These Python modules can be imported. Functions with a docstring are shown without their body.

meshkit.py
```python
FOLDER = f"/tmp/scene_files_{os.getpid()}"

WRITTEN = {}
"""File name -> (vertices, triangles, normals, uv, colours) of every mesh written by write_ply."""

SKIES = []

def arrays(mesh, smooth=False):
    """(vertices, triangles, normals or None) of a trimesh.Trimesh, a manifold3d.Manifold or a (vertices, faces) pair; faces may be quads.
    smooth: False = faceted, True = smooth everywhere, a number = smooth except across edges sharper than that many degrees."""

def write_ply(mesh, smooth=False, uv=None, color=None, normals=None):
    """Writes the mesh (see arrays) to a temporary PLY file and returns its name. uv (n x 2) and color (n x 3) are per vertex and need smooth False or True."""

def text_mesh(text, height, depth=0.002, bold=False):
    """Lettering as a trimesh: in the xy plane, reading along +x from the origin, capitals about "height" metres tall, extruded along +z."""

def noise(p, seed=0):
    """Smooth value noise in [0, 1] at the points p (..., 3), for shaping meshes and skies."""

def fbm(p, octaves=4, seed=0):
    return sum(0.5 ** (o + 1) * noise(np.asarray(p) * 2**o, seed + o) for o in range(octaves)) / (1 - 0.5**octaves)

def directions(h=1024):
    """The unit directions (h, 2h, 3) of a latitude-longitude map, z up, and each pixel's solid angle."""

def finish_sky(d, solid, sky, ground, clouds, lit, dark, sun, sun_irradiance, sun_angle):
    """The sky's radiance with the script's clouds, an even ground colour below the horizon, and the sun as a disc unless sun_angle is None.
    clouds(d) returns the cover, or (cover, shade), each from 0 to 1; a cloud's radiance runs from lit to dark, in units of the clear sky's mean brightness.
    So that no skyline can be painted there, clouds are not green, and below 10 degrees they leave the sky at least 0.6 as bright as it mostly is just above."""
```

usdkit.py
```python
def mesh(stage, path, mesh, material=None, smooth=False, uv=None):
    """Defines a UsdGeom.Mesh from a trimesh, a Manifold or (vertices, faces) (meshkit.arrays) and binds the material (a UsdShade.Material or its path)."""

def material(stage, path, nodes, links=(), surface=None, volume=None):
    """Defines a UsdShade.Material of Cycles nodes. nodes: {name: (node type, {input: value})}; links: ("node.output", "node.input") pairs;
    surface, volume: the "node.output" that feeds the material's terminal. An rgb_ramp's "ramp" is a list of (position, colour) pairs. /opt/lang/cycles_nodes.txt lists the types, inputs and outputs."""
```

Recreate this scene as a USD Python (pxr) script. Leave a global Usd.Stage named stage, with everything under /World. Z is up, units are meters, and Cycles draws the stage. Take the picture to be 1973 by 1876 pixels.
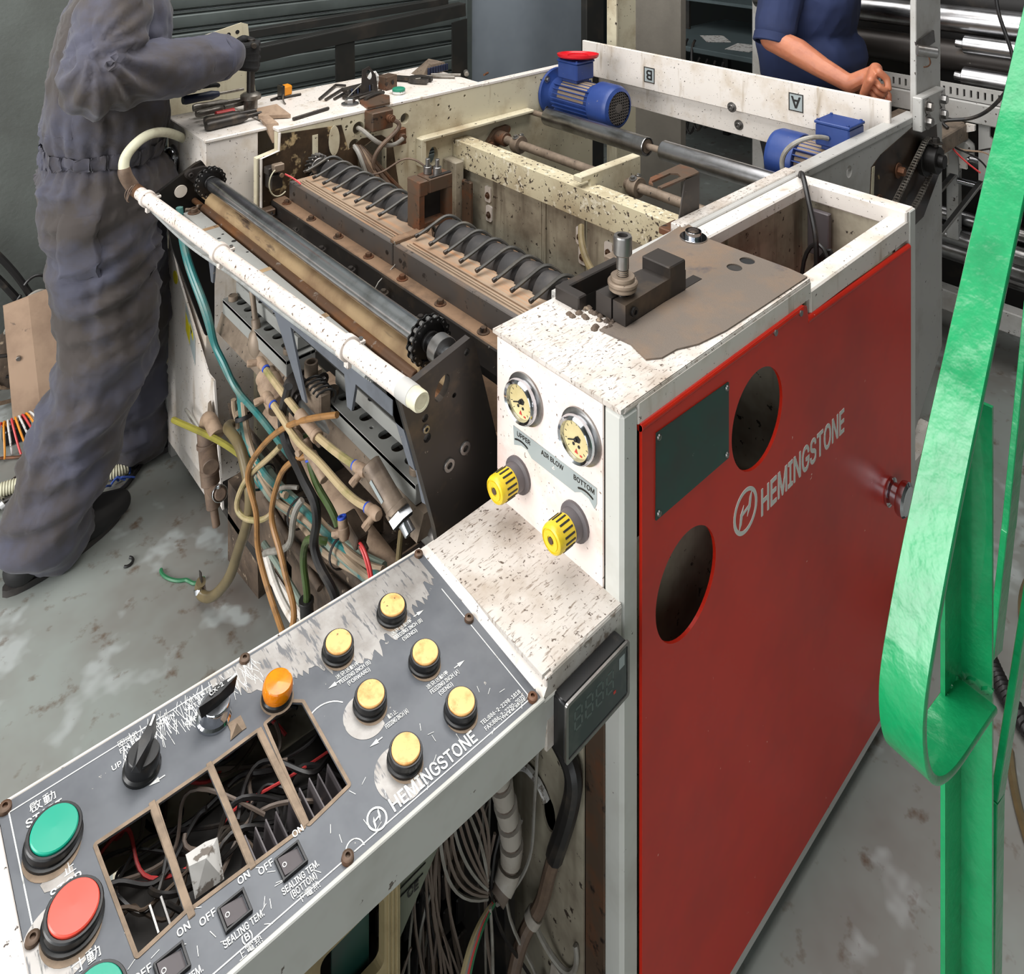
import math, numpy as np, trimesh, usdkit, meshkit
from pxr import Usd, UsdGeom, UsdLux, UsdShade, Gf, Sdf
from shapely.geometry import Polygon, Point, LineString, box as sbox
from shapely.ops import unary_union
from shapely import affinity
from scipy.interpolate import CubicSpline
import manifold3d as m3

stage = Usd.Stage.CreateInMemory()
UsdGeom.SetStageUpAxis(stage, 'Z')
world = UsdGeom.Xform.Define(stage, '/World')
stage.SetDefaultPrim(world.GetPrim())
R = np.random.RandomState(7)

# ------------------------------------------------------------------ camera (level, shift lens, as the photograph)
cam = UsdGeom.Camera.Define(stage, '/World/camera')
cam.CreateHorizontalApertureAttr(36.0)
cam.CreateVerticalApertureAttr(36.0 * 1876 / 1973)
cam.CreateFocalLengthAttr(36.0 * 1513 / 1973)
cam.CreateVerticalApertureOffsetAttr(-36.0 * 1163 / 1973)
cam.CreateClippingRangeAttr(Gf.Vec2f(0.02, 100))
EXPOSURE = 0.25
cam.CreateExposureAttr(EXPOSURE)
fw = np.array([.673, .7396, 0]); fw /= np.linalg.norm(fw)
rt = np.array([fw[1], -fw[0], 0])
cm = Gf.Matrix4d(1)
for i, a in enumerate((rt, np.array([0, 0, 1.]), -fw)):
    cm.SetRow(i, Gf.Vec4d(*map(float, a), 0))
cm.SetRow(3, Gf.Vec4d(0, 0, 1.7, 1))
cam.AddTransformOp().Set(cm)

# ------------------------------------------------------------------ light: overcast daylight from the open shop front
dome = UsdLux.DomeLight.Define(stage, '/World/sky')
dome.CreateIntensityAttr(0.55)
dome.CreateColorAttr(Gf.Vec3f(.93, .97, 1.0))


def rect_light(name, pos, target, w, h, intensity, color):
    l = UsdLux.RectLight.Define(stage, '/World/' + name)
    l.CreateWidthAttr(w); l.CreateHeightAttr(h); l.CreateIntensityAttr(intensity)
    l.CreateColorAttr(Gf.Vec3f(*color))
    p, t = np.array(pos, float), np.array(target, float)
    z = (p - t) / np.linalg.norm(p - t)
    x = np.cross([0, 1., 0], z); x /= np.linalg.norm(x)
    y = np.cross(z, x)
    m = Gf.Matrix4d(1)
    for i, a in enumerate((x, y, z)):
        m.SetRow(i, Gf.Vec4d(*map(float, a), 0))
    m.SetRow(3, Gf.Vec4d(*map(float, p), 1))
    l.AddTransformOp().Set(m)


rect_light('daylight_doorway', (-3.4, 2.2, 2.1), (.8, 1.5, .7), 2.6, 3.4, 7.0, (1.0, .985, .965))
rect_light("roof_light", (1.1, 1.3, 3.5), (1.11, 1.3, 0), 3.6, 2.6, 4.6, (1.0, .99, .975))

# ------------------------------------------------------------------ helpers
names = {}


def numbered(path):
    n = names.get(path, -1) + 1
    names[path] = n
    return path if n == 0 else '%s_%03d' % (path, n)


class T:
    """a thing: an Xform at its base; its parts are meshes below it"""
    def __init__(s, name, label, cat, loc=(0, 0, 0), group=None, kind=None):
        s.loc = np.array(loc, float)
        s.path = numbered('/World/' + name)
        x = UsdGeom.Xform.Define(stage, s.path)
        x.AddTranslateOp().Set(Gf.Vec3d(*map(float, loc)))
        tag(x.GetPrim(), label, cat, group, kind)

    def part(s, name, mesh, mat, parent=None, label=None, smooth=35, kind=None):
        """mesh in world coordinates; parent: the path of a part for a sub-part"""
        p = numbered((parent or s.path) + '/' + name)
        v, f = vf(mesh)
        usdkit.mesh(stage, p, (v - s.loc, f), MAT[mat], smooth=smooth)
        pr = stage.GetPrimAtPath(p)
        if label:
            pr.SetCustomDataByKey('label', label)
        if kind:
            pr.SetCustomDataByKey('kind', kind)
        return p


def tag(p, label=None, cat=None, group=None, kind=None):
    for k, v in (('label', label), ('category', cat), ('group', group), ('kind', kind)):
        if v:
            p.SetCustomDataByKey(k, v)


def solo(name, mesh, mat, label, cat, group=None, kind=None, smooth=35):
    p = numbered('/World/' + name)
    v, f = vf(mesh)
    loc = np.array([(v[:, 0].min() + v[:, 0].max()) / 2, (v[:, 1].min() + v[:, 1].max()) / 2, v[:, 2].min()])
    m = usdkit.mesh(stage, p, (v - loc, f), MAT[mat], smooth=smooth)
    UsdGeom.Xformable(m).AddTranslateOp().Set(Gf.Vec3d(*map(float, loc)))
    tag(m.GetPrim(), label, cat, group, kind)
    return p


def vf(mesh):
    if isinstance(mesh, (list, tuple)) and not isinstance(mesh[0], np.ndarray):
        mesh = cat(*mesh)
    if hasattr(mesh, 'to_mesh'):
        m = mesh.to_mesh()
        return np.array(m.vert_properties[:, :3]), np.array(m.tri_verts)
    if isinstance(mesh, tuple):
        v, f = np.asarray(mesh[0], float), np.asarray(mesh[1], int)
        if f.shape[1] == 4:
            f = np.vstack([f[:, [0, 1, 2]], f[:, [0, 2, 3]]])
        return v, f
    return np.array(mesh.vertices), np.array(mesh.faces)


def cat(*ms):
    if len(ms) > 1 and all(hasattr(m, 'to_mesh') for m in ms):      # solids are welded, so that no faces coincide
        return m3.Manifold.batch_boolean(list(ms), m3.OpType.Add)
    V, F, n = [], [], 0
    for m in ms:
        v, f = vf(m)
        V.append(v); F.append(f + n); n += len(v)
    return np.vstack(V), np.vstack(F)


def unit(a):
    a = np.asarray(a, float)
    return a / np.linalg.norm(a)


BOXV = np.array([[x, y, z] for x in (-1, 1) for y in (-1, 1) for z in (-1, 1)], float)


def hull(pts):
    return m3.Manifold.hull_points(np.ascontiguousarray(pts, dtype=np.float32))


def box(x0, x1, y0, y1, z0, z1, b=.0015):
    """a box with chamfered edges"""
    lo, hi = np.minimum([x0, y0, z0], [x1, y1, z1]), np.maximum([x0, y0, z0], [x1, y1, z1])
    c, h = (lo + hi) / 2, (hi - lo) / 2
    b = min(b, h.min() * .45)
    P = []
    for k in range(3):
        e = h - b
        e = e.copy(); e[k] = h[k]
        P.append(c + BOXV * e)
    return hull(np.vstack(P))


def frame_of(d, up=(0, 0, 1)):
    d = unit(d)
    up = np.asarray(up, float)
    if abs(d @ unit(up)) > .98:
        up = np.array([1., 0, 0])
    a = unit(np.cross(up, d))
    return a, np.cross(d, a), d


def obox(c, A, B, N, a, b, n, bev=.001):
    """oriented box: centre, three axes, three half sizes"""
    e = np.array([a, b, n], float)
    bev = min(bev, e.min() * .45)
    P = []
    for k in range(3):
        q = e - bev
        q = q.copy(); q[k] = e[k]
        P.append(BOXV * q)
    P = np.vstack(P)
    M = np.array([unit(A), unit(B), unit(N)])
    return hull(np.asarray(c, float) + P @ M)


def bar(p0, p1, w, h, up=(0, 0, 1), bev=.001):
    """a straight rectangular bar from p0 to p1: w across, h along up"""
    p0, p1 = np.asarray(p0, float), np.asarray(p1, float)
    a, b, d = frame_of(p1 - p0, up)
    return obox((p0 + p1) / 2, a, b, d, w / 2, h / 2, np.linalg.norm(p1 - p0) / 2, bev)


def rev(profile, p0, axis, n=24, up=(0, 0, 1)):
    """lathe: profile [(radius, along)], closed where radius is 0"""
    p0 = np.asarray(p0, float)
    a, b, d = frame_of(axis, up)
    th = np.arange(n) * 2 * np.pi / n
    ring = np.outer(np.cos(th), a) + np.outer(np.sin(th), b)
    V = np.vstack([p0 + r * ring + t * d for r, t in profile])
    F = []
    k = np.arange(n); k2 = (k + 1) % n
    for i in range(len(profile) - 1):
        q = np.stack([i * n + k, i * n + k2, (i + 1) * n + k2, (i + 1) * n + k], 1)
        F += [q[:, [0, 1, 2]], q[:, [0, 2, 3]]]
    return V, np.vstack(F)


def cyl(p0, p1, r, n=20, b=None, r2=None):
    p0, p1 = np.asarray(p0, float), np.asarray(p1, float)
    L = np.linalg.norm(p1 - p0)
    r2 = r if r2 is None else r2
    b = min(.1 * r, .1 * L, .0015) if b is None else b
    return rev([(0, 0), (r - b, 0), (r, b), (r2, L - b), (r2 - b, L), (0, L)], p0, p1 - p0, n)


def ringm(p0, p1, r, ri, n=24, b=.0006):
    """a tube with a hole"""
    p0, p1 = np.asarray(p0, float), np.asarray(p1, float)
    L = np.linalg.norm(p1 - p0)
    return rev([(ri, 0), (r - b, 0), (r, b), (r, L - b), (r - b, L), (ri, L), (ri, 0)], p0, p1 - p0, n)


def hexn(p0, axis, r, h, n=6):
    p0 = np.asarray(p0, float)
    d = unit(axis)
    return rev([(0, 0), (r, 0), (r, h * .8), (r * .86, h), (0, h)], p0, d, n)


def bolt(p, d, r, h=None, washer=True, socket=False):
    """a bolt head standing on p, pointing along d"""
    p, d = np.asarray(p, float), unit(d)
    h = h or r * .9
    ms = []
    if washer:
        ms.append(cyl(p, p + d * r * .25, r * 1.7, 14))
        p = p + d * r * .25
    if socket:
        ms.append(rev([(0, h * .5), (r * .5, h * .5), (r * .5, h), (r * .9, h), (r, h * .9), (r, 0), (0, 0)][::-1], p, d, 14))
    else:
        ms.append(hexn(p, d, r, h))
    return cat(*ms)


def spline(pts, n=12):
    pts = np.asarray(pts, float)
    t = np.r_[0, np.cumsum(np.linalg.norm(np.diff(pts, axis=0), axis=1) ** .7)]
    cs = CubicSpline(t, pts)
    return cs(np.linspace(0, t[-1], n * (len(pts) - 1) + 1))


def tube(path, r, n=8, caps=True):
    """sweep a circle; r: number or one per point"""
    P = np.asarray(path, float)
    m = len(P)
    rr = np.broadcast_to(np.asarray(r, float), (m,)) if np.ndim(r) <= 1 else r
    tg = np.gradient(P, axis=0)
    tg /= np.maximum(np.linalg.norm(tg, axis=1, keepdims=True), 1e-9)
    a, b, _ = frame_of(tg[0])
    rings, th = [], np.arange(n) * 2 * np.pi / n
    for i in range(m):
        a = a - tg[i] * (a @ tg[i]); a = unit(a); b = np.cross(tg[i], a)
        rings.append(P[i] + rr[i] * (np.outer(np.cos(th), a) + np.outer(np.sin(th), b)))
    V = np.vstack(rings + [P[:1], P[-1:]])
    k = np.arange(n); k2 = (k + 1) % n
    F = []
    for i in range(m - 1):
        q = np.stack([i * n + k, i * n + k2, (i + 1) * n + k2, (i + 1) * n + k], 1)
        F += [q[:, [0, 1, 2]], q[:, [0, 2, 3]]]
    if caps:
        F.append(np.stack([np.full(n, m * n), k2, k], 1))
        F.append(np.stack([np.full(n, m * n + 1), (m - 1) * n + k, (m - 1) * n + k2], 1))
    return V, np.vstack(F)


def wire(pts, r, n=7, k=8):
    return tube(spline(pts, k), r, n)


def prism(poly, o, A, B, N, t):
    """extrude a shapely polygon lying in the plane (o, A, B) by t along N"""
    o, A, B, N = np.asarray(o, float), np.asarray(A, float), np.asarray(B, float), np.asarray(N, float)
    ms = []
    for g in getattr(poly, 'geoms', [poly]):
        if g.area < 1e-9:
            continue
        e = trimesh.creation.extrude_polygon(g, 1.0, engine='earcut')
        v = np.array(e.vertices)
        V = o + np.outer(v[:, 0], A) + np.outer(v[:, 1], B) + np.outer(v[:, 2] * t, N)
        f = np.array(e.faces)
        if np.dot(np.cross(A, B), N) * t < 0:
            f = f[:, ::-1]
        ms.append((V, f))
    return cat(*ms)


X, Y, Z = np.eye(3)


def plate_x(poly, x, t):       # polygon in (y, z), extruded along +x by t
    return prism(poly, (x, 0, 0), Y, Z, X, t)


def plate_y(poly, y, t):       # polygon in (x, z)
    return prism(poly, (0, y, 0), X, Z, Y, t)


def plate_z(poly, z, t):       # polygon in (x, y)
    return prism(poly, (0, 0, z), X, Y, Z, t)


def circ(x, y, r, n=24):
    return Point(x, y).buffer(r, quad_segs=n // 4)


def rbox(x0, y0, x1, y1, r):
    return sbox(x0 + r, y0 + r, x1 - r, y1 - r).buffer(r, quad_segs=4)


def text(s, h, o, A, B, N, d=.0004, bold=False, center=False):
    m = meshkit.text_mesh(s, h, d, bold)
    v = np.array(m.vertices)
    if center:
        v[:, 0] -= (v[:, 0].min() + v[:, 0].max()) / 2
    return np.asarray(o) + np.outer(v[:, 0], A) + np.outer(v[:, 1], B) + np.outer(v[:, 2], N), np.array(m.faces)


def text_w(s, h, w, o, A, B, N, d=.0004, bold=False):
    """lettering fitted to a width"""
    m = meshkit.text_mesh(s, h, d, bold)
    v = np.array(m.vertices)
    v[:, 0] *= w / v[:, 0].max()
    return np.asarray(o) + np.outer(v[:, 0], A) + np.outer(v[:, 1], B) + np.outer(v[:, 2], N), np.array(m.faces)


def strokes(lines, o, A, B, N, s, w=.09, d=.0004):
    """writing made of strokes on a unit grid"""
    g = unary_union([LineString(l).buffer(w / 2, cap_style=2) if len(l) > 1 else Point(l[0]).buffer(w / 2) for l in lines])
    return prism(affinity.scale(g, s, s, origin=(0, 0)), o, A, B, N, d)


# ------------------------------------------------------------------ materials
MAT = {}


def L(*c):
    """sRGB 0..255 to linear"""
    c = np.array(c, float) / 255
    return tuple(np.where(c <= .04045, c / 12.92, ((c + .055) / 1.055) ** 2.4))


def mat(name, base, rough=.5, metal=0., dirt=None, dirt_at=(.45, .7), dirt_scale=6., chip=None, chip_at=(.62, .66), chip_scale=45.,
        bump=0., bump_scale=80., stretch=None, spec=.5, coat=0., streak=None, streak_at=(.6, .75), streak_map=(40, 40, 3), chip_map=None, rough_dirt=None, bump_dist=.002, **kw):
    n = {'geo': ('geometry', {}), 'p': ('principled_bsdf', dict(base_color=base, roughness=rough, metallic=metal, specular_ior_level=spec, coat_weight=coat, **kw))}
    lk = []
    col = None
    vec = 'geo.position'
    if stretch:
        n['map'] = ('mapping', {'scale': stretch}); lk.append(('geo.position', 'map.vector')); vec = 'map.vector'

    def layer(tag_, color, at, scale, vmap, detail):
        nonlocal col
        src = vec
        if vmap:
            n[tag_ + 'm'] = ('mapping', {'scale': vmap}); lk.append(('geo.position', tag_ + 'm.vector')); src = tag_ + 'm.vector'
        n[tag_ + 'n'] = ('noise_texture', {'scale': scale, 'detail': detail, 'roughness': .62})
        n[tag_ + 'r'] = ('rgb_ramp', {'ramp': [(0, (0, 0, 0)), (at[0], (0, 0, 0)), (at[1], (1, 1, 1)), (1, (1, 1, 1))]})
        n[tag_ + 'x'] = ('mix_color', {'a': base, 'b': color})
        lk.extend([(src, tag_ + 'n.vector'), (tag_ + 'n.fac', tag_ + 'r.fac'), (tag_ + 'r.color', tag_ + 'x.fac')])
        if col:
            lk.append((col, tag_ + 'x.a'))
        col = tag_ + 'x.result'
    if dirt is not None:
        layer('d', dirt, dirt_at, dirt_scale, None, 5.)
    if streak is not None:
        layer('s', streak, streak_at, 1., streak_map, 3.)
    if chip is not None:
        layer('c', chip, chip_at, chip_scale, chip_map, 4.)
    if col:
        lk.append((col, 'p.base_color'))
    if bump:
        n['bn'] = ('noise_texture', {'scale': bump_scale, 'detail': 4.})
        n['b'] = ('bump', {'strength': bump, 'distance': bump_dist})
        lk += [(vec, 'bn.vector'), ('bn.fac', 'b.height'), ('b.normal', 'p.normal')]
    MAT[name] = usdkit.material(stage, '/World/Looks/' + name, n, lk, 'p.BSDF')


mat('white_paint', L(222, 214, 206), .42, dirt=L(196, 180, 160), dirt_at=(.5, .75), dirt_scale=9, chip=L(62, 48, 40), chip_at=(.645, .675), chip_scale=120, streak=L(176, 160, 140), streak_at=(.60, .75), streak_map=(24, 24, 4), bump=.05)
mat('scratched_white', L(206, 199, 192), .45, dirt=L(166, 150, 134), dirt_at=(.45, .75), dirt_scale=12, chip=L(92, 78, 68), chip_at=(.61, .66), chip_scale=150, streak=L(140, 126, 114), streak_at=(.57, .68), streak_map=(60, 300, 60), bump=.06)
mat('pink_white', L(234, 220, 213), .42, dirt=L(224, 196, 186), dirt_at=(.5, .7), dirt_scale=14, chip=L(110, 88, 78), chip_at=(.65, .68), chip_scale=170, bump=.04)
mat('cream_paint', L(205, 196, 170), .5, dirt=L(150, 130, 100), dirt_at=(.5, .78), dirt_scale=5, chip=L(48, 36, 28), chip_at=(.655, .675), chip_scale=70, streak=L(140, 118, 86), streak_at=(.62, .8), streak_map=(16, 16, 3), bump=.08)
mat('dirty_cream', L(176, 168, 148), .55, dirt=L(104, 92, 78), dirt_at=(.42, .75), dirt_scale=6, chip=L(54, 44, 36), chip_at=(.64, .67), chip_scale=60, streak=L(96, 84, 70), streak_at=(.55, .75), streak_map=(18, 18, 2.5), bump=.12)
mat('greasy_plate', L(74, 58, 42), .4, dirt=L(34, 26, 20), dirt_at=(.4, .62), dirt_scale=9, chip=L(172, 150, 112), chip_at=(.60, .66), chip_scale=16, bump=.3, bump_scale=40)
mat('flaking_cream', L(200, 190, 160), .5, dirt=L(150, 130, 100), dirt_at=(.45, .75), dirt_scale=5, chip=L(66, 56, 48), chip_at=(.585, .62), chip_scale=75, streak=L(214, 206, 184), streak_at=(.58, .64), streak_map=(50, 50, 50), bump=.12)
mat('grey_paint', L(178, 176, 172), .45, dirt=L(150, 144, 136), dirt_at=(.5, .75), dirt_scale=6, chip=L(60, 50, 44), chip_at=(.66, .68), chip_scale=70, bump=.05)
mat('console_white', L(196, 196, 190), .45, dirt=L(176, 174, 166), dirt_at=(.5, .75), dirt_scale=7, chip=L(90, 80, 72), chip_at=(.70, .72), chip_scale=60, bump=.05)
mat('red_paint', L(206, 38, 16), .36, dirt=L(182, 34, 18), dirt_at=(.45, .7), dirt_scale=4, chip=L(230, 190, 180), chip_at=(.735, .75), chip_scale=45, bump=.03, bump_scale=60)
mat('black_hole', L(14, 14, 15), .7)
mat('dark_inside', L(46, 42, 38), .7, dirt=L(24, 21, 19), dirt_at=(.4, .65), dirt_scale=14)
mat('dark_steel', L(58, 53, 50), .42, .45, dirt=L(92, 78, 64), dirt_at=(.55, .78), dirt_scale=12, chip=L(150, 142, 132), chip_at=(.70, .72), chip_scale=70, bump=.06)
mat('black_plate', L(30, 28, 27), .4, .3, dirt=L(64, 54, 44), dirt_at=(.55, .8), dirt_scale=10)
mat('rusty_steel', L(92, 74, 60), .5, .35, dirt=L(120, 72, 44), dirt_at=(.48, .7), dirt_scale=14, chip=L(44, 36, 32), chip_at=(.6, .68), chip_scale=40, bump=.12)
mat('dusty_steel', L(138, 122, 106), .5, .3, dirt=L(96, 82, 70), dirt_at=(.45, .7), dirt_scale=18, chip=L(60, 52, 46), chip_at=(.64, .68), chip_scale=60, bump=.08)
mat('bare_steel', L(150, 148, 146), .3, .9, dirt=L(110, 100, 92), dirt_at=(.5, .75), dirt_scale=14, bump=.04)
mat('chrome_roller', L(212, 214, 218), .24, 1., dirt=L(150, 148, 146), dirt_at=(.5, .75), dirt_scale=14)
mat('chrome', L(205, 208, 214), .13, 1., dirt=L(150, 150, 150), dirt_at=(.55, .8), dirt_scale=20)
mat('roller_steel', L(176, 176, 178), .28, 1., dirt=L(130, 126, 122), dirt_at=(.45, .7), dirt_scale=8, streak=L(110, 108, 106), streak_at=(.55, .7), streak_map=(30, 5, 30))
mat('floor_paint', L(142, 147, 142), .5, dirt=L(118, 110, 104), dirt_at=(.40, .70), dirt_scale=1.7, chip=L(98, 82, 68), chip_at=(.585, .72), chip_scale=17, streak=L(164, 168, 166), streak_at=(.57, .66), streak_map=(7, 7, 7), bump=.12, bump_scale=40)
mat('plaster_wall', L(92, 96, 92), .8, dirt=L(78, 80, 76), dirt_at=(.4, .7), dirt_scale=3, bump=.5, bump_scale=70)
mat('bluegrey_wall', L(134, 142, 150), .6, dirt=L(122, 130, 138), dirt_at=(.4, .7), dirt_scale=3, chip=L(190, 196, 200), chip_at=(.74, .75), chip_scale=14, bump=.1, bump_scale=30)
mat('tan_pillar', L(122, 116, 106), .7, dirt=L(104, 98, 90), dirt_at=(.4, .7), dirt_scale=3, bump=.2)
mat('dark_wall', L(40, 46, 46), .8)
mat('shutter_grey', L(92, 99, 97), .45, .3, dirt=L(78, 84, 82), dirt_at=(.4, .7), dirt_scale=5)


def ramp_floor():
    pass


# ------------------------------------------------------------------ the setting
def struct(name, mesh, m, smooth=35, label=None):
    p = numbered('/World/' + name)
    v, f = vf(mesh)
    usdkit.mesh(stage, p, (v, f), MAT[m], smooth=smooth)
    tag(stage.GetPrimAtPath(p), label, None, None, 'structure')
    return p


struct('floor', box(-5, 7, -4.5, 3.4, -.1, 0, 0), 'floor_paint')
WY = 3.1
struct('wall_left', cat(box(-5, .97, WY, WY + .2, 0, 3.6, 0), box(.97, 2.50, WY, WY + .2, 2.9, 3.6, 0)), 'plaster_wall')
struct('wall_panel', box(2.50, 3.50, WY - .02, WY + .2, 0, 3.6, .004), 'bluegrey_wall')
struct('wall_back', box(6.2, 6.4, -4.5, 3.4, 0, 3.6, 0), 'dark_wall')
struct('wall_right', box(-1.5, 6.2, -3.2, -3.0, 0, 3.6, 0), 'plaster_wall')
struct('ceiling', box(-3.6, 6.4, -3.2, 3.4, 3.6, 3.7, 0), 'plaster_wall')
struct('wall_inner', box(3.50, 6.2, WY + .3, WY + .5, 0, 3.6, 0), 'dark_wall')

# roller shutter in the left wall, each slat a part
def shutter():
    p = numbered('/World/door_1')
    x = UsdGeom.Xform.Define(stage, p)
    tag(x.GetPrim(), 'grey steel roller shutter of horizontal slats in the left wall', None, None, 'structure')
    z = .02
    prof = [(0, 0), (.002, .003), (.002, .008), (.012, .011), (.014, .024), (.013, .052), (.010, .058), (.002, .060), (.002, .064), (.010, .066), (.010, .070), (0, .072)]
    while z < 2.8:
        pts = [(WY + .02 - a, z + b) for a, b in prof] + [(WY + .035, z + .072), (WY + .035, z)]
        m = prism(Polygon(pts), (.985, 0, 0), Y, Z, X, 1.50)
        q = numbered(p + '/slat')
        usdkit.mesh(stage, q, m, MAT['shutter_grey'], smooth=50)
        z += .074
    for xx in (.97, 2.47):
        usdkit.mesh(stage, numbered(p + '/guide_rail'), vf(box(xx, xx + .035, WY - .05, WY + .06, 0, 2.9)), MAT['shutter_grey'], smooth=35)


shutter()

mat('dusty_beige_dark', L(96, 84, 70), .7)
# ------------------------------------------------------------------ right hand cabinet of the machine
cab = T('machine_cabinet', 'white chipped cabinet with two gauges on its front and a big red door', 'cabinet', (1.27, .79, .03))
top_open = Polygon([(.945, .80), (1.085, .80), (1.085, .915), (.945, .915)])
cab.part('front_panel', plate_x(Polygon([(.692, .757), (.905, .757), (.905, 1.006), (.692, 1.006)]).difference(unary_union([circ(.841, .942, .03), circ(.73, .944, .03)])), .793, .003), 'pink_white', smooth=False)
tp = cab.part('top_panel', cat(plate_z(sbox(.7925, .6605, 1.300, .915).difference(top_open), 1.008, .006), cyl((.80, .664, 1.009), (1.30, .664, 1.009), .005, 10), cyl((.797, .664, 1.009), (.797, .905, 1.009), .0045, 10)), 'scratched_white', smooth=30)
cab.part('edge_strip', cat(box(.826, 1.302, .6585, .668, .979, 1.010, .002)), 'white_paint', label='worn white edge strip above the red door')
cab.part('corner_post', cat(box(.7925, .828, .6585, .6915, .03, 1.0065, .005)), 'console_white')
cab.part('rust_strip', box(.7935, .800, .690, .724, .03, .70, .001), 'rusty_steel', label='rust streaked strip beside the corner post')
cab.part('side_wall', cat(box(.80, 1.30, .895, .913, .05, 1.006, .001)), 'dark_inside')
# open rear compartment
rear = cat(box(1.302, 1.75, .6595, .700, .950, .992, .003), box(1.302, 1.756, .872, .914, .985, 1.012, .003), box(1.716, 1.758, .66, .914, .972, 1.012, .003))
cab.part('rim', rear, 'white_paint', label='white rim of the open rear compartment')
cab.part('rear_post', box(1.729, 1.759, .6575, .689, .03, 1.0095, .002), 'console_white')
cab.part('compartment_wall', cat(box(1.722, 1.735, .69, .91, .3, .98, .001), box(1.303, 1.73, .893, .911, .3, .984, .001), box(1.40, 1.44, .885, .905, .3, .985, .002)), 'dirty_cream')
cab.part('partition', cat(box(1.295, 1.302, .668, .912, .45, 1.008, .001), box(1.303, 1.72, .70, .89, .52, .53, .001)), 'dirty_cream')
cab.part('base_strip', box(.80, 1.757, .660, .70, .025, .05, .002), 'console_white')
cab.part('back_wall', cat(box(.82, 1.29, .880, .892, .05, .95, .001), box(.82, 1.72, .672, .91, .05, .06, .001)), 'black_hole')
cab.part('inner_cable', cat(*[wire([(1.05, .80 + .01 * k, .88 - .012 * k), (1.10, .775, .872 - .010 * k), (1.15, .77, .868 - .014 * k), (1.19, .80, .84 - .01 * k)], .009, 8) for k in range(4)]), 'dusty_beige_dark', label='bundle of cables seen through the upper round hole')
cab.part('inner_block', cat(box(1.09, 1.14, .80, .86, .80, .84, .003), cyl((1.16, .82, .86), (1.16, .78, .86), .012, 14)), 'black_plate')
# red door
dp = Polygon([(.829, .056), (1.726, .056), (1.726, .940), (1.284, .950), (1.278, .976), (1.268, .980), (.829, .979)])
holes = unary_union([circ(1.120, .857, .0755, 48), circ(.930, .711, .072, 48)])
red = cab.part('red_door', plate_y(dp.difference(holes), .6545, .005), 'red_paint', smooth=False)
cab.part('folded_lip', cat(cyl((.829, .6595, .9755), (1.268, .6595, .9755), .006, 12), cyl((1.284, .6595, .9475), (1.725, .6595, .938), .006, 12)), 'red_paint', red)
for x, z in ((1.255, .973), (1.172, .972)):
    cab.part('screw_head', cyl((x, .6545, z), (x, .6515, z), .005, 12), 'bare_steel', red)


def letter_plate(o, h, w, word, A, B, N):
    return text_w(word, h, w, o, A, B, N, .0006, True)


def logo(o, r, A, B, N, d=.0006):
    """ring with a slanted H-like bolt of its own"""
    g = Point(0, 0).buffer(r).difference(Point(0, 0).buffer(r * .82))
    h = unary_union([Polygon([(-.50, -.62), (-.30, -.40), (-.13, .30), (-.38, .02)]), Polygon([(.50, .62), (.30, .40), (.13, -.30), (.38, -.02)]), Polygon([(-.40, -.14), (.34, .02), (.40, .16), (-.34, 0)])])
    h = affinity.scale(h, r * 1.12, r * 1.12, origin=(0, 0))
    return prism(unary_union([g, h]), o, A, B, N, d)


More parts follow.
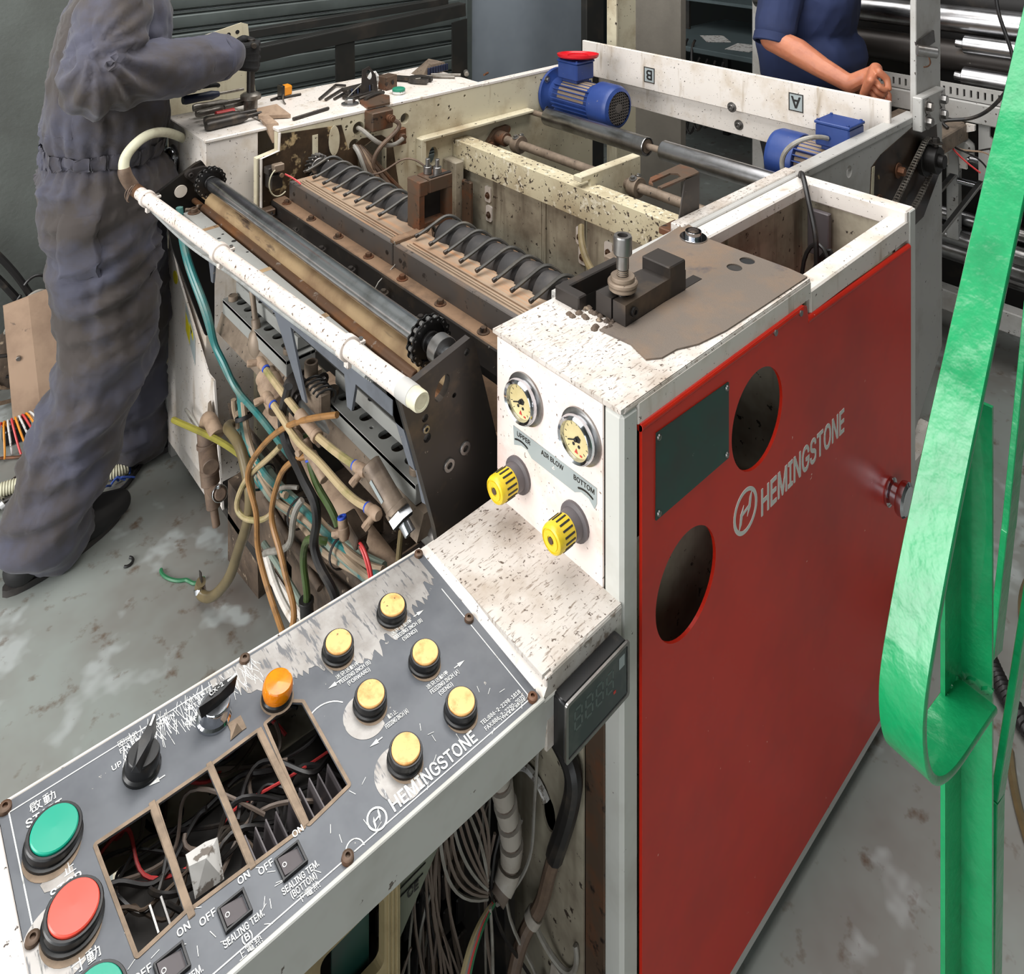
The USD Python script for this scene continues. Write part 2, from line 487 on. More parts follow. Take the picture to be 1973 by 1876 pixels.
mat('logo_grey', L(214, 212, 206), .5)
mat('green_plate', L(34, 74, 66), .35, .2, dirt=L(48, 62, 58), dirt_at=(.4, .7), dirt_scale=14, chip=L(120, 128, 122), chip_at=(.72, .74), chip_scale=60)
dN = np.array([0, -1., 0])
cab.part('logo', logo((1.083, .6545, .731), .034, X, Z, dN), 'logo_grey', red, label='grey ringed emblem', smooth=False)
cab.part('lettering', letter_plate((1.126, .6545, .6975), .041, .292, 'HEMINGSTONE', X, Z, dN), 'logo_grey', red, label='grey lettering HEMINGSTONE', smooth=False)
gp = cab.part('green_plate', plate_y(Polygon([(.857, .840), (1.034, .838), (1.034, .951), (.858, .957)]), .6525, .002), 'green_plate', red, label='dark green metal plate on the red door')
for x, z in ((.863, .950), (1.029, .945), (1.029, .845), (.863, .847)):
    cab.part('rivet', rev([(0, 0), (.0045, 0), (.0035, .002), (0, .003)], (x, .6525, z), dN, 10), 'bare_steel', red)
kb = rev([(0, 0), (.026, 0), (.027, .002), (.027, .006), (.020, .009), (.020, .020), (.030, .022), (.032, .026), (.032, .034), (.027, .038), (.024, .036), (0, .036)], (1.615, .6545, .485), dN, 32)
cab.part('door_knob', kb, 'chrome', red, label='round chrome door knob')
# lower front: inner side wall seen through the opening
cab.part('inner_panel', cat(box(.80, 1.15, .724, .730, .05, .74, .001)), 'dirty_cream')

# gauges
mat('dial_cream', L(216, 200, 150), .4, dirt=L(196, 178, 126), dirt_at=(.4, .7), dirt_scale=20)
mat('ink_black', L(28, 27, 26), .5)
mat('ink_red', L(196, 60, 50), .5)
mat('label_grey', L(158, 166, 166), .5, chip=L(220, 210, 204), chip_at=(.70, .71), chip_scale=90)
mat('yellow_plastic', L(226, 196, 44), .35, dirt=L(196, 166, 40), dirt_at=(.5, .75), dirt_scale=40)
mat('grey_plastic', L(96, 90, 92), .45)
mat('black_plastic', L(26, 26, 27), .32, dirt=L(52, 48, 44), dirt_at=(.6, .8), dirt_scale=40)


def gauge(th, c, ax, up, r, dial='dial_cream'):
    """a dial gauge: flange, chrome bezel, dial, needle, ticks"""
    c, ax = np.asarray(c, float), unit(ax)
    up = unit(up); side = np.cross(up, ax)
    fl = rev([(.0, 0), (r * 1.16, 0), (r * 1.18, .001), (r * 1.18, .003), (r * 1.0, .005), (0, .005)], c, ax, 40)
    g = th.part('pressure_gauge', fl, 'bare_steel')
    bz = rev([(r * 1.0, .004), (r * 1.02, .010), (r * 1.0, .015), (r * .92, .018), (r * .82, .016), (r * .78, .011)], c, ax, 40)
    th.part('bezel', bz, 'chrome', g)
    th.part('dial', rev([(0, .0105), (r * .80, .0105)], c, ax, 40)[0:2], dial, g)
    f = c + ax * .0108
    nd = -side * .78 - up * .34
    th.part('needle', cat(bar(f + nd * r * .62 + ax * .001, f - nd * r * .2 + ax * .001, .0016, .0006, ax), cyl(f, f + ax * .003, r * .09, 12), prism(Polygon([(0, -.004), (.006, -.005), (.010, 0), (.006, .005), (0, .004)]), f, -nd, np.cross(ax, -nd), ax, .0012)), 'ink_black', g)
    tk = []
    for k in range(11):
        a = math.radians(225 - 27 * k)
        q = side * -math.cos(a) * -1 + up * math.sin(a)
        tk.append(bar(f + q * r * .60, f + q * r * .70, .0007, .0004, ax))
    th.part('scale_mark', cat(*tk), 'ink_black', g)
    th.part('red_mark', cat(prism(Polygon([(-.003, -.003), (.003, -.003), (0, .003)]), f - up * r * .50, side, up, ax, .0004), prism(sbox(-.002, -.001, .002, .001), f - up * r * .60 + side * r * .28, side, up, ax, .0004)), 'ink_red', g)
    th.part('dial_dot', cat(cyl(f - up * r * .26 + side * r * .16, f - up * r * .26 + side * r * .16 + ax * .0005, r * .07, 10), cyl(f - up * r * .26 - side * r * .16, f - up * r * .26 - side * r * .16 + ax * .0005, r * .07, 10)), 'ink_black', g)
    return g


for yy, zz in ((.841, .942), (.730, .945)):
    gauge(cab, (.793, yy, zz), (-1, 0, 0), (0, 0, 1), .031)
# grey strip label with lettering
fx = np.array([-1., 0, 0]); sy = np.array([0, -1., 0])
st = Polygon([(.868, .889), (.702, .889), (.702, .868), (.706, .859), (.716, .867), (.730, .868), (.742, .861), (.764, .861), (.828, .861), (.838, .868), (.850, .868), (.866, .861)])
cab_lab = cab.part('name_strip', plate_x(st, .7922, .0006), 'label_grey', label='grey strip printed UPPER, AIR BLOW, BOTTOM', smooth=False)
for wd, yc in (('UPPER', .845), ('AIR BLOW', .786), ('BOTTOM', .725)):
    cab.part('lettering', text(wd, .0065, (.7922, yc, .8785), sy, Z, fx, .0003, True, True), 'ink_black', cab_lab, smooth=False)
for yc in (.850, .722):
    a = np.linspace(.25, 1.15, 10) * 0 + np.linspace(-.42, .42, 10)
    arc = LineString([(yc + .032 * math.sin(t) , .842 + .032 * math.cos(t)) for t in a]).buffer(.0012)
    cab.part('arc_mark', plate_x(arc, .7917, .0005), 'ink_black', cab_lab, smooth=False)


def yellow_knob(th, c, ax, up):
    c, ax = np.asarray(c, float), unit(ax)
    b = th.part('regulator_knob', rev([(0, 0), (.0255, 0), (.0255, .004), (.020, .006), (.019, .016), (.0175, .022), (0, .022)], c, ax, 24), 'grey_plastic', label='grey collar of a regulator knob')
    o = c + ax * .018
    a, bb, d = frame_of(ax)
    th.part('grip', rev([(0, 0), (.0185, 0), (.019, .003), (.019, .026), (.0175, .030), (.0150, .0315), (.0145, .030), (.0130, .030), (.0125, .0315), (.006, .0315), (.0055, .030), (0, .030)], o, ax, 32), 'yellow_plastic', b, label='yellow ribbed grip')
    rb = []
    for k in range(16):
        t = k * 2 * math.pi / 16
        q = math.cos(t) * a + math.sin(t) * bb
        rb.append(obox(o + q * .0188 + d * .0115, q, np.cross(d, q), d, .0010, .0012, .009, .0003))
    th.part('groove', cat(*rb), 'ink_black', b)
    th.part('hub', cyl(o + d * .029, o + d * .0318, .0045, 12), 'rusty_steel', b)


for yy, zz in ((.856, .822), (.741, .822)):
    yellow_knob(cab, (.793, yy, zz), (-1, 0, 0), Z)

# ------------------------------------------------------------------ control console
con = T('control_console', 'tilted grey push-button console with white housing and empty meter windows', 'control panel', (.45, .79, .60))
CO = np.array([.65, .66, .741]); CU = unit([-1, 0, .07]); CV = unit([0, 1, .082]); CN = unit(np.cross(CV, CU)); CN = CN * np.sign(CN[2])
CX_ = -CU        # reading direction of the lettering


def cp(u, v, h=0.):
    return CO + u * CU + v * CV + h * CN


mat('console_plate', L(100, 103, 108), .42, .15, dirt=L(84, 87, 93), dirt_at=(.4, .7), dirt_scale=14, chip=L(178, 172, 164), chip_at=(.70, .715), chip_scale=75, bump=.05)
mat('worn_metal', L(172, 168, 164), .38, .4, dirt=L(140, 134, 128), dirt_at=(.4, .7), dirt_scale=25, streak=L(110, 110, 112), streak_at=(.55, .62), streak_map=(160, 30, 90))
mat('dust_tan', L(150, 130, 110), .8, dirt=L(120, 104, 88), dirt_at=(.4, .7), dirt_scale=60)
mat('print_white', L(222, 222, 218), .5, dirt=L(150, 150, 150), dirt_at=(.55, .7), dirt_scale=120)
mat('button_amber', L(250, 190, 120), .4, dirt=L(214, 152, 84), dirt_at=(.5, .7), dirt_scale=70, chip=L(110, 84, 56), chip_at=(.66, .70), chip_scale=160)
mat('lamp_orange', L(236, 140, 8), .18, coat=.5, dirt=L(210, 110, 10), dirt_at=(.4, .7), dirt_scale=60)
mat('button_green', L(24, 158, 130), .3)
mat('button_red', L(232, 82, 66), .3)
# housing: rear block beside the cabinet and the tilted arm
con.part('rear_block', cat(plate_z(Polygon([(.652, .6635), (.793, .6605), (.793, .906), (.660, .903)]), .757, .006), box(.655, .793, .6590, .664, .672, .760, .002), box(.66, .79, .900, .906, .64, .760, .002), cyl((.665, .6635, .7585), (.793, .6635, .7585), .0045, 10)), 'scratched_white')
con.part('slope_strip', hull(np.vstack([[cp(.004, -.002, -.004), cp(.004, .247, -.004), cp(.002, -.002, .0), cp(.002, .247, .0)], [[.668, .6605, .7625], [.672, .9045, .7625], [.672, .6605, .742], [.674, .9045, .742]]])), 'white_paint')


def cprism(poly, h, t):     # polygon in (u, v) of the console plane
    return prism(poly, CO + h * CN, CU, CV, CN, t)


wins = [Polygon([(.227, .060), (.227, .160), (.236, .167), (.268, .163), (.2735, .055)]), Polygon([(.2800, .056), (.2785, .161), (.3285, .159), (.3290, .058)]),
        Polygon([(.3345, .060), (.3350, .158), (.3845, .158), (.3865, .062)]), Polygon([(.3930, .063), (.3910, .158), (.4400, .159), (.4335, .059)])]
bp = [(.088, .186), (.167, .184), (.090, .112), (.168, .110), (.090, .042), (.168, .040)]
knobs = [(.386, .203), (.310, .204)]
sws = [(.302, .037), (.358, .035), (.414, .033)]
holes = unary_union(wins + [circ(u, v, .012, 16) for u, v in bp + knobs] + [circ(.4727, .183, .016, 16), circ(.4727, .112, .016, 16), circ(.4727, .041, .016, 16), circ(.2472, .182, .012, 16)] + [sbox(u - .010, v - .007, u + .010, v + .007) for u, v in sws])
plate = con.part('face_plate', cprism(rbox(.002, .0, .507, .2465, .004).difference(holes), -.002, .002), 'console_plate', smooth=False, label='dark grey printed face plate with bare worn metal patches')
# the bare patch worn along the back edge, with ragged teeth
rr = np.random.RandomState(3)
us = np.linspace(.012, .30, 90)
low = .205 - .045 * np.exp(-((us - .125) / .085) ** 2) + .02 * (us > .23) * (us - .23) / .07 + rr.uniform(-.012, .012, 90)
worn = Polygon([(u, v) for u, v in zip(us, low)] + [(.30, .2435), (.012, .2435)]).difference(unary_union([circ(u, v, .0155, 16) for u, v in bp[:2]] + [circ(.2472, .182, .0155, 16)]))
con.part('worn_patch', cprism(worn, 0, .0003), 'worn_metal', plate, smooth=False, label='bare metal patch worn through the paint')
sc = []
for k in range(170):
    u, v = rr.uniform(.25, .40), rr.uniform(.218, .244)
    a = rr.uniform(-.5, .5)
    sc.append(LineString([(u, v), (u + .012 * math.sin(a), v - rr.uniform(.005, .018))]).buffer(.00028))
for k in range(60):
    u, v = rr.uniform(.02, .49), rr.uniform(.008, .06)
    a = rr.uniform(0, 6.3)
    sc.append(LineString([(u, v), (u + .007 * math.sin(a), v + .007 * math.cos(a))]).buffer(.0003))
sc.append(LineString([(.214 - .03 * math.sin(t), .145 - .03 * (1 - math.cos(t)) - .0) for t in np.linspace(-.6, .9, 10)]).buffer(.0007))
con.part('scratch', cprism(unary_union(sc).difference(holes), .0002, .0003), 'print_white', plate, smooth=False, kind='stuff')
# pale halos beside some buttons where the print is worn away
halos = []
for (u, v, r) in ((.168, .110, .024), (.168, .040, .027), (.4727, .112, .030)):
    halos.append(Point(u + .010, v - .004).buffer(r).difference(Point(u, v).buffer(.0175)).intersection(sbox(u - .004, v - .05, u + .06, v + .03)))
halos.append(Polygon([(.488, .158), (.478, .163), (.462, .156), (.462, .147), (.476, .146), (.486, .150)]))
for h_ in halos:
    con.part('pale_patch', cprism(h_, .0001, .0003), 'worn_metal', plate, smooth=False)
dd = []
for u, v in bp + [(.2472, .182)]:
    dd.append(circ(u, v - .001, .0185, 32).difference(circ(u, v, .0155, 32)))
for u, v in ((.4727, .183), (.4727, .112)):
    dd.append(circ(u + .001, v - .003, .0245, 32).difference(circ(u, v, .019, 32)))
dd += [w.buffer(.0035).difference(w) for w in wins]
for d_ in getattr(unary_union(dd), 'geoms', [unary_union(dd)]):
    con.part('dust_rim', cprism(d_, .0001, .0005), 'dust_tan', plate, smooth=False)
# border line
bl = LineString([(.262, .0075), (.497, .0075)]).buffer(.0006).union(LineString([(.250, .0075), (.013, .0075), (.013, .118)]).buffer(.0006)).union(LineString([(.013, .132), (.013, .18)]).buffer(.0006)).union(LineString([(.499, .02), (.499, .112)]).buffer(.0006)).union(LineString([(.499, .130), (.499, .236), (.40, .236), (.30, .238)]).buffer(.0006)).union(LineString([(.249 + .009 * math.cos(t), .008 + .009 * math.sin(t)) for t in np.linspace(-.2, 3.3, 14)]).buffer(.0006))
con.part('border_line', cprism(bl, .0002, .0002), 'print_white', plate, smooth=False)
# arm housing below the plate: walls so that the inside shows through the windows
H = .064


def cbox(u0, u1, v0, v1, h0, h1, b=.0015):
    c = cp((u0 + u1) / 2, (v0 + v1) / 2, (h0 + h1) / 2)
    return obox(c, CU, CV, CN, abs(u1 - u0) / 2, abs(v1 - v0) / 2, abs(h1 - h0) / 2, b)


con.part('front_wall', cat(cbox(-.022, .527, -.0035, .001, -H, -.003, .0015), cbox(.0, .527, -.004, .001, -.005, .0012, .001)), 'console_white', label='plain white front wall of the console')
con.part('end_wall', cat(cbox(.5075, .529, -.003, .2485, -.0035, .0012), cbox(.524, .529, -.003, .2485, -H, .001)), 'white_paint')
con.part('rear_wall', cat(cbox(.0, .527, .2465, .2500, -H, .0005)), 'white_paint')
con.part('side_lip', cbox(.0, .527, .236, .2475, -.006, -.0025), 'worn_metal')
con.part('inner_floor', cbox(.005, .522, .02, .17, -H - .002, -H, .0005), 'dark_inside')
con.part('inner_floor', cbox(.005, .522, .172, .245, -H + .004, -H + .006, .0005), 'dirty_cream')
# window bars sit proud
for a, b in ((.2763, .2775), (.3315, .3322), (.3885, .3895)):
    con.part('window_bar', cbox(a - .0025, b + .0025, .054, .164, -.003, .0012, .0006), 'dust_tan', plate, label='dusty bar between two windows')


def push_button(u, v, cap, r=.0180, h=.0125, name='push_button', lab=None):
    o = cp(u, v, 0)
    b = con.part(name, rev([(0, 0), (r * 1.08, 0), (r * 1.08, .003), (r * .98, .004), (r * .98, h * .45), (r * .92, h * .5), (r * 1.02, h * .55), (r * 1.02, h * .9), (r * .98, h), (r * .90, h), (r * .88, h * .9), (0, h * .9)], o, CN, 36), 'black_plastic', label=lab)
    con.part('button_cap', rev([(0, h * .9), (r * .86, h * .9), (r * .86, h + .0012), (r * .82, h + .0022), (0, h + .0026)], o, CN, 36), cap, b)
    return b


for i, (u, v) in enumerate(bp):
    push_button(u - .001, v + .003, 'button_amber', lab='amber push button')
push_button(.4715, .186, 'button_green', .0235, .0125, lab='round green START button')
push_button(.4715, .1145, 'button_red', .0235, .0125, lab='round red STOP button')
push_button(.4715, .044, 'button_green', .0235, .0125, lab='round green INCH button')
o = cp(.2472, .182)
lamp = con.part('signal_lamp', rev([(0, 0), (.017, 0), (.017, .004), (.0155, .006), (0, .006)], o, CN, 32), 'black_plastic', label='orange signal lamp')
con.part('lens', rev([(0, .005), (.0155, .005), (.0160, .008), (.0155, .0095), (.0150, .010), (.0170, .011), (.0165, .017), (.015, .0195), (.0145, .019), (0, .0195)], o, CN, 32), 'lamp_orange', lamp)


def selector(u, v, ang, lab, bare=False):
    o = cp(u, v)
    b = con.part('selector_switch', rev([(0, 0), (.0185, 0), (.0185, .003), (.0165, .005), (.0160, .016), (.0145, .018), (0, .018)], o, CN, 32), 'chrome' if bare else 'black_plastic', label=lab)
    d = math.cos(ang) * CX_ + math.sin(ang) * CV
    e = np.cross(CN, d)
    c = o + CN * .022
    grip = hull(np.vstack([[c + d * a + e * w + CN * h for a, w, h in ((-.019, -.0045, -.004), (-.019, .0045, -.004), (-.021, 0, .006), (.020, -.005, -.004), (.020, .005, -.004), (.025, -.0015, .008), (.025, .0015, .008), (0, -.0055, .009), (0, .0055, .009), (0, -.006, -.004), (0, .006, -.004))]]))
    con.part('grip', grip, 'black_plastic', b)
    con.part('pointer', obox(c + d * .019 + CN * .0086, d, e, CN, .0055, .0012, .0008, .0003), 'print_white', b)
    return b, c, d, e


selector(.3875, .199, math.radians(50), 'black pointer knob marked FIX PIN')
b, c, d, e = selector(.311, .203, math.radians(10), 'black pointer knob on a bare chrome collar marked HOT PIN HEAT', True)
con.part('lettering', text('CX-2', .0045, c - d * .008 + CN * .0092 - e * .001, d, e, CN, .0004, True), 'print_white', b, smooth=False)
con.part('torn_label', cat(cbox(.287, .302, .172, .188, 0, .001, .0004), hull(np.array([cp(.292, .172, .001), cp(.306, .170, .001), cp(.30, .185, .001), cp(.297, .176, .009)]))), 'dust_tan', label='dusty broken tab below the HOT PIN HEAT knob')


def rocker(u, v):
    b = con.part('rocker_switch', cat(cbox(u - .0125, u + .0125, v + .0080, v + .0105, 0, .003), cbox(u - .0125, u + .0125, v - .0105, v - .0080, 0, .003), cbox(u + .0105, u + .0125, v - .0105, v + .0105, 0, .003), cbox(u - .0125, u - .0105, v - .0105, v + .0105, 0, .003)), 'black_plastic', label='small black rocker switch')
    a0, a1 = cp(u + .0105, v, .004), cp(u - .0105, v, .0)
    con.part('rocker', hull(np.array([cp(u + .0102, v + s * .0078, h) for s in (-1, 1) for h in (-.004, .0035)] + [cp(u, v + s * .0078, .0005) for s in (-1, 1)] + [cp(u - .0102, v + s * .0078, h) for s in (-1, 1) for h in (-.004, -.0008)])), 'grey_plastic', b)
    con.part('ring_mark', cprism(circ(u + .007, v, .0021, 12).difference(circ(u + .007, v, .0014, 12)), .0028, .0006), 'print_white', b, smooth=False)


for u, v in sws:
    rocker(u, v)
# screws
for u, v in ((.5015, .2415), (.2585, .2430), (.002 + .006, .2405), (.0105, .1255), (.0115, .006), (.2585, .0065), (.501, .1215)):
    con.part('panel_screw', cat(rev([(0, 0), (.0062, 0), (.0058, .0035), (.004, .0045), (.0025, .0045), (.0025, .002), (0, .002)], cp(u, v), CN, 14)), 'rusty_steel')


def ct(s, u, v, h, w=None, lab=None):
    o = cp(u, v, .0004)
    m = text_w(s, h, w, o, CX_, CV, CN, .0003, True) if w else text(s, h, o, CX_, CV, CN, .0003, True)
    con.part('lettering', m, 'print_white', plate, smooth=False, label=lab or 'white print ' + s)


# stroke signs on a 10 x 10 grid, y up
GL = {
    'dong': [[(0, 9), (4.6, 9.4)], [(0, 7.4), (5, 7.4)], [(.6, 6.4), (4.4, 6.4), (4.4, 3.6), (.6, 3.6), (.6, 6.4)], [(.6, 5), (4.4, 5)], [(2.5, 9.2), (2.5, 1)], [(.2, 2.4), (4.8, 2.4)], [(0, .8), (5, 1.1)], [(5.4, 7), (9.4, 7), (9.2, 1.2), (7.8, 1.2)], [(7.2, 9.6), (7, 5), (5.2, .6)]],
    'qi': [[(1, 9), (4.6, 9)], [(.8, 8.4), (.8, 4.6), (0, 3)], [(.8, 7.6), (4.4, 7.6), (4.4, 6), (.8, 6)], [(1.6, 4.4), (4.4, 4.4), (4.4, 1), (1.6, 1), (1.6, 4.4)], [(6, 9.6), (5.2, 6.6)], [(5.6, 7.6), (9.6, 7.6)], [(8.4, 7.6), (7, 3), (5, .6)], [(5.8, 6), (7.4, 2.4), (9.6, .4)]],
    'zhi': [[(.4, .6), (9.6, .6)], [(5, 9.4), (5, .6)], [(5, 5.4), (8.6, 5.4)], [(2.4, 6), (2.4, .6)]],
    'ting': [[(2.4, 9.6), (.2, 5)], [(1.4, 7), (1.4, .2)], [(6, 9.8), (6, 8.8)], [(3, 8.4), (9.6, 8.4)], [(4, 7.4), (8.4, 7.4), (8.4, 5.8), (4, 5.8), (4, 7.4)], [(3, 3.6), (3, 4.8), (9.6, 4.8), (9.6, 3.6)], [(4, 3.4), (8.4, 3.4)], [(6.2, 3.4), (6.2, .3), (5, .6)]],
    'cun': [[(.4, 7), (9.6, 7)], [(6.6, 9.6), (6.6, .6), (4.6, .8)], [(2.4, 5), (3.8, 3.2)]],
    'gu': [[(.4, 9.4), (9.6, 9.4), (9.6, .4), (.4, .4), (.4, 9.4)], [(2, 7.2), (8, 7.2)], [(5, 8.6), (5, 5)], [(3, 5), (7, 5), (7, 2), (3, 2), (3, 5)]],
    'ding': [[(5, 9.8), (5, 8.8)], [(.6, 7), (.6, 8.6), (9.4, 8.6), (9.4, 7)], [(2, 6.6), (8, 6.6)], [(5, 6.6), (5, 1)], [(5, 4), (8, 4)], [(2.6, 5), (2, 2.4), (.4, .4)], [(2, 2), (5, .8), (9.8, .5)]],
    'zhen': [[(2.4, 9.6), (.2, 6.4)], [(2.4, 9.6), (4.6, 7)], [(1, 6), (4, 6)], [(.6, 4), (4.4, 4)], [(2.5, 6), (2.5, 1)], [(.2, .8), (4.8, 1.2)], [(5, 5.4), (9.8, 5.4)], [(7.4, 9.4), (7.4, .4)]],
    'shang': [[(.4, .6), (9.6, .6)], [(4.6, 9.6), (4.6, .6)], [(4.6, 5.4), (8.6, 5.4)]],
    'xia': [[(.4, 9), (9.6, 9)], [(4.8, 9), (4.8, .2)], [(5.2, 6.2), (8, 4.2)]],
    'dian': [[(1.4, 9.4), (8.6, 9.4)], [(.4, 6.4), (.4, 8), (9.6, 8), (9.6, 6.4)], [(5, 9.4), (5, 1)], [(2, 6.6), (4, 6.6)], [(6, 6.6), (8, 6.6)], [(1.6, 4.8), (8.4, 4.8), (8.4, 2), (1.6, 2), (1.6, 4.8)], [(1.6, 3.4), (8.4, 3.4)], [(5, 1), (9.6, .6)]],
    're': [[(.6, 8), (4.8, 8)], [(2.6, 9.6), (2.6, 3)], [(.4, 6), (5, 6)], [(.6, 3.2), (4.8, 3.6)], [(5.4, 7.6), (8.6, 7.6), (8.6, 4), (9.8, 3.4)], [(6.8, 9.6), (6.4, 5), (5, 3)], [(1, 1.8), (.4, .2)], [(3.6, 1.8), (3.8, .4)], [(6, 1.8), (6.4, .4)], [(8.6, 1.8), (9.6, .2)]],
    'song': [[(1, 9), (2, 8)], [(.2, 6.6), (2, 6.6), (2, 2.6), (.4, 1)], [(.6, 1.4), (3, .6), (9.8, .4)], [(4.4, 9.4), (5.2, 8)], [(8.4, 9.4), (7.6, 8)], [(3.6, 7.4), (9.2, 7.4)], [(3.2, 5), (9.6, 5)], [(6.4, 7.4), (6, 4), (3.4, 2)], [(6.6, 4.6), (9.4, 2)]],
    'dai': [[(2.4, 9.6), (.6, 7)], [(1.6, 8.2), (1.6, 5.4)], [(3, 8), (9.6, 8.6)], [(5, 9.8), (7, 6.4), (9.6, 5.4)], [(.4, 4.8), (9.6, 4.8)], [(4.8, 4.8), (2.4, 2.6), (.4, 1.6)], [(3, 3), (3, .4), (5, 1)], [(5, 4), (9.6, .4)]],
}


def cj(keys, u, v, s, lab=None):
    ms = []
    for i, k in enumerate(keys):
        ms.append(strokes([[(a / 10, b / 10) for a, b in l] for l in GL[k]], cp(u - i * s * 1.12, v, .0004), CX_, CV, CN, s, .085, .0003))
    con.part('lettering', cat(*ms), 'print_white', plate, smooth=False, label=lab or 'white Chinese print')


ct('HEMINGSTONE', .2030, .0105, .0125, .112, 'white print HEMINGSTONE')
con.part('logo', logo(cp(.2190, .0165, .0004), .0105, CX_, CV, CN, .0003), 'print_white', plate, smooth=False, label='white ringed emblem')
ct('TEL:886-2-2298-1818', .0780, .0190, .0042, .060)
ct('FAX:886-2-2290-2070', .0780, .0120, .0042, .060)
ct('TYPE & M. BX-28-4', .058, .0095, .0028, .045)
ct('FEEDING INCH (B)', .1830, .1520, .0046, .042)
ct('(FORWARD)', .1760, .1450, .0044, .030)
cj(['song', 'dai', 'song', 'dong', 'ting'], .1830, .1585, .0056)
ct('FEEDING INCH (B)', .1020, .1585, .0046, .042)
ct('(SEND)', .0950, .1515, .0044, .022)
cj(['song', 'dai', 'song', 'dong', 'ting'], .1020, .1650, .0056)
ct('FEEDING INCH (A)', .1040, .0800, .0046, .042)
ct('(SEND)', .0970, .0730, .0044, .020)
cj(['song', 'dai', 'song', 'dong', 'ting'], .1040, .0865, .0056)
ct('FEEDING INCH (A)', .1660, .0800, .0046, .030)
cj(['dong', 'zhi'], .158, .0865, .0056)
ct('START', .4890, .2115, .0075, .032)
cj(['qi', 'dong'], .4830, .2215, .0105)
ct('STOP', .4830, .1405, .0075, .026)
cj(['zhi'], .4700, .1510, .0105)
ct('INCH', .4830, .0660, .0075, .024)
cj(['cun', 'dong'], .4800, .0760, .0105)
ct('HOT PIN HEAT', .3330, .2250, .0048, .040)
ct('ON', .2960, .2170, .0042)
ct('OFF', .3380, .2120, .0048)
cj(['re', 'zhen', 'dian', 're'], .327, .2320, .0056)
ct('FIX PIN', .4010, .2255, .0048, .022)
ct('UP', .4120, .2140, .0052)
ct('DOWN', .3640, .2290, .0046)
cj(['gu', 'ding', 'zhen'], .4000, .2325, .0062)
for u, v in sws:
    ct('OFF', u + .0280, v + .0080, .0056)
    ct('ON', u - .0100, v + .0150, .0056)
    ct('SEALING TEM.', u + .0170, v - .0185, .0054, .037)
ct('(BOTTOM)', .302 + .012, .037 - .0255, .0054, .026)
ct('(B)', .358 + .004, .035 - .0255, .0054)
cj(['xia', 'dian', 're'], .302 + .008, .037 - .0335, .0066)
cj(['shang', 'dian', 're'], .358 + .010, .035 - .0340, .0066)


def arrow(u, v, s):
    con.part('arrow_mark', cprism(Polygon([(u, v), (u - s * .010, v + .0025), (u - s * .010, v - .0025)]).union(sbox(min(u - s * .010, u - s * .016), v - .0006, max(u - s * .010, u - s * .016), v + .0006)), .0003, .0003), 'print_white', plate, smooth=False)


arrow(.196, .1560, 1); arrow(.0500, .1700, -1); arrow(.0480, .0880, -1); arrow(.190, .0760, 1); arrow(.387, .1790, 1)
# digital meter on the end face of the rear block
DP = np.array([.722, .6590, .705])
dA, dB = unit([1, 0, .03]), unit([0.0, 0, 1])
mat('meter_face', L(52, 62, 62), .25, dirt=L(80, 84, 80), dirt_at=(.45, .7), dirt_scale=20)
mat('meter_digit', L(84, 96, 92), .4)
mt = con.part('digital_meter', cat(obox(DP + np.array([0, -.010, 0]), dA, dB, Y, .057, .034, .011, .003)), 'black_plastic', label='dusty digital meter in a black frame')
con.part('meter_frame', prism(rbox(-.058, -.035, .058, .035, .004).difference(rbox(-.054, -.031, .054, .031, .003)), DP + np.array([0, -.0205, 0]), dA, dB, -Y, .003), 'bare_steel', mt)
con.part('meter_glass', obox(DP + np.array([0, -.0215, 0]), dA, dB, Y, .0535, .0305, .0008, .0003), 'meter_face', mt)
SEG = [(0, 1), (0, 0), (0, -1)]
dg = []
for i in range(4):
    cx = -.036 + i * .019
    for dx, dz, hor in ((0, .012, 1), (0, 0, 1), (0, -.012, 1), (-.006, .006, 0), (.006, .006, 0), (-.006, -.006, 0), (.006, -.006, 0)):
        a, b = (.0045, .0013) if hor else (.0013, .0045)
        dg.append(obox(DP + np.array([0, -.0224, .006]) + dA * (cx + dx) + dB * dz, dA, dB, Y, a, b, .0003, .0001))
con.part('meter_digit', cat(*dg), 'meter_digit', mt)
con.part('indicator', cat(obox(DP + np.array([0, -.0224, 0]) + dA * .044 + dB * .016, dA, dB, Y, .005, .007, .0003, .0001)), 'label_grey', mt)
con.part('indicator_dot', obox(DP + np.array([0, -.0226, 0]) + dA * .030 - dB * .012, dA, dB, Y, .002, .0015, .0003, .0001), 'ink_red', mt)
con.part('meter_clip', box(.735, .785, .664, .70, .650, .672, .003), 'black_plastic')

# ------------------------------------------------------------------ frame of the machine
fr = T('sealing_machine', 'open white and cream steel frame of the machine with stained side plates', 'machine frame', (1.7, 1.5, 0))
# right hand side plate, from the box to the back
rp = Polygon([(1.757, .05), (2.40, .05), (2.655, .25), (2.655, 1.00), (2.470, 1.014), (.94, 1.014), (.94, .05)])
slot = Polygon([(2.25, .80), (2.31, .84), (2.35, .80), (2.27, .45), (2.20, .20), (2.17, .25), (2.24, .55)])
rp = rp.difference(unary_union([circ(2.01, .955, .016, 16), circ(1.33, .95, .018, 16), circ(2.53, .86, .02, 16), circ(2.36, .28, .02, 16), circ(2.36, .12, .018, 16)]))
fr.part('side_plate', plate_y(rp, .914, .020), 'grey_paint', smooth=False, label='grey white side plate on the red door side')
fr.part('top_rail', cat(box(1.302, 2.47, .912, .950, .996, 1.0155, .002)), 'grey_paint')
fr.part('seat_ledge', box(1.30, 1.757, .925, .955, .985, 1.018, .002), 'scratched_white')
